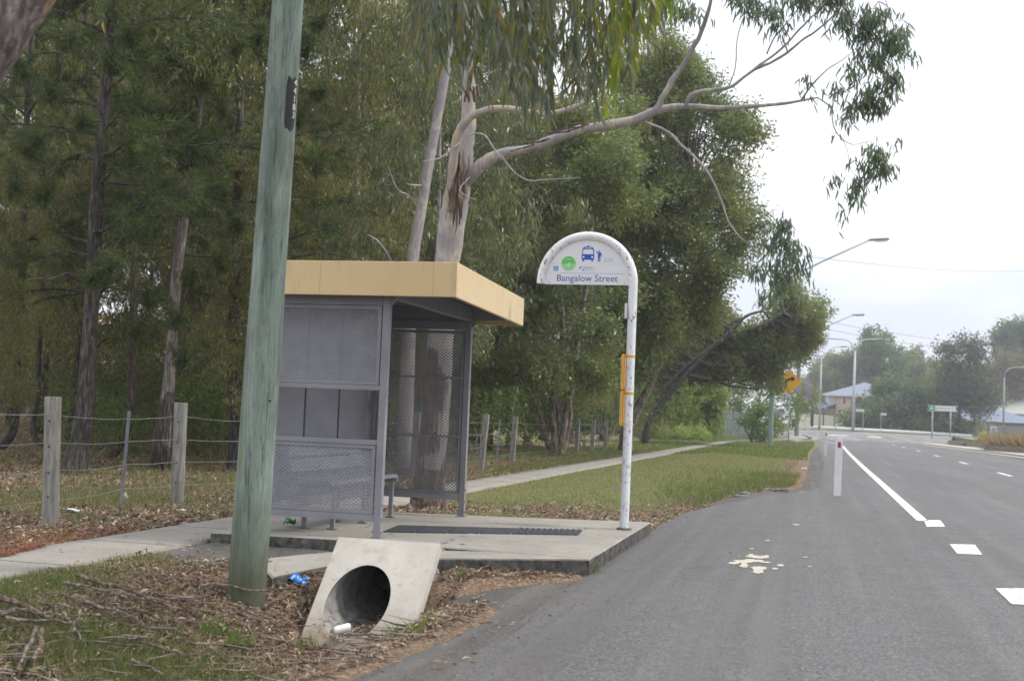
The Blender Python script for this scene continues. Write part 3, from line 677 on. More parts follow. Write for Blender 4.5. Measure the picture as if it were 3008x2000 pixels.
lich = t.mth('MULTIPLY', lich, t.mth('MULTIPLY', t.ramp(t.mth('MULTIPLY', sz3.outputs['Z'], .5), [(.36, (0, 0, 0)), (.44, (1, 1, 1))]), t.ramp(t.mth('MULTIPLY', sz3.outputs['Z'], .5), [(.56, (1, 1, 1)), (.66, (0, 0, 0))])))
col = t.mix(t.mth('MULTIPLY', lich, .8), col, (.26, .26, .03))
TIMB = t.fin(t.bsdf(col, .9, 0, .15, n4, .7, .01))
pb = g(724, 1742, -.09); Dp = (pb-CC)@CW
ptop = dep(846, 0, Dp*1.0); ax_ = nrm(ptop-pb); r0 = 56/F0*Dp; r1 = 45/F0*Dp
L_ = np.linalg.norm(ptop-pb); pts = [pb+ax_*s for s in np.linspace(-.35, 9.2, 24)]
rs = [r0+(r1-r0)*min(1.6, max(0, s)/L_)+.0015*math.sin(s*5) for s in np.linspace(-.35, 9.2, 24)]
up = thing('utility_pole', 'leaning green-grey timber power pole with a black number strip beside the culvert', 'utility pole', pb)
m = MB(); m.tube(pts, rs, 28); shaft = m.build('shaft', TIMB, up, auto=60)
BLK = pm('black_plate', (.014, .014, .02), (.025, .025, .03), 20, .55); WHT = pm('white_numeral', (.75, .75, .74), rough=.5)
def polept(px, py):                                        # point on the pole skin seen at px,py
    d = ray(px, py); o = CC-pb; k = ax_
    dd = d-k*(d@k); oo = o-k*(o@k); sgn = (py-1742)/(0-1742)*L_; rr = r0+(r1-r0)*max(0, sgn)/L_
    A = dd@dd; B = 2*dd@oo; C_ = oo@oo-rr*rr; disc = max(0, B*B-4*A*C_); tt = (-B-math.sqrt(disc))/(2*A); return CC+d*tt, rr
P0, rr = polept(850, 305); zc_ = (P0-pb)@ax_; cpt = pb+ax_*zc_; rd = nrm(P0-cpt); a0 = 0
sd_ = np.cross(ax_, rd)
plate = MB(); hgt = 152/F0*Dp; na = 10; V = []
for i, h in enumerate(np.linspace(-hgt/2, hgt/2, 8)):
    for a in np.linspace(-.26, .58, na):
        wv = 1-(.25*(abs(h) > hgt*.46)); V.append(cpt+ax_*h*(1-.06*math.cos(a*9+h*30))+(rr+.0022)*(math.cos(a*wv)*rd+math.sin(a*wv)*sd_))
F = [(i*na+j, i*na+j+1, (i+1)*na+j+1, (i+1)*na+j) for i in range(7) for j in range(na-1)]
plate.add(V, F); pl = plate.build('number_strip', BLK, up, smooth=True)
# numerals follow the curve of the strip
for i, ch in enumerate('44183'):
    a = .40; h = hgt*(.36-.155*i); base = cpt+ax_*h+(rr+.0042)*(math.cos(a)*rd+math.sin(a)*sd_); nn_ = math.cos(a)*rd+math.sin(a)*sd_; tg = -math.sin(a)*rd+math.cos(a)*sd_
    text_mesh('numeral', ch, .062, base-tg*.02, np.stack([tg, ax_, nn_]), WHT, pl, .001)
m = MB(); P1, _ = polept(793, 1177); m.lathe([(.008, -.01), (.008, .004)], P1, 10, nrm(P1-(pb+ax_*((P1-pb)@ax_)))); m.build('bolt_hole', BLK, up)

# ------------------------------------------------------------------ culvert end wall
t = NT('precast_concrete'); v = t.pos(); n1 = t.noise(v, 3, 5); n2 = t.noise(v, 90, 4, .7); n3 = t.noise(v, 17, 5, .7)
col = t.ramp(n1, [(.3, (.41, .385, .34)), (.7, (.52, .495, .45))]); col = t.mix(t.mth('MULTIPLY', t.ramp(n3, [(.55, (0, 0, 0)), (.75, (1, 1, 1))]), .35), col, (.27, .255, .225))
zz = t.n('ShaderNodeSeparateXYZ'); t.l(v, zz.inputs[0]); soil = t.ramp(t.mth('ADD', zz.outputs['Z'], t.mth('MULTIPLY', n3, .12)), [(-.0, (1, 1, 1)), (.02, (0, 0, 0))])
soil2 = t.ramp(t.mth('ADD', t.mth('MULTIPLY', zz.outputs['Z'], -1.0), t.mth('MULTIPLY', n3, .14)), [(.20, (0, 0, 0)), (.36, (1, 1, 1))])
col = t.mix(t.mth('MULTIPLY', soil2, .8), col, (.22, .17, .12)); stn = t.noise(t.pos((1, 1, .22)), 9, 5, .7); col = t.mix(t.mth('MULTIPLY', t.ramp(stn, [(.52, (0, 0, 0)), (.72, (1, 1, 1))]), .4), col, (.20, .185, .155)); pit = t.noise(v, 55, 3, .6); col = t.mix(t.mth('MULTIPLY', t.ramp(pit, [(.66, (0, 0, 0)), (.70, (1, 1, 1))]), .6), col, (.12, .11, .10)); PREC = t.fin(t.bsdf(col, .88, 0, .2, n2, .4, .003))
cw = thing('culvert_end_wall', 'pale sloping concrete culvert end wall with a dark round pipe mouth', 'culvert', (-2.9, 8.1, -.3))
hx0, hx1 = -3.275, -2.52; y0_, z0_ = 7.82, -.385; run, rise = .68, .675
sv = nrm([0, run, rise]); nv_ = np.array([0, -sv[2], sv[1]]); LN = math.hypot(run, rise); thk = .085
pcx, pcz, pr = -2.965, -.10, .222
# face with an elliptic hole: fan of quads between hole and rim
nseg = 72; th_ = np.linspace(0, 2*np.pi, nseg, endpoint=False)
def face_pt(x, s, off=0): return np.array([x, y0_, z0_])+sv*s-nv_*off
s_c = (pcz-z0_)/sv[2]
hole = [(pcx+pr*math.cos(a), s_c+pr*math.sin(a)/sv[2]) for a in th_]
rim = []
for a in th_:
    dx, ds = math.cos(a), math.sin(a)/sv[2]; k = 9
    for lim, c_, d_ in ((hx1, pcx, dx), (hx0, pcx, dx), (LN, s_c, ds), (0, s_c, ds)):
        if abs(d_) > 1e-6:
            q = (lim-c_)/d_
            if q > 0: k = min(k, q)
    rim.append((pcx+dx*k, s_c+ds*k))
for cxy in ((hx0, 0), (hx1, 0), (hx1, LN), (hx0, LN)):
    i = int(np.argmin([math.hypot(r_[0]-cxy[0], r_[1]-cxy[1]) for r_ in rim])); rim[i] = cxy
m = MB(); V = []
def inset(p): return (p[0]+(.008 if p[0] < hx0+.004 else -.008 if p[0] > hx1-.004 else 0), p[1]+(-.008 if p[1] > LN-.004 else 0))
ring = [[face_pt(*p) for p in hole], [face_pt(*inset(p)) for p in rim], [face_pt(p[0], p[1], .01) for p in rim], [face_pt(p[0], p[1], thk) for p in rim]]
V = sum(ring, []); F = []
for k in range(3): F += [(k*nseg+i, k*nseg+(i+1) % nseg, (k+1)*nseg+(i+1) % nseg, (k+1)*nseg+i) for i in range(nseg)]
m.add(V, F); wall_o = m.build('end_wall', PREC, cw, auto=40)
pipe = MB(); V = []
ns = 9
for k in range(ns):
    for i, a in enumerate(th_):
        x, z = pcx+pr*math.cos(a), pcz+pr*math.sin(a); yf = face_pt(*hole[i])[1]; V.append((x, yf+(11.0-yf)*(k/(ns-1))**2, z))
F = [((k+1)*nseg+i, (k+1)*nseg+(i+1) % nseg, k*nseg+(i+1) % nseg, k*nseg+i) for k in range(ns-1) for i in range(nseg)]+[tuple((ns-1)*nseg+i for i in range(nseg))]
pipe.add(V, F)
PIPEM = pm('pipe_concrete', (.20, .195, .185), (.34, .33, .31), 6, .9, c3=(.09, .085, .08), s3=10, w3=(.5, .7)); pipe.build('pipe', PIPEM, cw, auto=60)
for dx in (-.235, .235):
    m = MB(); P_ = face_pt(pcx+dx+.02, s_c+.19, -.001); m.lathe([(.026, -.002), (.024, .0015)], P_, 18, nv_); m.build('lifting_plug', PREC, wall_o)

# ------------------------------------------------------------------ guide posts
GPW = pm('guide_post_white', (.66, .66, .68), (.74, .74, .76), 4, .5, c3=(.4, .37, .33), s3=14, w3=(.68, .8)); RED = pm('red_reflector', (.28, .012, .05), (.36, .02, .07), 40, .3); ORB = pm('dark_reflector', (.09, .03, .035), (.13, .04, .05), 40, .35)
for (px, py), lab, rm in (((2459, 1457), 'white guide post with a red reflector by the cracked shoulder, nearer of the two', RED), ((2424, 1340), 'white guide post with a dark reflector further along the road edge', ORB)):
    p = g(px, py, 0.0); p[2] = -.03; gp_ = thing('guide_post', lab, 'guide post', p, 'guide posts along the road edge')
    m = MB(); m.prism([(-.062, 0), (.062, 0), (.066, .98), (.066, 1.05), (.0, 1.06), (-.066, 1.05), (-.066, .98)], AX((1, .06, 0), (.012, 0, 1), (0, -1, 0)), p+[0, .012, 0], .024)
    m.build('post', GPW, gp_, bevel=.004)
    m = MB(); m.box(p+np.array([.017, -.0155, .93]), (.05, .006, .10)); m.build('reflector', rm, gp_)
# ------------------------------------------------------------------ post-and-wire fence
t = NT('weathered_timber'); v = t.pos((1, 1, .12)); n1 = t.noise(v, 30, 5, .65); n2 = t.noise(t.pos(), 5, 4)
col = t.ramp(n1, [(.32, (.15, .145, .135)), (.55, (.31, .30, .285)), (.75, (.43, .425, .41))]); col = t.mix(t.mth('MULTIPLY', n2, .45), col, (.16, .15, .12)); OLDT = t.fin(t.bsdf(col, .9, 0, .15, n1, .6, .006))
STEEL = pm('dull_galvanised', (.27, .29, .31), (.36, .38, .40), 12, .5, metal=.3); WIRE = pm('fence_wire', (.24, .25, .26), (.33, .33, .33), 8, .5, metal=.4); PICK = pm('star_picket_steel', (.16, .18, .20), (.24, .26, .28), 10, .6, metal=.2)
def fpnt(px, py): P = gt(px, py); return P
fl = [(-7.05, 4.2, 0, 0), ]
posts = [(g(150, 1535, .02), (-.05, 0)), (g(520, 1478, .02), (-.015, 0)), (np.array([-7.05, 17.5, 0]), (.01, 0)), (np.array([-6.95, 21.6, 0]), (.02, 0)), (g(1410, 1381, .02), (.075, 0)), (g(1503, 1354, .02), (.05, 0)), (g(1692, 1331, .02), (.03, 0)), (g(1738, 1328, .02), (.04, 0)), (g(1776, 1326, .02), (.02, 0))]
posts.insert(0, (np.array([-7.0, 7.6, 0]), (0, 0)))
pick = [(g(355, 1487, .03), (.03, 0)), (g(1368, 1365, .03), (.02, 0)), (g(1458, 1362, .03), (.035, 0)), (g(1668, 1330, .03), (.02, 0)), (g(1716, 1326, .03), (.02, 0)), (g(1757, 1326, .03), (.02, 0)), (np.array([-7.0, 15.6, 0]), (0, 0)), (np.array([-7.0, 19.5, 0]), (0, 0))]
fe = thing('wire_fence', 'post and wire fence with weathered timber posts along the edge of the trees', 'fence', (-7.1, 14, 0))
sup = []
for (p, ln), hh in zip(posts, (1.2, 1.20, 1.18, 1.18, 1.18, 1.18, 1.15, 1.15, 1.15, 1.15)):
    p = np.array(p); p[2] = float(terr(p[0], p[1]))-.06; top = p+np.array([ln[0]*hh*1.0, ln[1], hh+.06]); m = MB()
    Mx = np.stack([[1, 0, 0], [0, 1, 0], nrm(top-p)], 1)
    m.box((p+top)/2, (.125, .095, np.linalg.norm(top-p)), Mx); o = m.build('post', OLDT, fe, bevel=.008); sup.append((p[1], p, top))
    s = MB()
    for f in (.26, .44, .63, .82, .93):
        if f < .9: q = p+(top-p)*f+np.array([.0, -.05, 0]); s.lathe([(.010, 0), (.010, .004)], q, 8, (0, -1, 0))
    s.build('bolt_hole', JOINT, o)
for p, ln in pick:
    p = np.array(p); p[2] = float(terr(p[0], p[1]))-.06; hh = 1.12; top = p+np.array([ln[0]*hh, ln[1], hh]); m = MB()
    for a in (0, 2.09, 4.19): m.bar(p+[.006*math.cos(a), .006*math.sin(a), 0], top+[.006*math.cos(a), .006*math.sin(a), 0], .007, .022, (math.cos(a), math.sin(a), 0))
    m.build('star_picket', PICK, fe); sup.append((p[1], p, p+(top-p)*1.06))
sup.sort(key=lambda s: s[0])
for f in (.23, .45, .66, .87):
    pts = []
    for (y0, p0, t0), (y1, p1, t1) in zip(sup[:-1], sup[1:]):
        a, d = p0+(t0-p0)*f, p1+(t1-p1)*f; u = np.linspace(0, 1, 12, endpoint=False)[:, None]
        q = a+(d-a)*u; q[:, 2] += -.035*4*(u*(1-u))[:, 0]*min(1, np.linalg.norm(d-a)/4)+.014*wob(q[:, 1]*2+f*30, q[:, 1], 2.2); pts.append(q)
    m = MB(); m.tube(np.concatenate(pts), .0032, 5); m.build('wire', WIRE, fe, smooth=True)

# ------------------------------------------------------------------ litter one can point at
cp = thing('drink_can', 'white drink can lying in front of the culvert mouth', 'can', g(1006, 1862, -.28))
P = origin_of(cp)+[0, 0, .035]; axc = nrm(dep(1045, 1838, 8)-dep(985, 1872, 8.0)+np.array([.02, .03, 0])); axc = nrm([axc[0], .35, .25])
WCAN = pm('can_white', (.72, .73, .71), (.8, .8, .78), 10, .3, c3=(.7, .55, .5), s3=26, w3=(.6, .68))
m = MB(); m.lathe([(.02, 0), (.026, .003), (.032, .012), (.033, .02), (.033, .11), (.031, .118), (.026, .125), (.025, .128)], P-axc*.065, 24, axc); m.V = [tuple(P+(np.array(v_)-P)*.86) for v_ in m.V]; m.build('body', WCAN, cp, auto=40)
m = MB(); m.lathe([(.0235, 0), (.0235, .001), (.006, .002)], P+axc*.063, 20, axc); m.build('lid', STEEL, cp)
def crumple(name, c, size, seed, mat, parent, n=7, amp=.25, th=.004):
    rr = np.random.default_rng(seed); u = np.linspace(-.5, .5, n); U, Vv = np.meshgrid(u, u)
    Zz = rr.normal(0, amp, (n, n))*size[2]; Zz = Zz+size[2]*(.6-2*(U**2+Vv**2)); P = np.stack([U*size[0]+rr.normal(0, .05*size[0], (n, n)), Vv*size[1]+rr.normal(0, .05*size[1], (n, n)), Zz], -1)+np.array(c)
    i = np.arange(n*n).reshape(n, n); q = np.stack([i[:-1, :-1], i[:-1, 1:], i[1:, 1:], i[1:, :-1]], -1).reshape(-1, 4)
    o = mesh_np(name, P, q, mat, parent); md = o.modifiers.new('thick', 'SOLIDIFY'); md.thickness = th; return o
pc = gt(868, 1735); pk = thing('chip_packet', 'crumpled shiny blue snack packet lying by the broken slab edge', 'packet', pc)
BLP = pm('blue_foil', (.02, .10, .42), (.05, .30, .72), 28, .25, metal=.15, c3=(.62, .62, .70), s3=30, w3=(.55, .6)); crumple('wrapper', pc+[0, 0, .075], (.19, .14, .06), 4, BLP, pk)
m = MB(); m.box(pc+[-.08, 0, .09], (.045, .10, .012)); m.build('torn_end', pm('purple_foil', (.06, .03, .22), (.12, .06, .3), 40, .3), pk)
gc = g(852, 1540, .125); tag(crumple('crushed_can', gc+[0, 0, .025], (.10, .08, .04), 9, pm('green_tin', (.015, .13, .05), (.04, .22, .09), 40, .4, c3=(.3, .3, .3), s3=40, w3=(.6, .66)), None, 6, .3), 'crushed green can lying at the back of the shelter slab', 'can')
WP = pm('white_paper', (.70, .70, .70), (.78, .78, .78), 20, .6)
for (px, py), sz_, lab in (((216, 1508), (.17, .10, .03), 'white plastic scrap beside the timber fence post with long wires'), ((533, 1505), (.12, .03, .01), 'thin white paper strip in leaf litter near the second fence post'), ((368, 1468), (.09, .07, .05), 'pinkish crumpled tissue at the foot of the thin steel picket'), ((2352, 1450), (.16, .10, .03), 'yellow crumpled wrapper by the cracked road shoulder'), ((2362, 1378), (.14, .1, .02), 'small white scrap on the cracked shoulder near the guide posts')):
    p = gt(px, py); tag(crumple('litter_scrap', p+[0, 0, .03], sz_, int(px), WP if 'white' in lab else pm('scrap_'+str(px), (.6, .45, .42) if 'pink' in lab else (.62, .6, .18), rough=.6), None, 5, .3), lab, 'litter')
# broken lumps of asphalt at the edge of the bus bay
ROCK = pm('broken_asphalt', (.10, .10, .10), (.22, .22, .22), 18, .95, bump=.6, bscale=60)
for k, ((px, py), s_, lab) in enumerate((((2178, 1466), (.34, .2, .11), 'larger grey asphalt lump at the grassy edge of the bus bay'), ((2190, 1456), (.24, .2, .10), 'smaller grey asphalt lump beside the tall grass tuft'), ((2272, 1441), (.62, .16, .05), 'long flat broken asphalt slab at the bus bay edge'))):
    p = gt(px, py); bm = bmesh.new(); bmesh.ops.create_icosphere(bm, subdivisions=2, radius=.5); rr = np.random.default_rng(k+50)
    for vv in bm.verts:
        f = 1+.16*rr.normal(); vv.co = Vector((vv.co.x*s_[0]*f+p[0], vv.co.y*s_[1]*f+p[1], max(-.35, min(.4, vv.co.z))*s_[2]*1.3+p[2]+.02))
    me = bpy.data.meshes.new('asphalt_lump'); bm.to_mesh(me); bm.free(); tag(link('asphalt_lump', me, ROCK), lab, 'rubble', 'broken asphalt at the bus bay')

# ------------------------------------------------------------------ street furniture further along the road
GALV = pm('galvanised_pole', (.34, .38, .41), (.42, .46, .49), 2, .5, metal=.2); TPOLE = pm('green_timber_pole', (.16, .24, .21), (.25, .33, .29), 4, .9, stretch=(1, 1, .1)); TPOLE2 = pm('brown_grey_timber_pole', (.15, .16, .15), (.22, .23, .21), 4, .9, stretch=(1, 1, .1))
LAMPG = pm('lamp_housing', (.20, .21, .23), (.27, .28, .30), 3, .5); LENS = pm('lamp_lens', (.6, .62, .64), rough=.2)
def lamp_head(parent, a, d, L=1.0):
    """a = arm end, d = outward direction"""
    d = nrm(d); sd_ = nrm(np.cross(d, [0, 0, 1])); upv = np.cross(sd_, d); m = MB()
    m.prism([(0, -.06), (.25*L, -.12), (.8*L, -.13), (L, -.05), (L, .05), (.8*L, .13), (.25*L, .12), (0, .06)], np.stack([d, sd_, upv]), a-upv*.05, .13); h = m.build('lamp_head', LAMPG, parent, bevel=.03)
    m = MB(); m.prism([(.3*L, -.1), (.8*L, -.1), (.93*L, 0), (.8*L, .1), (.3*L, .1)], np.stack([d, sd_, -upv]), a-upv*.052, .07); m.build('lens', LENS, h, bevel=.02)
def timber_lamp_pole(name, basepx, toppx, wpx, armpx0, armpx1, mat, label, arm2=None):
    b_ = gt(*basepx); D = (b_-CC)@CW; rr = wpx/2/F0*D; tp = dep(*toppx, D); ex_ = nrm(tp-b_); tp = tp+ex_*1.6
    o = thing(name, label, 'utility pole', b_); m = MB(); m.tube([b_-[0, 0, .3], b_+(tp-b_)*.5, tp], [rr, rr*.9, rr*.75], 14); m.build('shaft', mat, o, auto=60)
    a0 = dep(*armpx0, D); a1 = dep(*armpx1, D-1.2); m = MB(); m.tube([a0, (a0+a1)/2+[0, 0, .05], a1], .055, 8); m.build('lamp_arm', GALV, o, smooth=True); lamp_head(o, a1, (a1-a0)*[1, 1, .12], 1.15)
    m = MB(); cdir = nrm([CR[0], CR[1], 0]); m.bar(tp-ex_*.7-cdir*1.1, tp-ex_*.7+cdir*1.1, .09, .11); cm = m.build('crossarm', mat, o)
    for u in (-1, -.4, .4, 1):
        k = MB(); k.lathe([(.02, 0), (.05, .03), (.03, .07), (.05, .1), (.02, .14)], tp-ex_*.65+cdir*u, 10); k.build('insulator', LENS, cm)
    return o, tp-ex_*.5, D
po2, tp2, D2 = timber_lamp_pole('lamp_pole', (2262, 1307), (2279, 840), 16, (2277, 836), (2552, 706), TPOLE, 'green timber pole with a street lamp arm in front of the small bushy tree')
po3, tp3, D3 = timber_lamp_pole('lamp_pole', (2340, 1270), (2350, 992), 13, (2349, 996), (2503, 926), TPOLE2, 'far grey timber pole with a lamp arm, standing at the guardrail end')
b_ = gt(2407, 1256); D = 158.; b_ = dep(2407, 1252, D); o = thing('street_lamp', 'thin grey steel street lamp with one bent arm in front of the cream fence', 'street lamp', b_)
tp = dep(2413, 1050, D); m = MB(); m.tube([b_-[0, 0, 1], tp], [.14, .1], 10); m.build('pole', GALV, o, smooth=True)
a = [tp, dep(2440, 1026, D), dep(2452, 1020, D), dep(2467, 1019, D)]; m = MB(); m.tube(a, .05, 8); m.build('lamp_arm', GALV, o, smooth=True); lamp_head(o, a[-1], a[-1]-a[-2], .9)
m = MB(); m.bar(tp+[-.5, 0, -.35], tp+[.5, 0, -.35], .08, .1); m.build('crossarm', TPOLE2, o)
for dx in (-.5, -.2, .4): m = MB(); m.lathe([(.05, 0), (.09, .1), (.05, .25)], tp+[dx, 0, -.3], 8); m.build('insulator', LAMPG, o)
D = 143.; b_ = dep(2505, 1272, D); o = thing('street_lamp', 'tall grey steel street lamp with two curved arms at the junction', 'street lamp', b_)
tp = dep(2512, 1030, D); m = MB(); m.tube([b_-[0, 0, 1], tp], [.19, .12], 12); m.build('pole', GALV, o, smooth=True)
for s_, e in ((-1, 2434), (1, 2590)):
    a = [tp, dep(2512+s_*5, 1016, D), dep(2512+s_*16, 1003, D), dep(2512+s_*32, 997, D), dep(e, 994.5+(1 if s_ > 0 else 0), D)]; m = MB(); m.tube(a, .07, 8); m.build('lamp_arm', GALV, o, smooth=True); lamp_head(o, a[-1], a[-1]-a[-2], 1.0)
D = 122.; b_ = dep(2947, 1290, D); GALV = pm('shaded_lamp_pole', (.20, .22, .225), (.26, .28, .28), 2, .6); o = thing('street_lamp', 'dull grey street lamp rising behind the planter with its arm cut off by the edge', 'street lamp', b_)  # darker copy of the galvanised colour, standing in for weaker light on this lamp
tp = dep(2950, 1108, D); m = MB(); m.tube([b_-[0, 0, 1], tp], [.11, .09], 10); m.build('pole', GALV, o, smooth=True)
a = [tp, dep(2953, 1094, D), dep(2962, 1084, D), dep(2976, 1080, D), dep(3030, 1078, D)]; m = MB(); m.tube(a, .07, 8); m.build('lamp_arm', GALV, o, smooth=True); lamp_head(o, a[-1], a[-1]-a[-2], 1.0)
GALV = bpy.data.materials['galvanised_pole']
CAB = pm('cable_black', (.10, .10, .11), rough=.6)
def wire_(a, d, sag, lab, r=.018):
    u = np.linspace(0, 1, 24)[:, None]; p = a+(d-a)*u; p[:, 2] -= sag*4*(u*(1-u))[:, 0]; m = MB(); m.tube(p, r, 5); tag(m.build('power_line', CAB, smooth=True), lab, 'cable')
wire_(dep(2300, 744, D2), dep(3060, 793, 150), .55, 'thin power line crossing the sky below the nearest lamp head', .016)
wire_(dep(2380, 935, D3), dep(3060, 1022, 190), .6, 'upper of the two faint cables running towards the far trees', .02)
wire_(dep(2380, 957, D3), dep(3060, 1048, 190), .6, 'lower of the two faint cables running towards the far trees', .02)
wire_(dep(2413, 1064, 157), dep(2510, 1046, 143), 1.2, 'short sagging cable slung between the two steel street lamps', .03)

def sign_post(px, base_y, top_y, D, w): return dep(px, base_y, D), dep(px+.02*(base_y-top_y), top_y, D), w/F0*D/2
# yellow curve warning sign
b_ = gt(2315, 1310); D = (b_-CC)@CW; YSG = pm('warning_yellow', (.70, .34, .015), (.76, .38, .02), 5, .4); SB = pm('sign_black', (.015, .015, .018), rough=.5)
o = thing('warning_sign', 'yellow diamond curve warning sign half hidden by leaves', 'road sign', b_); tp = dep(2321, 1085, D); m = MB(); m.tube([b_-[0, 0, .2], tp], .035, 10); m.build('pole', GALV, o, smooth=True)
c_ = dep(2317, 1122, D)+[0, -.05, 0]; hd = 38/F0*D; Mx = AX((1, 0, 0), (.03, 0, 1), (0, -1, 0)); m = MB(); m.prism([(-hd, 0), (0, -hd), (hd, 0), (0, hd)], Mx, c_, .01); pn = m.build('panel', YSG, o)
m = MB(); k = hd; m.prism([(-.30*k, -.45*k), (-.14*k, -.45*k), (-.14*k, -.02*k), (-.02*k, .12*k), (.18*k, .17*k), (.16*k, .02*k), (.5*k, .22*k), (.18*k, .5*k), (.18*k, .34*k), (-.1*k, .28*k), (-.3*k, .05*k)], Mx, c_+[0, -.012, 0], .003); m.build('arrow', SB, pn)
# chevron board
D = 150.; c_ = dep(2457, 1233, D); b_ = dep(2455, 1266, D); WS = pm('sign_plain_white', (.7, .7, .7), rough=.45); o = thing('chevron_board', 'black and white chevron board standing behind the guardrail', 'road sign', b_); m = MB(); m.tube([b_-[0, 0, .3], c_], .05, 8); m.build('pole', GALV, o)
w2, h2 = 6.5/F0*D, 10/F0*D; m = MB(); m.prism([(-w2, -h2), (w2, -h2), (w2, h2), (-w2, h2)], XZ, c_+[0, -.07, 0], .02); pn = m.build('panel', SB, o)
for k in range(3):
    zc0 = -h2+h2*.62*k; m = MB(); m.prism([(-w2, zc0+.02), (0, zc0+.35*h2), (w2, zc0+.02), (w2, zc0+.28*h2), (0, zc0+.63*h2), (-w2, zc0+.28*h2)], XZ, c_+[0, -.092, 0], .004); m.build('chevron', WS, pn)
# white street name blades
for (px0, px1, py, bx_, by_, D, lab) in ((2514, 2538, 1205, 2535, 1256, 146., 'white street name blade on a thin post beside the two-armed lamp'), (2588, 2604, 1216, 2587, 1258, 150., 'smaller white street name blade in front of the dark round tree')):
    b_ = dep(bx_, by_, D); o = thing('street_name_sign', lab, 'street sign', b_); tp = dep(bx_+1, py-2, D); m = MB(); m.tube([b_-[0, 0, .6], tp], .035, 8); m.build('pole', GALV, o)
    p0, p1 = dep(px0, py, D-.1), dep(px1, py+1, D-.1); m = MB(); m.bar(p0, p1, .03, .17*D/100, mi=0); pn = m.build('blade', WS, o)
    m = MB(); m.bar(p0+(p1-p0)*.14+[0, -.025, 0], p0+(p1-p0)*.86+[0, -.025, 0], .012, .05*D/100); m.build('faded_lettering', PBLUE, pn)
# green direction sign
D = 128.; SGN = pm('direction_green', (.01, .16, .085), (.015, .19, .1), 4, .4); o = thing('direction_sign', 'green and white direction sign with a left arrow on two posts', 'road sign', dep(2760, 1284, D))
pl0, pr0 = dep(2737, 1282, D), dep(2791, 1285, D)
for q, qt in ((pl0, dep(2740, 1196, D)), (pr0, dep(2793, 1196, D))): m = MB(); m.tube([q-[0, 0, .5], qt], .06, 10); m.build('post', GALV, o, smooth=True)
a0 = dep(2724, 1198, D); a1 = dep(2812, 1201, D); hh = 8.3/F0*D; ux = nrm(a1-a0); Wd = np.linalg.norm(a1-a0); nn_ = nrm(np.cross(ux, [0, 0, 1])); Mx = np.stack([ux, np.cross(nn_, ux), nn_])
m = MB(); m.prism([(0, -hh), (Wd, -hh), (Wd, hh), (0, hh)], Mx, a0+nn_*.08, .03); pn = m.build('panel', SGN, o)
def fl_(poly, mat, nm, off): m = MB(); m.prism(poly, Mx, a0+nn_*off, .006); return m.build(nm, mat, pn)
wp = fl_([(Wd*.25, -hh*.72), (Wd*.93, -hh*.72), (Wd*.93, hh*.72), (Wd*.25, hh*.72)], WS, 'name_patch', .112)
fl_([(Wd*.06, 0), (Wd*.12, hh*.55), (Wd*.12, hh*.2), (Wd*.2, hh*.2), (Wd*.2, -hh*.2), (Wd*.12, -hh*.2), (Wd*.12, -hh*.55)], WS, 'arrow', .112)
text_mesh('lettering', 'BANGALOW ST', hh*1.15, a0+ux*Wd*.275+Mx[1]*(-hh*.4)+nn_*.12, Mx, pm('dark_sign_lettering', (.05, .06, .08), rough=.5), wp, .002, 'LEFT', Wd*.63/(hh*1.15*7.2))
m = MB()
for p0, p1 in (((0, hh*.86), (Wd, hh*.86)), ((0, -hh*.86), (Wd, -hh*.86))): m.bar(a0+ux*p0[0]+Mx[1]*p0[1]+nn_*.113, a0+ux*p1[0]+Mx[1]*p1[1]+nn_*.113, .006, .05)
m.build('border', WS, pn)
# guardrail
rl = [(2379, 1250.5, 158), (2430, 1252, 158.5), (2520, 1257, 159), (2620, 1262, 160), (2732, 1268, 161), (2800, 1272.5, 162.), (2856, 1276.5, 163)]
RAILM = pm('guardrail_steel', (.60, .63, .68), (.68, .71, .76), 1.2, .4, metal=.2)
top = [dep(*p) for p in rl]; gr_ = thing('guardrail', 'long grey steel guardrail across the far side of the junction', 'guardrail', top[3]-[0, 0, .75])
u_ = np.concatenate([top[i]+(top[i+1]-top[i])*np.linspace(0, 1, 8, endpoint=False)[:, None] for i in range(len(top)-1)]+[top[-1:]])
prof = [(0, .0), (.05, -.06), (.05, -.11), (.0, -.16), (.05, -.21), (.05, -.26), (0, -.33)]
V = np.concatenate([u_+np.array([0, -dy, dz]) for dy, dz in prof]); n = len(u_); F = [(k*n+i, k*n+i+1, (k+1)*n+i+1, (k+1)*n+i) for k in range(len(prof)-1) for i in range(n-1)]
m = MB(); m.add(V, F); o = m.build('rail', RAILM, gr_, smooth=True); md = o.modifiers.new('thick', 'SOLIDIFY'); md.thickness = .02
L = np.concatenate([[0], np.cumsum(np.linalg.norm(np.diff(u_, axis=0), axis=1))])
for s_ in np.arange(.5, L[-1], 2.0):
    P = np.array([np.interp(s_, L, u_[:, k]) for k in range(3)]); m = MB(); zt_ = P[2]-.05; m.bx(P[0]-.06, P[0]+.06, P[1]+.03, P[1]+.18, zt_-1.3, zt_); m.build('post', STEEL, gr_)
P = u_[0]; m = MB(); m.box(P+[-.35, -.02, -.17], (.9, .12, .5)); m.build('end_terminal', RAILM, gr_, bevel=.04)
m = MB(); m.bx(P[0]-.75, P[0]-.5, P[1], P[1]+.2, P[2]-.8, P[2]+.15); m.build('end_post', pm('dark_end_post', (.05, .05, .055), rough=.8), gr_)
for (px, py) in ((2510, 1249), (2640, 1257), (2741, 1263)):
    P = dep(px, py, 162.5); m = MB(); m.box(P, (.16, .06, .5)); m.build('reflector', pm('orange_marker_'+str(px), (.5, .16, .08), rough=.5), gr_)

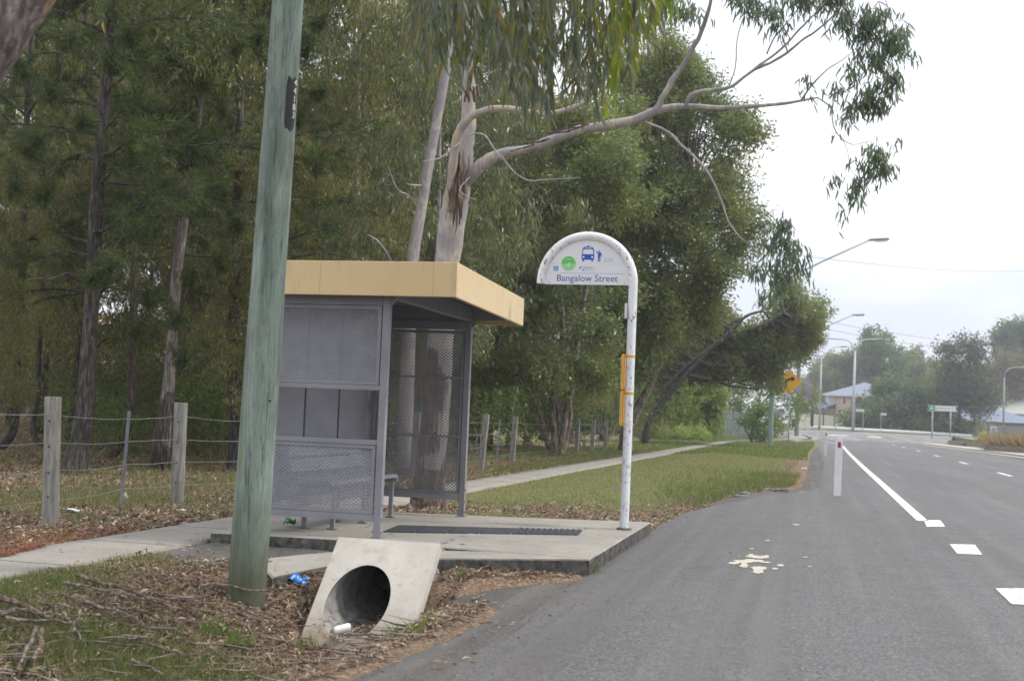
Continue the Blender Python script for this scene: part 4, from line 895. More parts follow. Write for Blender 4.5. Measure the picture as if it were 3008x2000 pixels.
# ------------------------------------------------------------------ houses, fences, bin in the distance
BRICK = pm('pale_brick', (.46, .37, .29), (.54, .44, .36), 3, .9, c3=(.38, .29, .23), s3=9, w3=(.5, .7)); BRICKD = pm('brown_brick', (.17, .125, .10), (.23, .17, .14), 3, .9); TRIM = pm('cream_trim', (.62, .6, .54), rough=.6)
t = NT('blue_grey_tiles'); v = t.pos(); wv = t.n('ShaderNodeTexWave'); t.l(v, wv.inputs[0]); wv.inputs['Scale'].default_value = 1.2; wv.inputs['Distortion'].default_value = .4
TILE = t.fin(t.bsdf(t.mix(t.mth('MULTIPLY', wv.outputs['Fac'], .35), (.15, .18, .25), (.24, .28, .36)), .5, 0, .4)); GLASS = pm('dark_glass', (.03, .035, .04), rough=.15, spec=.6); REND = pm('white_render', (.62, .61, .57), (.7, .69, .65), 2, .8)
def box_between(P, w, d, h, ang=0.0):
    c_, s_ = math.cos(ang), math.sin(ang); return P, np.array([[c_, s_, 0], [-s_, c_, 0], [0, 0, 1]])
def hip_roof(mb, M, o, w, d, z, h, ov, ridge=.4):
    """w along M[0], d along M[1]"""
    e = [(-ov, -ov), (w+ov, -ov), (w+ov, d+ov), (-ov, d+ov)]; V = [o+M[0]*a+M[1]*b_+[0, 0, z] for a, b_ in e]; k = min(w, d)/2*ridge*2
    V += [o+M[0]*(min(k, w/2))+M[1]*d/2+[0, 0, z+h], o+M[0]*(w-min(k, w/2))+M[1]*d/2+[0, 0, z+h]]
    mb.add(V, [(0, 1, 5, 4), (1, 2, 5), (2, 3, 4, 5), (3, 0, 4), (3, 2, 1, 0)])
def winbox(parent, M, o, u, z, w, h, mat=GLASS):
    f = MB(); f.prism([(u-.06, z-.06), (u+w+.06, z-.06), (u+w+.06, z+h+.06), (u-.06, z+h+.06)], np.stack([M[0], [0, 0, 1], -M[1]]), o-M[1]*.003, .05); fo = f.build('window', TRIM, parent)
    p_ = MB(); p_.prism([(u, z), (u+w, z), (u+w, z+h), (u, z+h)], np.stack([M[0], [0, 0, 1], -M[1]]), o-M[1]*.056, .012); p_.build('pane', mat, fo)
D = 205.
h0 = dep(2453, 1224, D); h0[2] -= 1.5; wd = 6.0; eave = dep(2453, 1158, D)[2]-h0[2]; M_ = np.array([[1, .06, 0], [-.06, 1, 0], [0, 0, 1.0]])
ho = thing('house', 'two storey brick house with a blue-grey hipped roof behind the cream fence', 'house', h0)
m = MB(); m.prism([(0, 0), (10.5, 0), (10.5, 11), (0, 11)], M_, h0, eave); m.build('wall', BRICK, ho)
m = MB(); m.prism([(0, 0), (1.05, 0), (1.05, 8), (0, 8)], M_, h0+M_[0]*-1.06+M_[1]*.6+[0, 0, eave-3.4], 3.35); m.build('wall', REND, ho)
m = MB(); hip_roof(m, M_, h0+M_[0]*-1.5, 13.4, 12.6, eave, 2.35, .6, 1.0); m.build('roof', TILE, ho)
m = MB(); m.prism([(-2.1, 0), (12.5, 0), (12.5, .24), (-2.1, .24)], np.stack([M_[0], [0, 0, 1], -M_[1]]), h0-M_[1]*.62+[0, 0, eave-.24], .08); m.build('gutter', TRIM, ho)
m = MB(); m.prism([(-2.35, 0), (0, 0), (0, 6.5), (-2.35, 6.5)], M_, h0-M_[1]*1.5, 2.75); m.build('lower_wall', BRICKD, ho)
m = MB(); V = [h0+M_[0]*a+M_[1]*b_+[0, 0, z] for a, b_, z in ((-2.75, -2.1, 2.55), (.15, -2.1, 3.55), (.15, 5.6, 4.1), (-2.75, 5.6, 3.6), (-2.75, -2.1, 2.7), (.15, -2.1, 3.7), (.15, 5.6, 4.25), (-2.75, 5.6, 3.75))]; m.add(V, [(0, 3, 2, 1), (4, 5, 6, 7), (0, 1, 5, 4), (1, 2, 6, 5), (2, 3, 7, 6), (3, 0, 4, 7)]); m.build('lower_roof', TILE, ho)
winbox(ho, M_, h0, 1.25, eave-1.5, .3, 1.0); winbox(ho, M_, h0, 2.6, eave-1.9, 1.5, 1.5); winbox(ho, M_, h0, 1.75, 1.6, 1.0, 1.0); winbox(ho, M_, h0, .5, 1.8, .45, .8)
# cream sheet fence
CRM = pm('cream_sheet', (.64, .62, .54), (.70, .68, .60), 2, .6); GRN = pm('dark_green_trim', (.05, .075, .065), rough=.6); D = 176.
fa = [dep(2322, 1208.5, D), dep(2345, 1210, D), dep(2383, 1213.5, D), dep(2419, 1216.5, D), dep(2451, 1219, D), dep(2463, 1220, D+1), dep(2496, 1223, D+3), dep(2516, 1224.5, D+5)]
cf = thing('panel_fence', 'cream sheet metal fence with dark green posts below the brick house', 'fence', fa[3]-[0, 0, 2.4])
for a, d in zip(fa[:-1], fa[1:]): m = MB(); m.bar((a+d)/2-(d-a)*.485-[0, 0, 1.3], (a+d)/2+(d-a)*.485-[0, 0, 1.3], .03, 2.5); m.build('panel', CRM, cf)
for a in fa: m = MB(); m.bar(a-[0, .02, 2.8], a+[0, -.02, .05], .16, .12, (0, 1, 0)); m.build('post', GRN, cf)
for a, d in zip(fa[:-1], fa[1:]): m = MB(); m.bar(a+[0, -.03, .02], d+[0, -.03, .02], .1, .09); m.build('capping', GRN, cf)
D = 152.; b_ = dep(2333, 1256, D); wb_ = thing('wheelie_bin', 'dark wheelie bin beside the far timber pole', 'bin', b_); DKB = pm('bin_plastic', (.012, .02, .02), (.02, .03, .03), 5, .5)
m = MB(); m.box(b_+[0, 0, .48], (.5, .6, .9), taper=1.2); m.build('body', DKB, wb_, bevel=.03); m = MB(); m.box(b_+[0, .02, .98], (.64, .76, .08)); m.build('lid', DKB, wb_, bevel=.03)
for s_ in (-.25, .25): m = MB(); m.lathe([(.1, 0), (.1, .05)], b_+[s_, .3, .1], 12, (1, 0, 0)); m.build('wheel', SB, wb_)
# houses on the right
D = 215.; c0 = dep(2870, 1236, D); c0[2] = dep(2870, 1262, D)[2]; M_ = np.array([[1, .0, 0], [-.0, 1, 0], [0, 0, 1.0]])
ho = thing('house', 'low brick house with a blue-grey hipped roof behind the grey timber fence', 'house', c0); ev = dep(2870, 1232, D)[2]-c0[2]
m = MB(); m.prism([(-6, 0), (12, 0), (12, 9), (-6, 9)], M_, c0, ev); m.build('wall', BRICK, ho); m = MB(); hip_roof(m, M_, c0+[-9.5, 0, 0], 18.5, 9, ev, 2.9, .8, .9); m.build('roof', TILE, ho)
m = MB(); hip_roof(m, M_, c0+[3.5, -3.5, 0], 12, 7, ev-.35, 1.6, .6, .9); m.build('porch_roof', TILE, ho); m = MB(); m.prism([(-10, 0), (16, 0), (16, .25), (-10, .25)], np.stack([M_[0], [0, 0, 1], -M_[1]]), c0+[0, -.85, ev-.25], .08); m.build('gutter', TRIM, ho)
winbox(ho, M_, c0, -3.5, .9, 1.8, 1.2)
D = 228.; c1 = dep(2935, 1230, D); c1[2] = c0[2]; ROOFG = pm('pale_green_grey_roof', (.36, .36, .31), (.42, .42, .37), 3, .6); ho = thing('house', 'house with a pale grey gable roof at the far right behind the blue roof', 'house', c1); ev = dep(2940, 1204, D)[2]-c1[2]
m = MB(); m.prism([(0, 0), (14, 0), (14, 9), (0, 9)], M_, c1, ev); m.build('wall', REND, ho); m = MB(); hip_roof(m, M_, c1+[-2.5, 0, 0], 18, 10, ev-.6, 4.2, .8, .8); m.build('roof', ROOFG, ho); winbox(ho, M_, c1, 3, 1, 1.5, 1.2)
D = 178.; PAL = pm('grey_palings', (.20, .19, .185), (.29, .28, .27), 3, .9, stretch=(4, 4, .3)); a = dep(2846, 1246, D); d = dep(3060, 1256, D); pf = thing('paling_fence', 'grey timber paling fence in front of the low houses at right', 'fence', a-[0, 0, 1.8])
n = 90; m = MB(); rr = np.random.default_rng(3)
for k in range(n):
    p = a+(d-a)*(k+.5)/n; w = np.linalg.norm(d-a)/n*.93; hgt = 2.2+.04*rr.normal(); m.box(p+[0, .02*rr.normal(), -hgt/2+.05], (w, .02, hgt))
m.build('palings', PAL, pf)
for z in (-.4, -1.5): m = MB(); m.bar(a+[0, .06, z], d+[0, .06, z], .05, .09); m.build('rail', PAL, pf)
b_ = dep(2918, 1278, 160); bx_ = thing('service_box', 'small pale grey service cabinet in front of the grey paling fence', 'cabinet', b_); m = MB(); m.box(b_+[0, 0, .55], (.7, .4, 1.1)); m.build('body', WS, bx_, bevel=.03); m = MB(); m.box(b_+[0, -.21, .6], (.56, .02, .8)); m.build('door', LAMPG, bx_)
# grey-green paling fence beyond the mid trees, brown paling fence and pink roofed house behind the wood
def palings(name, a, d, h, mat, label, n, base):
    o = thing(name, label, 'fence', (a+d)/2); rr = np.random.default_rng(n); m = MB(); L = np.linalg.norm((d-a)[:2]); ux = nrm((d-a)*[1, 1, 0])
    for k in range(n):
        p = a+(d-a)*(k+.5)/n; hh = h*(1+.05*rr.normal()); m.bar(p-ux*L/n*.46+[0, 0, hh/2], p+ux*L/n*.46+[0, 0, hh/2], .022, hh)
    m.build('palings', mat, o)
    for z in (.4, h-.4): q = MB(); nv2 = np.array([-ux[1], ux[0], 0])*.04; q.bar(a+nv2+[0, 0, z], d+nv2+[0, 0, z], .04, .09); q.build('rail', mat, o)
    return o
PALG = pm('grey_green_palings', (.17, .21, .20), (.34, .38, .37), 2.2, .9, stretch=(6, 6, .15), lo=.4, hi=.6); Dg = 112
palings('paling_fence', dep(2078, 1289, Dg)*[1, 1, 0]+[0, 0, .0], dep(2212, 1286, Dg)*[1, 1, 0]+[0, 0, .0], 2.35, PALG, 'weathered grey-green paling fence beside the small bright tree', 26, 0)
PALB = pm('brown_palings', (.115, .085, .062), (.19, .145, .11), 2, .9, stretch=(5, 5, .2))
palings('paling_fence', np.array([-33., 26, .5]), np.array([-19., 62, .45]), 2.0, PALB, 'brown timber paling fence deep behind the pines', 150, 0)
PINKT = pm('pink_roof_tiles', (.52, .33, .28), (.62, .42, .37), 2, .8)
c2 = np.array([-32., 42., .5]); ho = thing('house', 'house with pinkish roof tiles glimpsed through the pines', 'house', c2); M_ = np.array([[.36, .93, 0], [-.93, .36, 0], [0, 0, 1.0]])
m = MB(); m.prism([(-9, 0), (9, 0), (9, 9), (-9, 9)], M_, c2, 3.4); m.build('wall', BRICK, ho); m = MB(); hip_roof(m, M_, c2-M_[0]*9, 18, 9, 3.4, 3.0, .6, .8); m.build('roof', PINKT, ho)
for u in (-6, 2): winbox(ho, np.array([M_[0], M_[1], [0, 0, 1]]), c2, u, 1, 1.8, 1.3)
# timber edged planter beds on the island
SLP = pm('sleeper_timber', (.12, .10, .08), (.27, .24, .20), 3, .9, stretch=(1, 1, 3)); SOIL = pm('planter_soil', (.10, .08, .06), (.16, .12, .09), 8, .95)
BEDS = []
for (q, lab) in ((((2894, 1317, 79), (3070, 1338, 70), (3070, 1315, 82), (2896, 1302, 92)), 'timber edged planter bed full of brown grass on the island'), (((2788, 1299, 104), (2892, 1308, 91), (2892, 1298, 104), (2796, 1291, 122)), 'low timber edged bed with a yellow plant, nearer the junction')):
    c = [dep(*p) for p in q]; zz_ = min(p[2] for p in c); zz_ = .1 if zz_ < .1 else zz_; c = [np.array([p[0], p[1], .12+float(far_rise(p[0], p[1]))]) for p in c]
    o = thing('planter', lab, 'planter', sum(c)/4, 'planter beds on the traffic island'); BEDS.append(c)
    for a, d in zip(c, c[1:]+c[:1]): m = MB(); m.bar(a+[0, 0, .2], d+[0, 0, .2], .12, .42); m.build('edging', SLP, o)
    m = MB(); m.prism([(p[0], p[1]) for p in c], AX((1, 0, 0), (0, 1, 0), (0, 0, 1)), (0, 0, c[0][2]), .3); m.build('soil', SOIL, o)
# ------------------------------------------------------------------ foliage tools
def perp(A, rng):
    v = rng.normal(size=A.shape); v -= (v*A).sum(1, keepdims=True)*A; return nrm(v)
def leaf_mesh(name, C, A, L, W, rng, mat, parent, curve=0.0, local=False):
    """one small blade per point: rhombus (curve 0) or a bent six-point blade"""
    n = len(C); A = nrm(A); Sd = perp(A, rng); L = np.broadcast_to(L, n)[:, None]; W = np.broadcast_to(W, n)[:, None]
    if curve:
        N = np.cross(A, Sd); k = curve*L*rng.normal(.6, .5, (n, 1)); q = rng.normal(0, .3, (n, 1))*L*curve
        m1 = C+A*L*.33+N*k*.6+Sd*q; m2 = C+A*L*.7+N*k*.5+Sd*q*.6
        V = np.stack([C, m1-Sd*W/2, m1+Sd*W/2, m2-Sd*W*.36, m2+Sd*W*.36, C+A*L], 1)
        b = np.arange(n)[:, None]*6
        F = np.concatenate([b+[0, 1, 2, 2], b+[1, 3, 4, 2], b+[3, 5, 4, 4]], 1)
        Ft = np.stack([b+[0, 1, 2], b+[1, 3, 2], b+[2, 3, 4], b+[3, 5, 4]], 1).reshape(-1, 3)
        return mesh_np(name, V, Ft, mat, parent, nv=3, local=local)
    V = np.stack([C, C+A*L*.42-Sd*W/2, C+A*L, C+A*L*.42+Sd*W/2], 1)
    return mesh_np(name, V, np.arange(n*4).reshape(-1, 4), mat, parent, local=local)
def ball(n, rng, p=2.6):
    d = nrm(rng.normal(size=(n, 3))); return d*(rng.random((n, 1))**(1/p)), d
def cluster_leaves(cen, radii, ncl, nlf, crad, style, rng, fill=2.6):
    """clusters spread through each blob's volume, uneven; leaves about each cluster"""
    Cs, As, CL = [], [], []
    for c, r in zip(cen, radii):
        r = np.broadcast_to(r, 3); k = max(3, int(ncl*np.prod(r)**(2/3)))
        u, d = ball(k, rng, fill); lump = 1+.30*np.sin(3.1*d[:, :1]*2+c[0])+.24*np.sin(4.3*d[:, 1:2]+2.2*d[:, 2:]+c[1])+.45*np.abs(rng.normal(size=(k, 1)))*(rng.random((k, 1)) < .2)
        p = c+u*r*lump; CL.append(p)
        m = rng.poisson(nlf, k); i = np.repeat(np.arange(k), m); off = rng.normal(size=(len(i), 3))*crad
        if style == 'hang':
            off[:, 2] = -np.abs(off[:, 2])*1.6; A = np.stack([rng.normal(0, .38, len(i)), rng.normal(0, .38, len(i)), -1+rng.normal(0, .25, len(i))], 1)
        elif style == 'tuft':
            base = nrm(d[i]*[1, 1, .3]+[0, 0, .35]); A = nrm(base*.9+rng.normal(0, .75, (len(i), 3))); off = A*.015
        else:
            A = nrm(d[i]*.5+rng.normal(0, .75, (len(i), 3))+[0, 0, -.45])
        Cs.append(p[i]+off); As.append(A)
    return np.concatenate(Cs), np.concatenate(As), CL
def wig(a, b, rng, n=7, amp=.08, sag=0.0):
    a = np.array(a, float); b = np.array(b, float); u = np.linspace(0, 1, n)[:, None]; L = np.linalg.norm(b-a)
    o = np.cumsum(rng.normal(0, amp*L/n, (n, 3)), 0); o -= o[0]+(o[-1]-o[0])*u
    p = a+(b-a)*u+o; p[:, 2] += sag*L*4*(u*(1-u))[:, 0]; return p
def limb(mb, a, b, r0, r1, rng, n=7, amp=.1, sag=.0, sides=6): mb.tube(wig(a, b, rng, n, amp, sag), np.linspace(r0, r1, n), sides, cap=False)

# leaf and bark materials
GUMLEAF = leafmat('gum_leaf', [(.10, .13, .055), (.13, .155, .062), (.085, .115, .052), (.15, .17, .062), (.115, .13, .07), (.19, .17, .06), (.095, .125, .065), (.24, .26, .15), (.20, .22, .06)], .40, .34, spec=.5)
DULL = leafmat('dull_olive_leaf', [(.135, .17, .045), (.17, .19, .05), (.115, .15, .044), (.20, .205, .052), (.145, .15, .052), (.20, .15, .055), (.105, .135, .044), (.32, .32, .14), (.15, .10, .055), (.27, .28, .065)], .45, .36, spec=.45)
PINE = leafmat('pine_needle', [(.055, .098, .028), (.074, .118, .032), (.048, .085, .028), (.092, .13, .034), (.062, .09, .032), (.064, .105, .028), (.13, .08, .04), (.11, .145, .04)], .36, .45)
BUSH = leafmat('dark_bushy_leaf', [(.10, .16, .048), (.08, .132, .044), (.135, .19, .056), (.10, .145, .054), (.165, .205, .062), (.088, .135, .05), (.27, .29, .13), (.18, .145, .06), (.115, .17, .052), (.215, .25, .085)], .45, .32, spec=.5, big=(.35, (.20, .205, .06)))
YOUNG = leafmat('bright_leaf', [(.10, .165, .036), (.13, .19, .045), (.085, .14, .035), (.15, .20, .05), (.11, .15, .045)], .42, .5)
SUNNY = leafmat('sunny_leaf', [(.20, .27, .06), (.24, .31, .07), (.17, .235, .06), (.28, .33, .09), (.22, .26, .08)], .5, .45)  # leaf colours raised to imitate sunlight on shrubs that stand in shade
SHRUB = leafmat('shrub_leaf', [(.08, .125, .032), (.105, .15, .038), (.065, .10, .03), (.14, .17, .045), (.09, .115, .036), (.17, .19, .06)], .45, .4)
FARL = leafmat('far_leaf', [(.11, .155, .055), (.135, .175, .06), (.09, .13, .05), (.155, .18, .065), (.11, .145, .06)], .38, .55)
FARY = leafmat('far_yellow_leaf', [(.17, .18, .06), (.20, .19, .06), (.14, .16, .06), (.21, .20, .07), (.15, .165, .065)], .35, .6)
FARD = leafmat('far_dark_leaf', [(.07, .085, .05), (.085, .095, .055), (.062, .074, .048), (.095, .10, .055), (.075, .082, .052)], .3, .6)
NEARL = leafmat('near_gum_leaf', [(.11, .145, .075), (.135, .16, .055), (.095, .125, .08), (.18, .195, .045), (.15, .175, .11), (.10, .13, .06), (.17, .20, .14), (.20, .23, .16), (.17, .185, .11), (.12, .15, .11), (.14, .17, .14), (.10, .13, .07), (.09, .125, .06), (.22, .16, .03)], .42, .38)
NEARY = leafmat('near_young_leaf', [(.19, .26, .035), (.23, .28, .05), (.15, .22, .04), (.26, .25, .03)], .5, .4)
def bark(name, cols, sc_=4, st=(1, 1, .25), dark=None, rough=.85, local=True, bump=.5):
    t = NT(name); v = t.pos(st, local); n1 = t.noise(v, sc_, 4, .5, .6); n2 = t.noise(t.pos((1, 1, .15), local), 28, 6, .7)
    col = t.ramp(n1, [(.34+.3*i/(len(cols)-1), c) for i, c in enumerate(cols)], 'EASE')
    col = t.mix(.22, col, t.ramp(n2, [(.3, (.06, .05, .045)), (.7, (.5, .46, .4))]))
    if dark: col = t.mix(t.mth('MULTIPLY', t.ramp(n2, [(.46, (1, 1, 1)), (.60, (0, 0, 0))]), .8), col, dark)
    return t.fin(t.bsdf(col, rough, 0, .2, n2, bump, .01))
GUMBARK = bark('smooth_gum_bark', [(.25, .232, .25), (.31, .288, .305), (.345, .32, .33), (.30, .278, .295), (.47, .43, .37), (.36, .335, .34), (.29, .27, .285)], 3.1, (1, 1, .34), bump=.2, rough=.7)
ROUGHB = bark('rough_dark_bark', [(.032, .026, .025), (.058, .049, .046), (.09, .077, .073)], 12, (1, 1, .2), (.025, .02, .018))
PAPERB = bark('paper_bark', [(.24, .19, .155), (.38, .325, .275), (.48, .42, .35), (.28, .19, .14)], 8, (1, 1, .2), (.06, .045, .035))
PEEL = bark('peeling_bark', [(.10, .06, .042), (.17, .11, .08), (.24, .17, .125)], 14, (1, 1, .3), (.05, .035, .028))
TWIG = pm('bare_twig', (.17, .135, .11), (.30, .255, .22), 6, .9, local=True)
REDB = bark('reddish_thin_bark', [(.055, .036, .03), (.09, .06, .05), (.12, .085, .07)], 8, (1, 1, .25), (.05, .04, .035))

# ------------------------------------------------------------------ the big gum behind the shelter
rng = np.random.default_rng(21)
gb = g(1253, 1496, 0.0); Dg = float((gb-CC)@CW)
def pth(px, D0, D1=None):
    D1 = D1 or D0; n = len(px); return np.array([dep(p[0], p[1], D0+(D1-D0)*i/max(1, n-1)) for i, p in enumerate(px)])
def smooth_path(P, r, k=4):
    P = np.array(P); n = len(P); u = np.arange(n); uu = np.linspace(0, n-1, (n-1)*k+1)
    T = np.gradient(P, axis=0); out = []
    for x in uu:
        i = min(int(x), n-2); f = x-i; h = np.array([2*f**3-3*f**2+1, f**3-2*f**2+f, -2*f**3+3*f**2, f**3-f**2])
        out.append(h[0]*P[i]+h[1]*T[i]+h[2]*P[i+1]+h[3]*T[i+1])
    return np.array(out), np.interp(uu, u, r)
W2 = lambda w, D=None: np.array(w, float)/F0*(D or Dg)/2
gum = thing('gum_tree', 'tall smooth grey gum tree behind the shelter with a long branch reaching over the road', 'tree', gb)
def branch(mb, px, w, D0, D1=None, n=12, k=4):
    P, r = smooth_path(pth(px, D0, D1), W2(w, D0), k); q = np.arange(len(r)); ph_ = rng.uniform(0, 6); r = r*(1+(.06 if n < 18 else .015)*np.sin(q*1.3+ph_)+.03*np.sin(q*.47+ph_*2)); P = P+(rng.normal(0, 1, P.shape)*r[:, None]*(.15 if n < 12 else .05))*((q > 1) & (q < len(q)-2))[:, None]; mb.tube(P, r, n, cap=True)
m = MB(); branch(m, [(1250, 1515), (1254, 1490), (1262, 1440), (1280, 1200), (1300, 950), (1315, 760), (1331, 638), (1346, 540), (1362, 450), (1374, 370), (1377, 290), (1374, 180), (1368, 60), (1352, -260), (1340, -600)], [116, 102, 86, 80, 77, 74, 78, 72, 58, 45, 39, 35, 33, 30, 20], Dg, Dg, 18); trunk = m.build('trunk', GUMBARK, gum, smooth=True)
m = MB(); branch(m, [(1252, 1512), (1254, 1488), (1260, 1440), (1272, 1300), (1284, 1120), (1298, 950)], [124, 110, 93, 86, 82, 60], Dg, Dg, 18); m.build('rough_base', PEEL, trunk, smooth=True)
m = MB()
branch(m, [(1352, 560), (1378, 520), (1415, 485), (1470, 452), (1545, 440), (1620, 412), (1700, 383), (1790, 368), (1870, 352), (1930, 325), (2010, 313), (2100, 317), (2190, 314), (2290, 306), (2350, 297), (2402, 287)], [34, 42, 37, 30, 26, 27, 26, 29, 27, 23, 17, 13, 11, 9, 7, 4], Dg, Dg-.9, 12); m.build('branch', GUMBARK, gum, smooth=True)
m = MB(); branch(m, [(1322, 620), (1322, 560), (1329, 490), (1337, 430), (1350, 385), (1374, 352), (1405, 332), (1450, 320), (1510, 322), (1580, 334), (1640, 330), (1720, 300), (1800, 240)], [18, 26, 28, 27, 26, 23, 20, 19, 18, 17, 15, 12, 8], Dg-.15, Dg-.9, 12); m.build('branch', bark('yellow_gum_bark', [(.33, .305, .31), (.40, .35, .27), (.44, .375, .27), (.34, .31, .31), (.40, .36, .31), (.32, .30, .305)], 3.4, (1, 1, .5), bump=.2, rough=.7), gum, smooth=True)
for px, w in (([(1920, 335), (1945, 290), (1975, 235), (2015, 180), (2050, 115), (2075, 50), (2090, -10), (2100, -90)], [20, 19, 18, 16, 14, 12, 10, 8]),
              ([(2012, 320), (2022, 290), (2045, 272), (2085, 266), (2140, 258), (2170, 240), (2215, 205), (2265, 168), (2310, 130), (2350, 85), (2385, 50), (2440, -10)], [11, 13, 12, 11, 10, 9, 8, 7, 6.5, 6, 5, 4]),
              ([(2215, 205), (2260, 186), (2310, 158), (2352, 122), (2400, 90), (2440, 55), (2480, 10), (2540, -60)], [9, 8, 8, 7, 6, 5, 4, 3]),
              ([(1895, 358), (1925, 370), (1962, 388), (2000, 425), (2040, 462), (2075, 500), (2100, 545), (2120, 590), (2140, 650), (2172, 695), (2215, 730), (2260, 790)], [6, 7.5, 8, 8, 7, 6.5, 6, 5, 4.5, 4, 3, 2.5]),
              ([(2402, 287), (2440, 318), (2448, 370), (2470, 405), (2505, 425), (2555, 415)], [4, 4, 3.5, 3, 2.5, 2]), ([(2352, 296), (2390, 245), (2430, 205), (2470, 180), (2520, 140)], [6, 5, 4, 3, 2]),
              ([(2252, 160), (2275, 110), (2310, 70), (2350, 20), (2380, -30)], [5, 4, 3.5, 3, 2]), ([(2140, 258), (2160, 200), (2165, 120), (2185, 50), (2215, -10)], [4, 3.5, 3, 3, 2]),
              ([(1372, 400), (1400, 393), (1425, 398), (1450, 435), (1475, 470)], [5, 5, 4.5, 4, 3]), ([(1470, 452), (1505, 500), (1550, 530), (1600, 528), (1660, 525), (1705, 522)], [4.5, 4, 3.5, 3.5, 3, 2]), ([(1380, 520), (1350, 560), (1400, 590)], [3, 3, 2]),
              ([(1350, 420), (1300, 460), (1270, 470), (1240, 475)], [4.5, 4, 3.5, 2.5]), ([(2470, 400), (2490, 445), (2500, 500), (2545, 540)], [2.5, 2.2, 2, 2]), ([(2540, -60), (2590, -20), (2620, 60), (2630, 130)], [3, 2.5, 2, 2])):
    m = MB(); branch(m, px, w, Dg-.7, Dg-1.0, 8, 3); m.build('branch', GUMBARK, gum, smooth=True)
# strips of dead bark hanging in the fork
m = MB()
for k in range(26):
    x, y = rng.normal(1345, 15), rng.uniform(440, 560); L = rng.uniform(50, 150); P = pth([(x, y), (x-4+rng.normal(0, 6), y+L*.5), (x-8+rng.normal(0, 12), y+L)], Dg-.23-.05*rng.random()); m.tube(wig(P[0], P[2], rng, 6, .12), np.array([.006, .016, .018, .014, .01, .003])*rng.uniform(.6, 1.3), 4)
for k in range(8):
    x = rng.uniform(1560, 1740); y = np.interp(x, [1560, 1740], [432, 366]); P = pth([(x, y-4), (x-70, y+10+rng.normal(0, 8))], Dg-.75); m.tube(wig(P[0], P[1], rng, 6, .12), .009, 4)
for k in range(9):
    x = rng.normal(1385, 14); P = pth([(x, 255), (x+rng.normal(6, 14), 300)], Dg-.2); m.tube(wig(P[0], P[1], rng, 5, .2), .012, 4)
m.build('bark_strips', PEEL, trunk)
def pix_blobs(L, D0):
    cen, rr = [], []
    for q in L:
        d = D0+(q[4] if len(q) > 4 else 0); cen.append(dep(q[0], q[1], d)); rx = q[2]/F0*d; rz = (q[3] if len(q) > 3 else q[2])/F0*d; rr.append((rx, rx*.9, rz))
    return np.array(cen), np.array(rr)
GB = [(2580, 40, 60, 60), (2630, 110, 62, 70), (2560, 150, 50, 50), (2620, 210, 48, 45), (2540, 60, 45, 50), (2475, 25, 50, 34), (2270, 20, 48, 36), (2285, 62, 22, 30), (2372, 232, 17, 34), (2548, 262, 55, 34), (2590, 285, 38, 28), (2520, 300, 34, 22), (2455, 235, 20, 24), (2500, 195, 24, 30), (2575, 420, 36, 32), (2560, 475, 44, 46), (2518, 520, 28, 40), (2600, 470, 22, 34), (2508, 570, 18, 30), (2445, 510, 12, 16), (2300, 640, 40, 40), (2272, 700, 38, 40), (2330, 730, 42, 44), (2290, 790, 42, 50), (2260, 850, 26, 34), (2370, 760, 20, 30), (2230, 760, 26, 36), (2480, 350, 14, 20), (2350, -20, 60, 40), (2180, -20, 60, 34), (2010, 8, 70, 30), (2450, -40, 70, 40)]
cen, rr = pix_blobs(GB, Dg-.9); C, A, CL = cluster_leaves(cen, rr, 620, 10, .05, 'hang', rng, 2.2)
leaf_mesh('leaves', C, A, rng.uniform(.10, .17, len(C)), rng.uniform(.017, .027, len(C)), rng, leafmat('hanging_gum_leaf', [(.15, .20, .145), (.18, .22, .15), (.13, .17, .13), (.20, .235, .15), (.16, .19, .115)], .55, .4), gum, curve=.12)  # hanging leaf colours lightened to imitate veiling glare
m = MB()
for c, r, cl in zip(cen, rr, CL):
    for p in cl[::6]: m.tube(wig(c+[0, 0, r[2]*.6], p, rng, 4, .1), .004, 3, cap=False)
m.build('twigs', TWIG, gum)
# upper crown, outside the frame: it shades what stands below
cen = np.array([gb+np.array([rng.uniform(-3, 4), rng.uniform(-2.5, 3), rng.uniform(8.5, 13)]) for k in range(14)]); C, A, CL = cluster_leaves(cen, [1.15]*14, 60, 10, .12, 'hang', rng); leaf_mesh('crown', C, A, .16, .03, rng, GUMLEAF, gum)
m = MB()
for c in cen: limb(m, gb+np.array([-.2, 0, 7.5]), c, .07, .02, rng)
m.build('branch', GUMBARK, gum)

# second, slimmer gum just behind it
g2b = g(1188, 1345, .0); g2b = dep(1188, 1345, 23.0); g2b[2] = float(terr(g2b[0], g2b[1]))-.05
gum2 = thing('gum_tree', 'slim pale gum trunk leaning beside the big gum behind the shelter', 'tree', g2b)
Dm = float((g2b-CC)@CW); P = [g2b]+list(pth([(1196, 1100), (1204, 900), (1212, 760), (1236, 620), (1258, 490), (1284, 350), (1308, 220), (1330, 60), (1338, -120), (1345, -400)], Dm)); r = W2([48, 44, 41, 37, 33, 31, 29, 26, 22, 18, 11], Dm); Pp, rp_ = smooth_path(P, r); m = MB(); m.tube(Pp, rp_, 12); m.build('trunk', GUMBARK, gum2, smooth=True)
m = MB()
for px, w in (([(1236, 620), (1200, 575), (1170, 560), (1150, 520), (1140, 490)], [6, 5, 4.5, 4, 3]), ([(1250, 545), (1215, 545), (1195, 540)], [5, 4.5, 3]), ([(1150, 770), (1130, 735), (1105, 705), (1080, 690)], [8, 8, 7, 4])): branch(m, px, w, Dm, Dm-.5, 7, 3)
m.build('branch', GUMBARK, gum2, smooth=True)
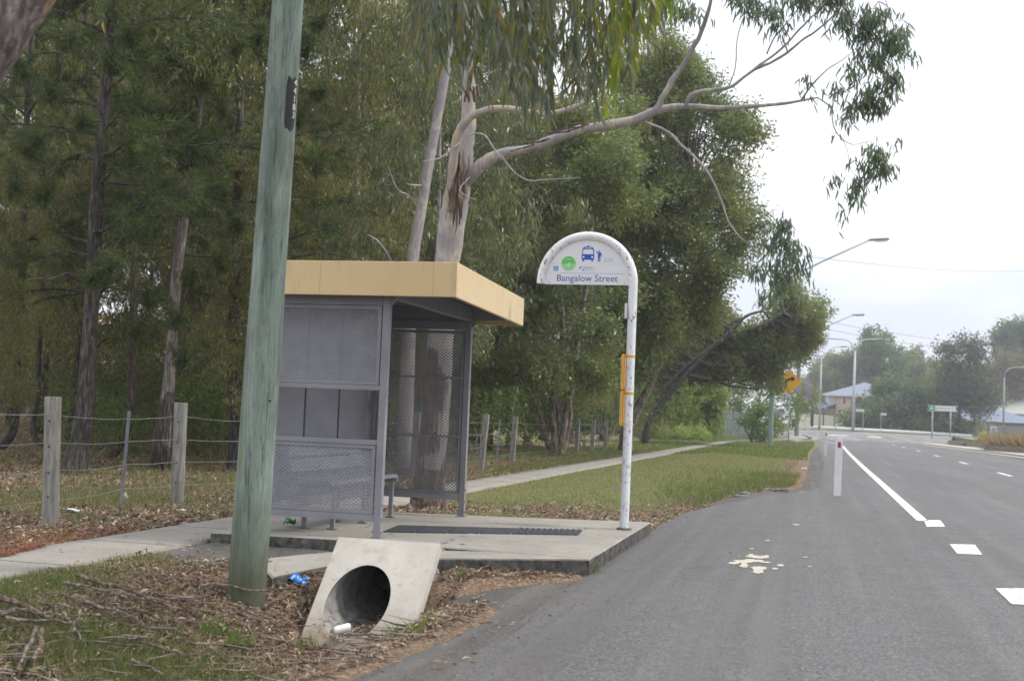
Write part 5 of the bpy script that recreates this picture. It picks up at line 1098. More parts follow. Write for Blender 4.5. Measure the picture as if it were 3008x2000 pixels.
cen, rr = pix_blobs([(1200, 480, 60, 70, .6), (1130, 560, 70, 60, 1), (1240, 640, 60, 50, 1.2), (1400, 640, 70, 70, 1.5), (1480, 560, 60, 70, 1), (1440, 300, 90, 80, 1.4), (1250, 250, 90, 90, .8), (1170, 380, 60, 60, .5), (1100, 420, 70, 70, 1.6), (1000, 640, 90, 60, 1), (900, 600, 80, 70, 2), (950, 690, 90, 40, .4), (1080, 680, 80, 50, .4), (1500, 700, 90, 60, 2), (1450, 800, 80, 60, 2), (1560, 620, 40, 60, -1), (1700, 610, 40, 50, -1), (1180, 60, 90, 80, 1), (1050, 170, 90, 80, 2), (1300, 60, 90, 90, 2)], Dm)
C, A, CL = cluster_leaves(cen, rr, 300, 10, .08, 'hang', rng, 2.4); leaf_mesh('leaves', C, A, rng.uniform(.11, .19, len(C)), rng.uniform(.018, .03, len(C)), rng, GUMLEAF, gum2)
m = MB()
for c, r_, cl in zip(cen, rr, CL):
    limb(m, c+np.array([0, .3, -.2]), c-np.array([.3, 0, .3]), .016, .006, rng, 6, .3, 0, 5)
    for p in cl[::9]: m.tube(wig(c, p, rng, 5, .25), .006, 3, cap=False)
m.build('twigs', TWIG, gum2)

# foreground gum whose limb and drooping leaves hang into the top of the frame
Df = 4.6
fb = dep(-420, 1700, Df); fb[2] = float(terr(fb[0], fb[1]))-.05
fgum = thing('gum_tree', 'near gum tree trunk at the upper left corner with leaves drooping along the top edge', 'tree', fb)
P = [fb]+list(pth([(-360, 1000), (-235, 450), (-55, 150), (48, 0), (200, -230), (350, -600)], Df)); r = W2([230, 215, 200, 190, 180, 165, 140], Df); Pp, rp_ = smooth_path(P, r, 8); m = MB(); m.tube(Pp, rp_*(1+.03*np.sin(np.arange(len(rp_)))), 22); fm = bark('orange_streaked_gum_bark', [(.12, .10, .10), (.27, .235, .235), (.40, .355, .335), (.50, .30, .12), (.36, .31, .30), (.22, .175, .165)], 7, (1, 1, .25), (.08, .06, .055), bump=.4); m.build('trunk', fm, fgum, smooth=True)
m = MB(); la_, lb_ = dep(130, -280, Df), dep(1150, -420, 7.0); limb(m, la_, lb_, .11, .06, rng, 14, .12, .04, 10); limb(m, lb_, dep(2050, -300, 8.0), .06, .02, rng, 12, .1, .02, 8); m.build('branch', GUMBARK, fgum, smooth=True)
tw = MB(); Cs, As, Cy, Ay = [], [], [], []
def envelope(x): return np.interp(x, [1215, 1260, 1330, 1400, 1480, 1560, 1620, 1700, 1760, 1800, 1860, 1920, 1960, 1990], [190, 260, 205, 270, 320, 345, 385, 325, 370, 340, 300, 180, 90, 20])
for k in range(215):
    x = rng.uniform(1214, 1990); D = rng.uniform(6.4, 8.4); ye = envelope(x)*1.12*rng.uniform(.25, 1.0)-40; y0 = -rng.uniform(120, 260)
    a, b_ = dep(x+rng.normal(0, 25), y0, D), dep(x, ye, D); Pt = wig(a, b_, rng, 9, .08); tw.tube(Pt, np.linspace(.004, .0015, 9), 4, cap=False)
    L = np.linalg.norm(b_-a); nl = int(L/.031); u = rng.random(nl)**.8*8; i = np.minimum(u.astype(int), 7); f = (u-i)[:, None]; p = Pt[i]*(1-f)+Pt[i+1]*f
    Ad = np.stack([rng.normal(.06, .26, nl), rng.normal(0, .26, nl), -np.ones(nl)], 1)
    if x > 1760 and rng.random() < .45: Cy.append(p); Ay.append(Ad)
    else: Cs.append(p); As.append(Ad)
C, A = np.concatenate(Cs), np.concatenate(As); leaf_mesh('leaves', C, A, rng.uniform(.09, .18, len(C)), rng.uniform(.011, .022, len(C)), rng, NEARL, fgum, curve=.14)
C, A = np.concatenate(Cy), np.concatenate(Ay); leaf_mesh('young_leaves', C, A, rng.uniform(.09, .16, len(C)), rng.uniform(.013, .022, len(C)), rng, NEARY, fgum, curve=.16)
p = dep(303, 62, 4.5); leaf_mesh('yellow_leaf', np.array([p]), np.array([[.12, 0, -.35]]), .062, .012, rng, pm('yellow_leaf_skin', (.62, .52, .015), rough=.5), fgum, curve=.2)
rgc = np.random.default_rng(808); cenf = np.array([[rgc.uniform(-3.5, 4.5), rgc.uniform(3.0, 12.5), rgc.uniform(7.0, 10.5)] for k in range(24)]); C, A, CLf = cluster_leaves(cenf, [1.05]*24, 46, 9, .14, 'hang', rgc); leaf_mesh('crown', C, A, rgc.uniform(.12, .2, len(C)), .028, rgc, GUMLEAF, fgum)  # unseen crown above the frame, added to shade the slab and bank
for c in cenf: tw.tube(wig(lb_ if c[0] > -1 else la_, c, rgc, 7, .1), np.linspace(.03, .01, 7), 5, cap=False)
tw.tube(wig(dep(330, -60, 4.5), p, rng, 4, .02), .0006, 4); tw.build('twigs', TWIG, fgum)

# ------------------------------------------------------------------ dense bushy trees along the verge
def dense_tree(name, label, base, trunks, blobs, leafm, barkm, Lf, Wf, ncl, nlf, crad, seed, group=None, style='spray', fill=3.2, twm=TWIG, gaps=0, far=False, tw_r=.006):
    rng = np.random.default_rng(seed); base = np.array(base, float); base[2] = float(terr(base[0], base[1]))-.06 if not far else base[2]
    o = thing(name, label, 'tree', base, group); D = float((base-CC)@CW); cen, rr = blobs
    m = MB(); tips = []
    for px, w in trunks:
        P = np.concatenate([[base+[rng.normal(0, .08), 0, 0]], pth(px, D)]); r = W2(w, D); Pp, rp_ = smooth_path(P, r, 4); m.tube(Pp, rp_, 10); tips.append(Pp)
    m.build('trunk', barkm, o, smooth=True)
    T = np.concatenate(tips); m = MB()
    for c, r in zip(cen, rr):
        d = np.linalg.norm(T-c, axis=1)+.8*np.maximum(0, T[:, 2]-c[2]); a = T[np.argmin(d)]; L = np.linalg.norm(c-a); limb(m, a, c, min(.09, .02+.012*L), .012, rng, 8, .14, -.02, 6)
        for k in range(3): limb(m, c, c+rng.normal(0, .55, 3)*r, .012, .004, rng, 5, .2, 0, 4)
    m.build('branches', barkm if not far else twm, o, smooth=True)
    C, A, CL = cluster_leaves(cen, rr, ncl, nlf, crad, style, rng, fill)
    leaf_mesh('crown', C, A, rng.uniform(Lf*.7, Lf*1.25, len(C)), rng.uniform(Wf*.7, Wf*1.3, len(C)), rng, leafm, o)
    if not far:
        m = MB()
        for c, cl in zip(cen, CL):
            for p_ in cl[::14]: m.tube(wig(c+(p_-c)*.3, p_, rng, 4, .2), tw_r, 3, cap=False)
        m.build('twigs', twm, o)
    return o
rng = np.random.default_rng(5)
def fill_region(poly, n, r0, r1, D, dd, rng, jit=1.0):
    """blob centres inside a survey outline"""
    p = np.array(poly, float); lo, hi = p.min(0), p.max(0); out = []
    while len(out) < n:
        x, y = rng.uniform(lo, hi); ins = False; j = len(p)-1
        for i in range(len(p)):
            if (p[i, 1] > y) != (p[j, 1] > y) and x < (p[j, 0]-p[i, 0])*(y-p[i, 1])/(p[j, 1]-p[i, 1])+p[i, 0]: ins = not ins
            j = i
        if ins: r = rng.uniform(r0, r1); out.append((x, y, r, r*rng.uniform(.7, 1), rng.uniform(-dd, dd)))
    return pix_blobs(out, D)
# many-stemmed paperbark on the fence line
pb1 = gt(1640, 1338); D1 = float((pb1-CC)@CW)
dense_tree('paperbark_tree', 'many stemmed paperbark with peeling pale trunks standing on the fence line', pb1,
    [([(1630, 1280), (1622, 1200), (1640, 1100), (1655, 980), (1640, 800), (1620, 600)], [30, 22, 19, 17, 15, 12, 8]), ([(1655, 1270), (1668, 1190), (1690, 1090), (1700, 960), (1730, 800), (1760, 600)], [30, 24, 20, 18, 16, 12, 8]), ([(1660, 1290), (1675, 1220), (1665, 1140), (1680, 1050), (1690, 900)], [26, 18, 15, 14, 12, 8]), ([(1600, 1275), (1590, 1225), (1570, 1180), (1530, 1100)], [22, 16, 13, 10, 7]), ([(1645, 1290), (1640, 1200), (1610, 1080), (1600, 980)], [22, 15, 12, 10, 7])],
    fill_region([(1420, 480), (1560, 330), (1750, 260), (1860, 300), (1880, 700), (1850, 1000), (1790, 1130), (1700, 1150), (1560, 1080), (1480, 1120), (1400, 980), (1430, 700)], 64, 42, 78, D1, 2.6, rng), BUSH, PAPERB, .16, .050, 215, 15, .14, 31)
pb2 = gt(1832, 1325); D2_ = float((pb2-CC)@CW)
dense_tree('paperbark_tree', 'leaning paperbark with a brown split trunk just past the sign pole', pb2, [([(1842, 1270), (1868, 1210), (1895, 1160), (1915, 1120), (1960, 1000), (2010, 800), (2020, 600)], [48, 36, 30, 24, 20, 18, 15, 10]), ([(1838, 1290), (1850, 1230), (1850, 1180), (1862, 1120)], [36, 24, 20, 16, 10])],
    fill_region([(1760, 420), (1840, 220), (1960, 90), (2040, 140), (2080, 250), (2140, 330), (2200, 330), (2240, 370), (2200, 430), (2140, 450), (2180, 560), (2215, 640), (2175, 740), (2110, 860), (2080, 960), (2000, 1060), (1900, 1120), (1820, 1080), (1790, 800)], 165, 34, 66, D2_, 2.6, rng), BUSH, PAPERB, .18, .060, 190, 15, .16, 32)
cen, rr = fill_region([(2020, 850), (2110, 900), (2190, 1000), (2270, 960), (2310, 820), (2365, 830), (2395, 900), (2390, 1010), (2355, 1045), (2310, 1070), (2250, 1105), (2100, 1085), (2040, 1125), (1935, 1130), (1885, 1050)], 115, 30, 50, 67, 2.5, rng); c2_, r2_ = pix_blobs([(2286, 1112, 20, 18, 3), (2296, 1140, 16, 14, 3), (2270, 1135, 22, 18, 2)], 66); cen = np.concatenate([cen, c2_]); rr = np.concatenate([rr, r2_])
dense_tree('spreading_tree', 'low spreading olive green tree arching over the yellow warning sign', g(1896, 1303), [([(1902, 1250), (1925, 1185), (1975, 1115), (2060, 1040), (2150, 985), (2240, 955), (2300, 920)], [17, 15, 13, 11, 10, 9, 7, 5]), ([(1912, 1230), (2050, 1060), (2150, 970), (2190, 930), (2240, 915), (2260, 935)], [20, 16, 13, 11, 9, 6, 4])], (cen, rr), BUSH, ROUGHB, .20, .075, 130, 14, .16, 33)
# ------------------------------------------------------------------ pines and gums of the wood on the left
def tree_at(pbx, kind, seed, label, path=None, w=None, H=13, group='trees of the roadside wood', bark_=None, leafm=None, r0=.12, dens=1.0, low=2.5, Dz=None):
    rng = np.random.default_rng(seed); base = np.array(pbx, float); base[2] = float(terr(base[0], base[1]))-.06; o = thing('pine_tree' if kind == 'pine' else 'gum_tree', label, 'tree', base, group)
    D = float((base-CC)@CW); m = MB()
    if path is not None:
        P = np.concatenate([[base], pth(path, D)]); Pp, rp_ = smooth_path(P, W2(w, D), 5)
        top = Pp[-1]; ex = base+np.array([(top-base)[0]*1.3, (top-base)[1]*1.3, H])
        if top[2] < H: Pp = np.concatenate([Pp, np.linspace(top, ex, 6)[1:]]); rp_ = np.concatenate([rp_, np.linspace(rp_[-1], .02, 6)[1:]])
    else:
        ln = rng.normal(0, .035, 2); Pp = wig(base, base+[ln[0]*H, ln[1]*H, H], rng, 14, .03); rp_ = np.linspace(r0, .02, 14); rp_[0] *= 1.35
    m.tube(Pp, rp_, 12 if D < 26 else 8); m.build('trunk', bark_ or (ROUGHB if kind == 'pine' else GUMBARK), o, smooth=True)
    bm_ = MB(); Cs, As = [], []; tw = MB(); zmax = Pp[-1][2]; at = lambda z: np.array([np.interp(z, Pp[:, 2], Pp[:, k]) for k in range(3)])
    if kind == 'pine':
        z = low
        while z < zmax-.6:
            for k in range(rng.integers(2, 5)):
                a = rng.uniform(0, 2*np.pi); L = (1.1+.16*(zmax-z))*rng.uniform(.5, 1.05); L = min(L, 2.9); p0 = at(z); p1 = p0+np.array([math.cos(a)*L, math.sin(a)*L, L*rng.uniform(-.12, .28)]); B = wig(p0, p1, rng, 9, .12, .05)
                bm_.tube(B, np.linspace(.016+.007*L, .005, 9), 5, cap=False)
                if z < low+1.2 and rng.random() < .6: continue
                for s in range(int(22*dens)):
                    u = rng.uniform(.28, 1.0)*8; i = min(int(u), 7); q = B[i]+(B[i+1]-B[i])*(u-i); e = q+nrm(B[8]-B[0])*rng.uniform(.1, .45)+rng.normal(0, .2, 3)+[0, 0, rng.uniform(-.1, .1)]
                    tw.tube(np.array([q, (q+e)/2+rng.normal(0, .02, 3), e]), .004, 3, cap=False)
                    n = 46; dirn = nrm(e-q); st_ = q+(e-q)*rng.uniform(.3, 1, (n, 1)); Cs.append(st_); As.append(nrm(dirn*.75+rng.normal(0, .55, (n, 3))+[0, 0, -.12]))
            z += rng.uniform(.32, .62)
    else:
        z = low
        while z < zmax-.2:
            a = rng.uniform(0, 2*np.pi); L = rng.uniform(.8, 2.3); p0 = at(z); p1 = p0+np.array([math.cos(a)*L, math.sin(a)*L, L*rng.uniform(.1, .9)]); B = wig(p0, p1, rng, 7, .2, .0)
            bm_.tube(B, np.linspace(.014+.010*L, .006, 7), 5, cap=False)
            for s in range(int(5*dens)+1):
                c = B[rng.integers(3, 7)]+rng.normal(0, .38, 3)+[0, 0, -.1]; r = rng.uniform(.4, .75); u, d = ball(int(17*dens), rng); p = c+u*r; tw.tube(wig(B[5], c, rng, 4, .2), .006, 3, cap=False)
                for q in p[::3]: tw.tube(wig(c, q, rng, 4, .25), .004, 3, cap=False)
                i = np.repeat(np.arange(len(p)), 13); off = rng.normal(0, .10, (len(i), 3)); off[:, 2] = -np.abs(off[:, 2])*1.3; Cs.append(p[i]+off); As.append(nrm(np.stack([rng.normal(0, .45, len(i)), rng.normal(0, .45, len(i)), -1+rng.normal(0, .35, len(i))], 1)))
            z += rng.uniform(.4, .75)
    bm_.build('branches', bark_ or (ROUGHB if kind == 'pine' else TWIG), o, smooth=True); tw.build('twigs', ROUGHB if kind == 'pine' else TWIG, o)
    C, A = np.concatenate(Cs), np.concatenate(As); n = len(C)
    if kind == 'pine': leaf_mesh('needles', C, A, rng.uniform(.10, .19, n), rng.uniform(.010, .017, n), rng, leafm or PINE, o)
    else: leaf_mesh('leaves', C, A, rng.uniform(.09, .17, n), rng.uniform(.024, .042, n), rng, leafm or DULL, o)
    return o
T1 = tree_at(g(215, 1376, .06), 'pine', 41, 'dark rough barked pine behind the fence, thickest trunk of the wood', [(232, 1320), (248, 1200), (262, 1000), (275, 800), (286, 560), (304, 330), (318, 140), (335, 0), (350, -200)], [88, 62, 50, 44, 42, 40, 36, 33, 30, 24], 15, low=3.0, dens=1.1)
T2 = tree_at(g(470, 1372, .06), 'gum', 42, 'tree with a dark rough butt and a smooth pale upper trunk behind the timber post', [(478, 1300), (490, 1180), (503, 1040), (520, 800), (540, 640), (556, 520), (572, 420), (590, 280), (610, 80)], [54, 46, 38, 32, 31, 30, 28, 25, 20, 14], 12, bark_=bark('pale_pine_bark', [(.20, .18, .175), (.30, .27, .265), (.37, .33, .32)], 5, (1, 1, .3), (.09, .07, .06)), low=6.2, leafm=DULL)
m = MB(); P = np.concatenate([[ROOT[T2.name]], pth([(474, 1300), (484, 1220), (497, 1150)], float((ROOT[T2.name]-CC)@CW))]); m.tube(P, W2([66, 54, 46, 38], 20.9), 14); m.build('rough_butt', ROUGHB, T2, smooth=True)
T3 = tree_at(g(690, 1372, .06), 'pine', 43, 'dark pine half hidden behind the power pole', [(688, 1300), (684, 1100), (690, 800), (700, 500), (705, 200), (712, -50)], [52, 38, 32, 30, 28, 25, 20], 13, low=2.6, dens=1.2)
T4 = tree_at(np.array([-13.6, 22.5, 0]), 'pine', 44, 'pine with a slender reddish trunk between the two thicker trunks', [(378, 1250), (386, 1100), (392, 900), (396, 700), (402, 500)], [36, 26, 24, 22, 20, 16], 11, bark_=REDB, low=4.6, dens=.9)
rng = np.random.default_rng(404)
def boughs(o, L, D, seed):
    rg = np.random.default_rng(seed); cen, rr = pix_blobs(L, D); Cs, As = [], []; tw = MB()
    for c, r in zip(cen, rr):
        k = int(95*np.prod(r)**(2/3))+12; u, d = ball(k, rg, 2.2); p = c+u*r; tw.tube(wig(c+[0, .3, .5], c-[0, 0, .3], rg, 5, .2), .007, 4, cap=False)
        for q in p:
            a = q-nrm(q-c+[0, 0, .15])*.3; tw.tube(wig(a, q, rg, 3, .1), .0035, 3, cap=False); n = 44; dr = nrm(q-c+rg.normal(0, .5, 3)*r); Cs.append(a+(q-a)*rg.uniform(.2, 1, (n, 1))); As.append(nrm(dr*.7+rg.normal(0, .55, (n, 3))+[0, 0, -.1]))
    C, A = np.concatenate(Cs), np.concatenate(As); tw.build('bough_twigs', ROUGHB, o); leaf_mesh('boughs', C, A, rg.uniform(.10, .18, len(C)), rg.uniform(.009, .015, len(C)), rg, PINE, o)
boughs(T1, [(150, 250, 70, 50), (90, 420, 60, 70), (240, 350, 50, 40), (330, 180, 70, 45), (130, 560, 50, 45), (40, 520, 60, 70), (60, 180, 70, 60), (380, 90, 60, 50), (200, 100, 60, 50), (320, 760, 60, 50), (270, 800, 40, 40)], 18.4, 405)
boughs(T4, [(450, 170, 60, 55), (540, 120, 60, 50), (600, 220, 60, 60), (500, 330, 60, 55), (580, 400, 60, 60), (660, 300, 60, 60), (430, 470, 50, 50), (640, 520, 60, 50), (440, 860, 60, 50), (520, 930, 60, 60), (540, 1040, 55, 50), (400, 950, 50, 50), (560, 800, 50, 40), (700, 120, 50, 50)], 20.4, 406)
boughs(T3, [(760, 90, 60, 50), (900, 130, 55, 60), (940, 250, 60, 50), (880, 330, 50, 60), (930, 470, 50, 60), (700, 640, 50, 50), (650, 760, 50, 40), (940, 40, 60, 40)], 20.0, 407)
T5 = tree_at(np.array([-16.5, 23.0, 0]), 'pine', 45, 'pine at the left edge with a dark trunk above the fence wires', [(40, 1260), (48, 1100), (60, 900), (72, 600), (80, 300)], [34, 26, 24, 22, 20, 18], 13, low=3.0)
T6 = tree_at(np.array([-15.6, 24.8, 0]), 'gum', 46, 'thin leaning sapling left of the thick pine', [(105, 1290), (112, 1150), (118, 950), (140, 700), (170, 450)], [22, 18, 16, 14, 12, 10], 11, bark_=REDB, low=3.2, leafm=DULL)
protoG = [tree_at(np.array(p), 'gum', s, lab, r0=r, H=h, bark_=b, leafm=l, low=lo, dens=d) for p, s, lab, r, h, b, l, lo, d in (
    ((-15.5, 31, 0), 51, 'olive leaved gum deep in the wood behind the pines', .11, 13, None, DULL, 2.2, 1.2), ((-12.2, 26.5, 0), 52, 'bushy low branched gum in the middle of the wood', .09, 12, REDB, DULL, 1.6, 1.2), ((-10.6, 27.5, 0), 53, 'grey green gum behind the shelter roof at its pole side', .12, 14, None, GUMLEAF, 2.4, 1.2))]
protoP = [tree_at(np.array((-12.6, 33., 0)), 'pine', 54, 'tall dark pine deep in the wood', r0=.14, H=14, low=2.4, dens=.85)]
rng = np.random.default_rng(77)
spots = [(-19.5, 29), (-17.2, 35), (-21.5, 34), (-14.6, 37), (-11.6, 37), (-9.8, 32), (-18.9, 41), (-23.5, 41), (-12.2, 43), (-22.3, 49), (-14.2, 52), (-11.3, 50), (-13, 61), (-9.9, 38.5), (-10.8, 45), (-10.6, 56), (-10.9, 66), (-10.9, 76), (-9.3, 24.5), (-17.5, 27.2), (-13.8, 30), (-20.5, 38), (-16.8, 40.5), (-9.6, 48), (-28, 45), (-12.6, 47.5), (-10.2, 34.6), (-23, 55), (-26.5, 39), (-18.2, 52), (-24.3, 35.5), (-21.6, 30.6)]
for i, (x, y) in enumerate(spots):
    src = protoP[0] if i % 4 == 0 else protoG[i % 3]
    o = copy_tree(src, (x, y, float(terr(x, y))-.05), rng.uniform(0, 6.28), rng.uniform(.85, 1.15)*(1 if y < 45 else 1.15))
    o['group'] = 'crowded trees deep in the wood'; o['label'] = 'pine among the crowded trees deep in the wood' if i % 4 == 0 else 'gum among the crowded trees deep in the wood'
for x, y, s_, lab in ((-13.6, 18.2, .45, 'thin sapling right of the thick pine behind the fence'), (-15.0, 20.5, .5, 'thin sapling left of the thick pine behind the fence'), (-9.6, 20.8, .5, 'leafy sapling behind the shelter at its pole side'), (-16.8, 22.0, .5, 'leafy sapling at the left edge behind the fence wires'), (-8.9, 25.8, .5, 'leafy sapling behind the shelter roof'), (-14.6, 26.4, .6, 'leafy sapling deep between the pines')):
    o = copy_tree(protoG[1], (x, y, float(terr(x, y))-.05), rng.uniform(0, 6.28), s_); o.name = 'sapling'; o['label'] = lab; o['group'] = 'saplings of the roadside wood'
# ------------------------------------------------------------------ shrubs
def shrub(loc, rx, rz, seed, label, leafm=SHRUB, Lf=.10, Wf=.04, n=260, group=None, name='shrub', stems=6, nlf=11):
    rng = np.random.default_rng(seed); loc = np.array(loc, float); loc[2] = float(terr(loc[0], loc[1]))-.03; o = thing(name, label, 'shrub', loc, group); m = MB(); cen = []
    for k in range(stems):
        a = rng.uniform(0, 6.28); e = loc+np.array([math.cos(a)*rx*.55, math.sin(a)*rx*.55, rz*rng.uniform(.8, 1.5)]); m.tube(wig(loc, e, rng, 6, .15), np.linspace(.022, .006, 6), 5, cap=False); cen.append(e)
    m.build('stems', TWIG, o); cen = np.array(cen+[loc+np.array([rng.normal(0, .4*rx), rng.normal(0, .4*rx), rz*rng.uniform(.35, 1.1)]) for k in range(5)])
    C, A, CL = cluster_leaves(cen, [(rx*.55, rx*.55, rz*.5)]*len(cen), n/len(cen)*2.0/(rx*.55), nlf, .09, 'spray', rng); C[:, 2] = np.maximum(C[:, 2], loc[2]+.04)
    leaf_mesh('leaves', C, A, rng.uniform(Lf*.6, Lf*1.3, len(C)), rng.uniform(Wf*.6, Wf*1.3, len(C)), rng, leafm, o); return o
ps = [shrub((-13.4, 25.0, 0), 1.2, 1.0, 61, 'dark leafy shrub between the rough trunks behind the fence'), shrub((-11.2, 22.5, 0), 1.0, 1.0, 62, 'yellowish green shrub behind the shelter and pole', leafm=SHRUB)]
for i, (x, y, s) in enumerate(((-18.0, 28, 1.1), (-16.2, 26.5, 1.0), (-19.8, 33, 1.4), (-14.8, 29.5, 1.2), (-12.0, 28.8, 1.2), (-10.3, 25.2, .9), (-9.6, 28.2, 1.0), (-9.0, 33.5, 1.1), (-17, 38, 1.6), (-13.2, 36, 1.5), (-22, 38, 1.6), (-10.4, 37.5, 1.5), (-25, 46, 1.8), (-19, 46, 1.8), (-14.5, 46, 1.8), (-11, 48, 1.7), (-9.2, 44, 1.3), (-12.8, 20.6, .7), (-9.6, 22.2, .7), (-10.0, 62, 2), (-9.4, 70, 2))):
    o = copy_tree(ps[i % 2 if i % 5 == 0 else 0], (x, y, float(terr(x, y))-.04), rng.uniform(0, 6.28), s); o['group'] = 'understorey shrubs in the wood'; o['label'] = 'bushy understorey shrub among the trunks of the wood'
H_ = lambda px, py: gt(px, py)
shrub(H_(1905, 1292), 1.3, .9, 63, 'wispy grey green shrub beside the leaning paperbark', leafm=DULL, Lf=.14, Wf=.03, n=420)
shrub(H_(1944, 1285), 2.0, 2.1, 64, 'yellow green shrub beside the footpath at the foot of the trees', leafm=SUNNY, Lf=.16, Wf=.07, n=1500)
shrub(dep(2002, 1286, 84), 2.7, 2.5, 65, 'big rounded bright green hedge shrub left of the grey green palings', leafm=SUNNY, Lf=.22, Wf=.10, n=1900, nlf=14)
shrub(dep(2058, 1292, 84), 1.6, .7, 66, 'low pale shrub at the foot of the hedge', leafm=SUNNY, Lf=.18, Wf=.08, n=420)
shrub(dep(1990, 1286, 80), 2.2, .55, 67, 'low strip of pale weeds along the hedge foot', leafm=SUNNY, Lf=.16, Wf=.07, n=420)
# small trees further along
rng = np.random.default_rng(9)
def ftree(name, label, base, poly, n, r0, r1, D, dd, leafm, barkm, trunks, Lf, ncl, seed, group=None, style='spray', crad=.3, nlf=14):
    b_ = np.array(base, float); return dense_tree(name, label, b_, trunks, fill_region(poly, n, r0, r1, D, dd, np.random.default_rng(seed)), leafm, barkm, Lf, Lf*.42, ncl, nlf, crad, seed, group, style, 3.0, far=True)
sb = dep(2208, 1298, 84); ftree('small_tree', 'small bright green tree with low skirts in front of the paling fence', sb, [(2182, 1230), (2195, 1190), (2230, 1178), (2270, 1190), (2285, 1230), (2280, 1280), (2250, 1290), (2185, 1275)], 26, 14, 24, 84, 1.2, YOUNG, ROUGHB, [([(2208, 1280), (2215, 1240)], [9, 8, 5]), ([(2200, 1280), (2190, 1262)], [7, 5, 3])], .20, 60, 71, crad=.16)
jb = dep(2222, 1290, 108); ftree('jacaranda_tree', 'pale limbed jacaranda with purple flowers behind the timber pole', jb, [(2180, 1120), (2230, 1060), (2290, 1050), (2330, 1110), (2365, 1130), (2375, 1190), (2360, 1240), (2300, 1270), (2240, 1210)], 34, 16, 28, 108, 2.5, YOUNG, PAPERB, [([(2224, 1250), (2228, 1180), (2240, 1130), (2225, 1090)], [10, 9, 7, 5, 4]), ([(2232, 1200), (2262, 1160), (2290, 1120)], [8, 6, 5, 4])], .26, 30, 72, crad=.2)
j_o = bpy.data.objects['jacaranda_tree']; cen, rr = pix_blobs([(2371, 1122, 5, 4), (2373, 1155, 6, 5), (2371, 1171, 6, 5), (2283, 1207, 7, 5), (2313, 1166, 5, 6), (2345, 1140, 4, 3), (2366, 1135, 4, 3)], 105.5); C, A, _ = cluster_leaves(cen, rr, 240, 7, .07, 'spray', rng); leaf_mesh('flowers', C, A, .13, .09, rng, leafmat('purple_flower', [(.30, .18, .48), (.36, .22, .55), (.26, .16, .42)], .4, .6), j_o)
ftree('dark_tree', 'dark green rounded tree left of the far brick house', dep(2388, 1252, 150), [(2352, 1140), (2372, 1115), (2390, 1125), (2394, 1180), (2390, 1210), (2365, 1218), (2340, 1200)], 24, 10, 16, 150, 3, BUSH, ROUGHB, [([(2388, 1200)], [8, 6])], .38, 26, 73)
ftree('garden_tree', 'yellowish garden tree above the far hedge left of the road', dep(2170, 1270, 130), [(2150, 1000), (2200, 985), (2290, 1010), (2300, 1080), (2200, 1110), (2150, 1080)], 22, 18, 30, 125, 3, FARY, ROUGHB, [([(2180, 1150), (2190, 1080)], [9, 8, 6])], .34, 22, 74)
ftree('garden_tree', 'leafy green garden tree between the hedge and the jacaranda', dep(2120, 1285, 122), [(2070, 1130), (2120, 1100), (2190, 1110), (2200, 1190), (2150, 1215), (2085, 1200)], 24, 18, 28, 120, 2.5, SHRUB, ROUGHB, [([(2120, 1220), (2130, 1160)], [9, 8, 6])], .30, 24, 75)
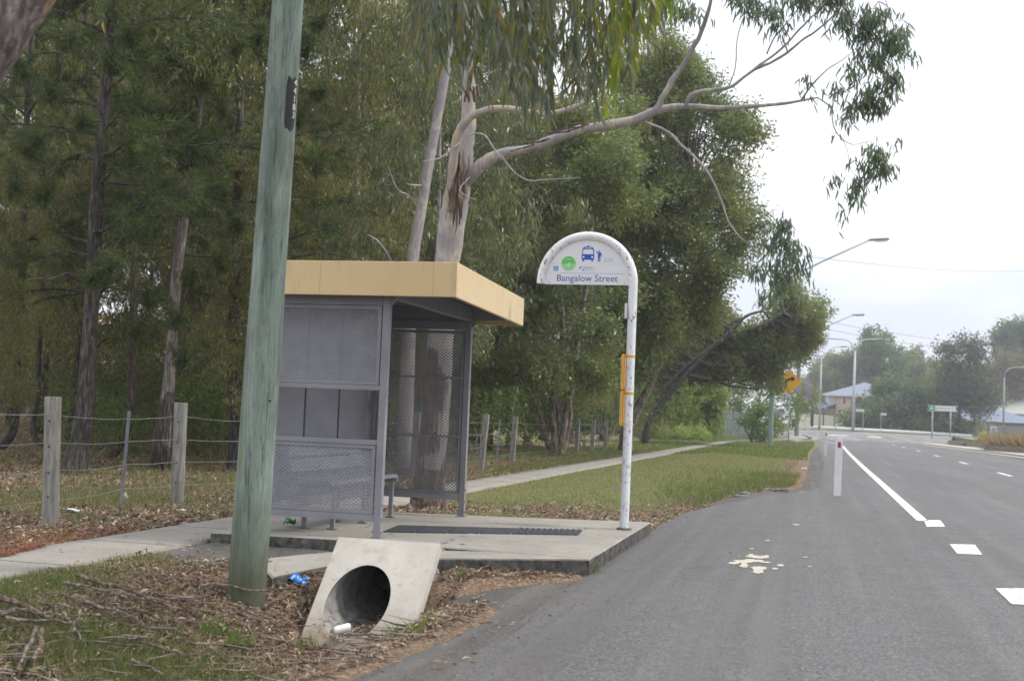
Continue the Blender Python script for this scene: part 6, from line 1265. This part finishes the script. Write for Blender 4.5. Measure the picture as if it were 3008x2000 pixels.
# far trees behind the junction
FT = [('far_tree', 'dark rounded leafy tree right of the brick house', (2600, 1262, 172), [(2535, 1185), (2560, 1135), (2620, 1115), (2700, 1130), (2760, 1150), (2800, 1190), (2800, 1250), (2760, 1275), (2575, 1262), (2540, 1235)], 60, 22, 38, 172, 6, leafmat('far_bushy_leaf', [(.085, .125, .05), (.10, .145, .055), (.07, .105, .048), (.125, .16, .06), (.16, .18, .07)], .35, .5), .50, 15),
      ('far_tree', 'tall feathery grey green gum behind the two-armed lamp', (2570, 1200, 236), [(2520, 1050), (2540, 985), (2590, 975), (2635, 1010), (2660, 1060), (2650, 1120), (2570, 1110), (2530, 1100)], 44, 18, 30, 236, 6, FARL, .6, 10),
      ('far_tree', 'broad yellow green tree above the brick house roof', (2470, 1190, 240), [(2425, 1070), (2460, 1035), (2510, 1030), (2530, 1080), (2525, 1140), (2420, 1160), (2415, 1110)], 36, 18, 30, 240, 5, FARY, .6, 11),
      ('far_tree', 'olive tree crown left of the brick house behind the steel lamp', (2440, 1200, 262), [(2400, 1080), (2420, 1060), (2450, 1080), (2460, 1180), (2405, 1200), (2395, 1130)], 26, 18, 28, 262, 5, FARL, .62, 11),
      ('far_tree', 'mixed green crown in the row behind the dark rounded tree', (2690, 1200, 250), [(2640, 1060), (2690, 1035), (2740, 1050), (2760, 1110), (2740, 1150), (2640, 1140)], 34, 20, 30, 250, 5, FARY, .62, 10),
      ('far_tree', 'tall dark feathery tree with open top behind the direction sign', (2816, 1270, 166), [(2752, 1020), (2765, 990), (2800, 1010), (2830, 980), (2862, 968), (2885, 1000), (2890, 1060), (2925, 1080), (2930, 1180), (2905, 1215), (2860, 1220), (2800, 1190), (2770, 1120)], 62, 18, 34, 166, 5, FARD, .42, 11),
      ('far_tree', 'pale leaved tall gum at the upper right edge', (2990, 1200, 250), [(2920, 1010), (2945, 965), (3000, 940), (3060, 950), (3060, 1060), (2990, 1060), (2930, 1060)], 32, 20, 32, 250, 5, FARL, .62, 11),
      ('far_tree', 'orange tinged tree behind the cut off street lamp', (2960, 1230, 235), [(2900, 1080), (2950, 1050), (3060, 1040), (3070, 1180), (2980, 1200), (2920, 1180)], 44, 20, 34, 235, 5, leafmat('far_orange_leaf', [(.16, .14, .05), (.19, .14, .045), (.13, .13, .05), (.15, .155, .055)], .35, .6), .6, 12),
      ('far_tree', 'yellow tipped slim tree beside the tall dark feathery tree', (2750, 1240, 200), [(2735, 1090), (2755, 1070), (2775, 1090), (2770, 1150), (2740, 1150)], 12, 14, 20, 200, 3, FARY, .45, 12)]
for k, (nm, lab, b_, poly, n, r0, r1, D, dd, lm, Lf, ncl) in enumerate(FT):
    bp = dep(*b_); cx = np.mean([p[0] for p in poly]); cy = np.mean([p[1] for p in poly]); yb = max(p[1] for p in poly)
    ftree(nm, lab, bp, poly, n, r0, r1, D, dd, lm, ROUGHB, [([(b_[0]+4, (b_[1]+cy)/2), (cx, cy)], [12, 10, 5]), ([(b_[0]-3, (b_[1]+yb)/2), (cx-25, cy+10)], [8, 7, 3])], Lf, ncl, 80+k, 'trees beyond the junction', crad=.38)
# far-off wood that closes the view behind everything: one mass nobody could count
rng = np.random.default_rng(99); cen, rr = [], []
for k in range(150):
    px = rng.uniform(2380, 3060); D = rng.uniform(275, 330); py = rng.uniform(1085, 1240); cen.append(dep(px, py, D)); r = rng.uniform(1.6, 3.2); rr.append((r, r, r*.8))
for k in range(60):
    x = rng.uniform(-60, -22); y = rng.uniform(80, 130); cen.append(np.array([x, y, rng.uniform(.5, 4.5)])); r = rng.uniform(1.6, 3); rr.append((r, r, r))
for k in range(40):
    y = rng.uniform(84, 125); cen.append(np.array([-12-rng.uniform(0, 9), y, rng.uniform(.8, 5)])); r = rng.uniform(1.2, 2.2); rr.append((r, r, r))
C, A, _ = cluster_leaves(np.array(cen), rr, 9, 22, .5, 'spray', rng); tag(leaf_mesh('distant_wood', C, A, rng.uniform(.5, .95, len(C)), .34, rng, FARL, None), kind='stuff')
for k, (px, py, rx, D, lab) in enumerate(((2600, 1250, 5.0, 168, 'low dark scrub behind the guardrail below the rounded tree'), (2690, 1256, 4.5, 168, 'low dark scrub behind the guardrail left of the direction sign'), (2775, 1262, 4.0, 170, 'low dark scrub behind the legs of the direction sign'), (2545, 1246, 2.6, 168, 'small dark scrub behind the white street name blade'))):
    rg = np.random.default_rng(600+k); c = dep(px, py, D); o = thing('scrub', lab, 'shrub', c-[0, 0, 1.2]); cen = [c+[rg.uniform(-rx, rx), rg.uniform(-1.5, 1.5), rg.uniform(-.6, 1.3)] for i in range(12)]
    C, A, _ = cluster_leaves(np.array(cen), [(1.5, 1.2, 1.0)]*12, 30, 16, .3, 'spray', rg); leaf_mesh('leaves', C, A, rg.uniform(.25, .5, len(C)), .2, rg, BUSH, o)
    m = MB()
    for q in cen: m.tube(wig(c-[0, 0, 1.4], q, rg, 5, .1), .04, 5, cap=False)
    m.build('stems', ROUGHB, o)
# planter plants
STRAW = leafmat('brown_grass_blade', [(.25, .18, .09), (.30, .23, .12), (.21, .15, .08), (.19, .16, .08), (.34, .27, .15)], .35, .6)
c = BEDS[0]; n = 9000; u, w = rng.random((2, n)); P = (c[0]*(1-u)[:, None]+c[1]*u[:, None])*(1-w)[:, None]+(c[3]*(1-u)[:, None]+c[2]*u[:, None])*w[:, None]
hgt = .55+.45*np.sin(P[:, 0]*2.1+P[:, 1]*.7)**2; A = nrm(np.stack([rng.normal(0, .55, n), rng.normal(0, .55, n), np.ones(n)], 1)); o = leaf_mesh('brown_grass', P+[0, 0, .3], A, hgt*rng.uniform(.6, 1.1, n), .05, rng, STRAW, None, curve=.3); tag(o, 'mound of dry brown ornamental grass filling the timber edged bed', 'grass', kind='stuff')
c = BEDS[1]; p = c[0]*.25+c[1]*.5+c[2]*.25
shrub(p, .9, .3, 95, 'low bright green ground plant in the low timber bed', YOUNG, .2, .09, 160); y_ = shrub(p+[.5, .3, 0], .55, .7, 96, 'small yellow leaved plant in the low timber bed', leafmat('yellow_foliage', [(.30, .27, .05), (.36, .31, .05), (.24, .25, .05)], .4, .5), .22, .1, 130)
for q in (o, y_): pass
# ------------------------------------------------------------------ grass, leaf litter, fallen sticks
rng = np.random.default_rng(12)
GRASS = leafmat('grass_blade', [(.10, .145, .038), (.125, .165, .046), (.085, .125, .036), (.16, .18, .06), (.135, .155, .065), (.23, .21, .10), (.11, .145, .046)], .45, .5)
VERGE = leafmat('verge_grass_blade', [(.19, .245, .085), (.235, .275, .105), (.17, .225, .08), (.29, .285, .145), (.22, .245, .11), (.35, .32, .19), (.20, .255, .085)], .5, .55)
DRYG = leafmat('dry_grass_blade', [(.26, .22, .12), (.33, .28, .16), (.22, .19, .095), (.40, .34, .21), (.17, .18, .075)], .4, .6)
def scatter(x0, x1, y0, y1, n, fn, power=1.0):
    """points kept with a probability from the ground zones, thinner far away"""
    x = rng.uniform(x0, x1, n); y = y0+(y1-y0)*rng.random(n)**power; w = fn(x, y); k = rng.random(n) < w; x, y = x[k], y[k]
    return np.stack([x, y, terr(x, y)], 1)
def hard(x, y): # paved places where nothing grows
    path = (x > -5.9) & (x < -5.0) & (y < 86)
    sl = (x > -4.98) & (x < -1.63) & (y > 9.62-.0*(x)) & (y < 13.0+.13*np.clip((x+3.5), 0, 2)+.25*np.clip(x+3.5, 0, 2)*.7)
    fr = (x > -4.1) & (x < -1.63) & (y > 9.33+np.where(x < -2.74, (-2.74-x)*-.75, (x+2.74)*.25)) & (y < 9.9)
    hw = (x > -3.32) & (x < -2.48) & (y > 7.8) & (y < 8.75)
    pa = (x > -5.0) & (x < -3.9) & (y > 8.9) & (y < 9.9)
    return path | sl | fr | hw | (x > xl(y)-.01-np.where(y > 19, sh2(y), 0)) | pa | ((y < 9.4) & (x > shl(y)+.05*wob(y, y*2, 4)+.02))
def fg_(x, y): a = zones(x, y); return np.where(hard(x, y), 0, a[0]*(1-.55*a[2]))
def fd_(x, y): a = zones(x, y); return np.where(hard(x, y), 0, a[0]*a[2]*.8+.10*a[2]+.22*a[0]*(y < 9))
def fl_i(x, y): a = zones(x, y); return np.where(hard(x, y), 0, a[1])
def blades(name, P, L, W, mat, lean=.45):
    n = len(P); clump = nrm(np.stack([wob(P[:, 0]*9, P[:, 1]*9), wob(P[:, 0]*9+5, P[:, 1]*9-3), np.ones(n)*3], 1)); A = nrm(clump+np.stack([rng.normal(0, lean, n), rng.normal(0, lean, n), np.zeros(n)], 1)); return tag(leaf_mesh(name, P-[0, 0, .008], A, L, W, rng, mat, None), kind='stuff')
P = np.concatenate([scatter(-6, -2.2, 3.6, 9.4, 150000, fg_), ]); h = .036+.048*np.clip(wob(P[:, 0], P[:, 1], 1.9)+.4, 0, 1.4); blades('bank_grass', P, h*rng.uniform(.6, 1.5, len(P)), .0055, GRASS)
P = scatter(-6.2, -2.2, 3.6, 9.4, 90000, fd_); blades('dry_bank_grass', P, rng.uniform(.03, .10, len(P)), .0055, DRYG, .8)
P = scatter(-5.0, -1.0, 12.8, 46, 230000, fg_, 1.35); blades('verge_grass', P, rng.uniform(.025, .065, len(P))*(1+.5*np.clip(wob(P[:, 0], P[:, 1], .8), -.6, 1)), .006+.00035*(P[:, 1]-12), VERGE, .7)
P = scatter(-5.0, -.5, 12.8, 46, 190000, fd_, 1.35); blades('dry_verge_grass', P, rng.uniform(.025, .065, len(P)), .006+.00035*(P[:, 1]-12), DRYG, .8)
P = scatter(-8.6, -5.85, 7, 44, 200000, lambda x, y: fg_(x, y)*.9, 1.5); blades('fence_grass', P, rng.uniform(.05, .15, len(P))*(1+1.0*np.clip((-7.2-P[:, 0]), 0, 1)), .006+.0003*(P[:, 1]-10), GRASS, .5)
P = scatter(-8.6, -5.9, 7, 44, 110000, fd_, 1.5); blades('dry_fence_grass', P, rng.uniform(.04, .13, len(P))*(1+.8*np.clip((-7.2-P[:, 0]), 0, 1)), .006+.0003*(P[:, 1]-10), DRYG, .7)
P = scatter(-24, -8.4, 11, 42, 110000, lambda x, y: np.clip(.35+.5*wob(x, y, 1.1), 0, 1)); k = rng.random(len(P)) < .25; blades('wood_grass', P[k], rng.uniform(.08, .28, k.sum()), .014, GRASS, .5); k2 = ~k & (rng.random(len(P)) < .6); blades('dry_wood_grass', P[k2], rng.uniform(.06, .22, k2.sum()), .014, leafmat('shaded_straw_blade', [(.15, .12, .06), (.19, .155, .08), (.12, .105, .05), (.22, .18, .10), (.10, .10, .045)], .35, .7), .7)  # dry blades in darker straw colours, imitating shade under the trees
P = scatter(-9, 0, 46, 118, 120000, lambda x, y: np.where(hard(x, y), 0, .9), 1.2); k = rng.random(len(P)) < .5; blades('far_verge_grass', P[k], rng.uniform(.05, .12, k.sum()), .035, YOUNG, .6); blades('dry_far_verge_grass', P[~k], rng.uniform(.04, .1, (~k).sum()), .035, DRYG, .8)
# long grass tufts by the bus bay and weeds round the culvert
Cs = []
for (px, py, rx, n, hh) in ((2080, 1480, .35, 500, .26), (2150, 1462, .3, 400, .24), (2060, 1455, .5, 500, .2), (2200, 1440, .5, 700, .22), (2270, 1425, .45, 700, .24), (2310, 1405, .5, 700, .22), (2180, 1405, .8, 700, .2), (2120, 1430, .6, 500, .2), (2320, 1430, .3, 300, .2)):
    c = gt(px, py); x, y = c[0]+rng.normal(0, rx, n), c[1]+rng.normal(0, rx*2.0, n); k = ~hard(x, y); Cs.append(np.stack([x[k], y[k], terr(x[k], y[k])], 1))
P = np.concatenate(Cs); blades('long_grass', P, rng.uniform(.08, .22, len(P)), .010, GRASS, .45)
Cs = []
for (px, py, n) in ((975, 1858, 40), (1075, 1865, 34), (1255, 1842, 24), (1195, 1870, 30), (1020, 1885, 30), (1350, 1700, 10), (905, 1905, 26), (1745, 1690, 26), (1100, 1885, 24), (700, 1905, 60), (640, 1860, 60)):
    c = gt(px, py); x, y = c[0]+rng.normal(0, .045, n), c[1]+rng.normal(0, .07, n); Cs.append(np.stack([x, y, terr(x, y)], 1))
P = np.concatenate(Cs); blades('culvert_weeds', P, rng.uniform(.06, .15, len(P)), .010, YOUNG, .5)

LITTER = leafmat('fallen_leaf', [(.18, .12, .082), (.26, .18, .125), (.12, .08, .056), (.34, .255, .18), (.21, .125, .082), (.45, .36, .27), (.15, .11, .085), (.28, .19, .115), (.10, .07, .05), (.13, .10, .08), (.09, .065, .05), (.20, .15, .11)], .12, .7)
def litter(name, P, L, W, mat=LITTER, up=.012, tilt=.28):
    n = len(P); a = rng.uniform(0, 6.28, n); A = np.stack([np.cos(a), np.sin(a), rng.normal(0, tilt, n)], 1)
    A = nrm(A); Sd = nrm(np.stack([-np.sin(a), np.cos(a), rng.normal(0, .45, n)], 1)); C = P+[0, 0, up]; L = L[:, None]; W = W[:, None]; cv = rng.normal(0, .22, (n, 1))*L; lift = np.abs(rng.normal(0, .14, (n, 1)))*L
    V = np.stack([C-A*L/2, C-Sd*W/2+Sd*cv*.6+[0, 0, 1]*lift, C+A*L/2, C+Sd*W/2+Sd*cv*.6+[0, 0, 1]*lift], 1)
    return tag(mesh_np(name, V, np.arange(n*4).reshape(-1, 4), mat), kind='stuff')
P = scatter(-6, -1.75, 3.6, 9.9, 62000, fl_i); litter('leaf_litter', P, .02+.085*rng.random(len(P))**1.8, rng.uniform(.005, .022, len(P)))
n = 420; x = rng.normal(pcx, .09, n).clip(pcx-.19, pcx+.19); y = rng.uniform(7.72, 8.7, n); litter('pipe_litter', np.stack([x, y, pcz-np.sqrt(pr**2-(x-pcx)**2)+.012+.01*rng.random(n)], 1), rng.uniform(.02, .08, n), rng.uniform(.006, .02, n))
P = scatter(-8.6, -5.85, 7, 46, 60000, fl_i, 1.5); litter('leaf_litter', P, rng.uniform(.04, .12, len(P)), rng.uniform(.014, .034, len(P)))
P = scatter(-5.0, -.6, 12.9, 40, 60000, fl_i, 1.5); litter('leaf_litter', P, rng.uniform(.035, .10, len(P)), rng.uniform(.012, .03, len(P)))
P = scatter(-24, -8.5, 11, 40, 45000, fl_i); litter('leaf_litter', P, rng.uniform(.06, .16, len(P)), rng.uniform(.02, .05, len(P)))
# blown litter on the paved surfaces
def on(z0, n, x0, x1, y0, y1, fn): x = rng.uniform(x0, x1, n); y = rng.uniform(y0, y1, n); k = rng.random(n) < fn(x, y); return np.stack([x[k], y[k], np.full(k.sum(), z0)], 1)
P = np.concatenate([on(-.012, 5200, -2.4, -1.0, 3.8, 9.6, lambda x, y: np.where(x > shl(y), .30*np.exp(-np.clip(x-shl(y), 0, 9)/.22)+.02*np.exp(-np.clip(x+1.62, 0, 9)/.4), 0)), on(.002, 5200, -2.6, .4, 13.4, 40, lambda x, y: np.exp(-np.abs(x-xl(y)+sh2(y)*.6)/.12)*.8), on(.003, 200, -1.5, 4, 5, 20, lambda x, y: .28+0*x), on(S-.004, 90, -4.9, -1.7, 9.9, 12.9, lambda x, y: .35+0*x), on(.024, 300, -5.85, -5.02, 4, 30, lambda x, y: .35+0*x), on(.024, 800, -5.85, -5.02, 5, 30, lambda x, y: np.exp(-np.minimum(x+5.85, -5.02-x)/.05)), on(.014, 240, -5, -3.9, 8.9, 9.9, lambda x, y: .6+0*x)])
litter('blown_litter', P, rng.uniform(.02, .08, len(P)), rng.uniform(.006, .018, len(P)), up=.006, tilt=.05)
# rust red pine needles drifted over the path edge
NEED = leafmat('fallen_needle', [(.22, .085, .045), (.28, .12, .065), (.17, .07, .04), (.33, .16, .09)], .1, .8)
n = 16000; y = rng.uniform(6.8, 10.6, n); x = -5.93-np.abs(rng.normal(0, .38, n))+.13*wob(y, y, 2)*1.0+.24*np.exp(-((y-8.2)/.6)**2); z = np.where(x > -5.87, .026, terr(x, y)); litter('pine_needle_drift', np.stack([x, y, z], 1), rng.uniform(.05, .12, n), rng.uniform(.003, .006, n), NEED, .008, .12)
# bark and twig shreds: uncountable
tw = MB()
for k in range(900):
    if k < 330 or k > 700: x, y = rng.normal(-3.45, .75), rng.normal(6.2, 1.3)
    elif k < 430: x, y = rng.normal(-3.75, .22), rng.normal(5.05, .32)
    elif k < 520: x, y = rng.uniform(-2.6, -1.75), rng.uniform(5.5, 9.2)
    else: x, y = rng.uniform(-8.2, -6.0), rng.uniform(8, 22)
    if hard(np.array(x), np.array(y)) or y < 3.8: continue
    a = rng.normal(-.3, .75) if k < 430 or k > 700 else rng.uniform(0, 3.14); L = rng.uniform(.08, .5); p = np.array([x, y, float(terr(x, y))+.015]); d = np.array([math.cos(a), math.sin(a), rng.normal(0, .08)])*L/2; q = wig(p-d, p+d, rng, 5, .12); q[:, 2] = np.maximum(q[:, 2], p[2]-.004)
    tw.tube(q, np.array([.5, 1, 1, .9, .3])*rng.uniform(.0025, .0065), 4, cap=False, mi=int(rng.random() < .45))
tag(tw.build('twig_litter', [TWIG, PEEL]), kind='stuff')
STICK = bark('grey_stick_bark', [(.15, .115, .095), (.26, .21, .175), (.36, .30, .25)], 9, (1, 1, 1), (.08, .06, .05), local=False); STICKR = bark('brown_bark_strip', [(.11, .07, .05), (.20, .135, .10), (.28, .20, .155)], 9, (1, 1, 1), (.06, .04, .03), local=False)
def stick(px, w, label, mat=STICK, lift=.02, fork=None, D=None):
    P = np.array([gt(*p)+[0, 0, lift+.018+w/F0*6*.5] for p in px]) if D is None else np.array([dep(*p, D) for p in px]); w = w*1.35
    o = thing('fallen_branch', label, 'branch', P[len(P)//2]-[0, 0, lift], 'fallen sticks and bark on the bank'); Pp, r = smooth_path(P, np.full(len(P), w/F0*6.3/2), 4); r = np.minimum(r*.82, .0165)*np.linspace(1.15, .5, len(r))*(1+.2*rng.normal(0, 1, len(r)).clip(-1, 1)); Pp = Pp+rng.normal(0, .006, Pp.shape)*[1, 1, .5]; m = MB(); m.tube(Pp, r, 6); m.build('stem', mat, o, auto=35)
    if fork is not None:
        Q = np.array([gt(*p)+[0, 0, lift+.03] for p in fork]); m = MB(); m.tube(Q, np.linspace(w/F0*6.3/2*.8, .003, len(Q)), 7); m.build('fork', mat, o, smooth=True)
stick([(228, 1712), (300, 1735), (385, 1758), (450, 1785), (503, 1806)], 14, 'longest straight brown stick lying across the grass bank', STICKR)
stick([(188, 1728), (240, 1742), (310, 1757)], 10, 'pale straight stick above the longest brown stick', STICK)
stick([(240, 1788), (300, 1806), (345, 1818), (396, 1835)], 12, 'grey stick in the middle of the grass bank', STICK, fork=[(390, 1832), (404, 1822), (400, 1842), (414, 1858)])
stick([(-10, 1790), (50, 1808), (100, 1830), (148, 1852)], 26, 'thick dark bark slab at the left edge of the bank', STICKR, .03)
stick([(-10, 1852), (20, 1842), (45, 1833), (76, 1835)], 16, 'short pale stub beside the thick bark slab', STICK, .05)
stick([(488, 1796), (530, 1788), (556, 1780), (574, 1762), (588, 1728), (612, 1716), (668, 1718), (735, 1733), (800, 1728), (850, 1727)], 11, 'curved pale branch lying across the foot of the power pole', STICK, .05, D=Dp-.16)
stick([(182, 1834), (205, 1862), (222, 1885), (243, 1920)], 9, 'forked stick standing out of the grass near the bark pile', STICK, .04, fork=[(212, 1868), (226, 1856), (238, 1836)])
stick([(104, 1894), (84, 1940), (58, 2000)], 11, 'light stick leaning out of the bark pile at the lower left', STICK, .06)
stick([(328, 1764), (360, 1768), (396, 1771)], 14, 'short thick grey stick in the grass with a cut end', STICK)
stick([(372, 1902), (405, 1894), (440, 1884)], 8, 'short tan twig low on the grass bank', STICK)
stick([(392, 1812), (425, 1818), (462, 1827)], 9, 'pinkish bark shred right of the grey stick', STICKR)
stick([(410, 1908), (480, 1928), (548, 1948)], 9, 'thin dark stick at the bottom of the grass bank', STICK)
stick([(386, 1962), (430, 1982), (478, 2006)], 10, 'pale stick touching the bottom edge of the picture', STICK)
stick([(122, 1905), (112, 1945), (92, 1998)], 20, 'broad bark strip standing in the pile at the lower left', STICKR, .06)
stick([(20, 1858), (80, 1866), (142, 1862), (200, 1870)], 10, 'long grey twig lying over the bark pile', STICK, .05)
stick([(60, 1828), (110, 1842), (150, 1836), (188, 1822)], 9, 'bent brown stick with a raised tip left of the grass', STICKR, .05)
stick([(772, 1799), (820, 1778), (872, 1756)], 10, 'brown stick sloping up towards the culvert wall', STICKR, .02)
stick([(700, 1798), (740, 1822), (790, 1846)], 9, 'grey stick in the litter left of the culvert mouth', STICK)
stick([(868, 1812), (885, 1838), (905, 1872)], 9, 'bark shred leaning on the lower corner of the culvert wall', STICKR, .03)
stick([(690, 1758), (745, 1768), (790, 1760)], 7, 'thin grey twig at the base of the power pole', STICK)
stick([(1380, 1706), (1410, 1690), (1440, 1672)], 9, 'brown stick in the litter beside the slab front', STICKR, .02)
stick([(1405, 1842), (1480, 1832), (1548, 1806)], 5, 'thin bark thread on the dusty shoulder', STICKR, .0)
stick([(1800, 1660), (1850, 1661), (1905, 1660)], 5, 'thin red brown twig on the asphalt beside the slab corner', STICKR, .0)
stick([(1385, 1776), (1410, 1766), (1436, 1752)], 7, 'pale bark chip on the shoulder litter', STICK, .01)

# ------------------------------------------------------------------ light, sky, camera
w = bpy.data.worlds.new('World'); sc.world = w; w.use_nodes = True; nt = w.node_tree; nt.nodes.clear()
N = lambda ty: nt.nodes.new(ty)
SUN_EL, SUN_AZ = rad(56), rad(78)                            # azimuth measured from +Y towards +X
sky = N('ShaderNodeTexSky'); sky.sky_type = 'NISHITA'; sky.sun_disc = False; sky.sun_elevation = SUN_EL; sky.sun_rotation = SUN_AZ; sky.air_density = 1.2; sky.dust_density = 3.0
tc = N('ShaderNodeTexCoord'); mp = N('ShaderNodeMapping'); mp.inputs['Scale'].default_value = (1, 1, 3.2); nt.links.new(tc.outputs['Generated'], mp.inputs[0])
nz = N('ShaderNodeTexNoise'); nz.inputs['Scale'].default_value = 2.6; nz.inputs['Detail'].default_value = 6; nz.inputs['Roughness'].default_value = .55; nt.links.new(mp.outputs[0], nz.inputs[0])
sp = N('ShaderNodeSeparateXYZ'); nt.links.new(tc.outputs['Generated'], sp.inputs[0])
cr = N('ShaderNodeValToRGB'); e = cr.color_ramp; e.elements[0].position = 0; e.elements[0].color = (7.3, 7.5, 8.2, 1); e.elements[1].position = .36; e.elements[1].color = (12.0, 12.3, 12.9, 1); nt.links.new(sp.outputs['Z'], cr.inputs[0])
m2 = N('ShaderNodeValToRGB'); e = m2.color_ramp; e.elements[0].position = .40; e.elements[0].color = (.84, .86, .91, 1); e.elements[1].position = .62; e.elements[1].color = (1.16, 1.14, 1.10, 1); nt.links.new(nz.outputs['Fac'], m2.inputs[0])
mu = N('ShaderNodeMix'); mu.data_type = 'RGBA'; mu.blend_type = 'MULTIPLY'; mu.inputs[0].default_value = 1; nt.links.new(cr.outputs[0], mu.inputs[6]); nt.links.new(m2.outputs[0], mu.inputs[7])
mx = N('ShaderNodeMix'); mx.data_type = 'RGBA'; mx.inputs[0].default_value = .88; nt.links.new(sky.outputs[0], mx.inputs[6]); nt.links.new(mu.outputs[2], mx.inputs[7])
bg = N('ShaderNodeBackground'); bg.inputs['Strength'].default_value = .1; nt.links.new(mx.outputs[2], bg.inputs[0]); ow = N('ShaderNodeOutputWorld'); nt.links.new(bg.outputs[0], ow.inputs[0])
sl = bpy.data.lights.new('sun', 'SUN'); sl.energy = 2.0; sl.angle = rad(9); sl.color = (1, .95, .87); so = bpy.data.objects.new('sun', sl); COL.objects.link(so)
dv = Vector((math.sin(SUN_AZ)*math.cos(SUN_EL), math.cos(SUN_AZ)*math.cos(SUN_EL), math.sin(SUN_EL))); so.rotation_euler = dv.to_track_quat('Z', 'Y').to_euler(); so.location = (6, 0, 12)
# humid air: far things fade
hz_ = MB(); hz_.bx(-430, 430, -70, 420, -2.6, 24); t = NT('humid_air'); t.t.nodes.remove(t.out); out = t.n('ShaderNodeOutputMaterial'); pv = t.n('ShaderNodeVolumePrincipled'); pv.inputs['Color'].default_value = (.86, .90, 1, 1); pv.inputs['Density'].default_value = HAZE; pv.inputs['Anisotropy'].default_value = .2; t.l(pv.outputs[0], out.inputs['Volume'])
if HAZE > 0: tag(hz_.build('haze', t.m), kind='stuff')
cam = bpy.data.cameras.new('camera'); cam.sensor_width = 23.5; cam.sensor_fit = 'HORIZONTAL'; cam.lens = F0/W0*23.5; cam.clip_end = 3000; cam.clip_start = .05
co = bpy.data.objects.new('camera', cam); COL.objects.link(co); co.matrix_world = Matrix(((*[CR[0], CU[0], -CW[0]], 0), (*[CR[1], CU[1], -CW[1]], 0), (*[CR[2], CU[2], -CW[2]], CAMH), (0, 0, 0, 1)))
cam.dof.use_dof = True; cam.dof.focus_distance = 12.5; cam.dof.aperture_fstop = 2.4
sc.camera = co
sc.view_settings.view_transform = 'Standard'; sc.view_settings.look = 'None'; sc.view_settings.gamma = 1; sc.view_settings.exposure = EXPO
sc.cycles.use_denoising = True; sc.cycles.denoising_prefilter = 'ACCURATE'; sc.cycles.max_bounces = 7; sc.cycles.transparent_max_bounces = 8; sc.cycles.volume_bounces = 0; sc.cycles.caustics_reflective = False; sc.cycles.caustics_refractive = False; sc.cycles.filter_width = 1.6
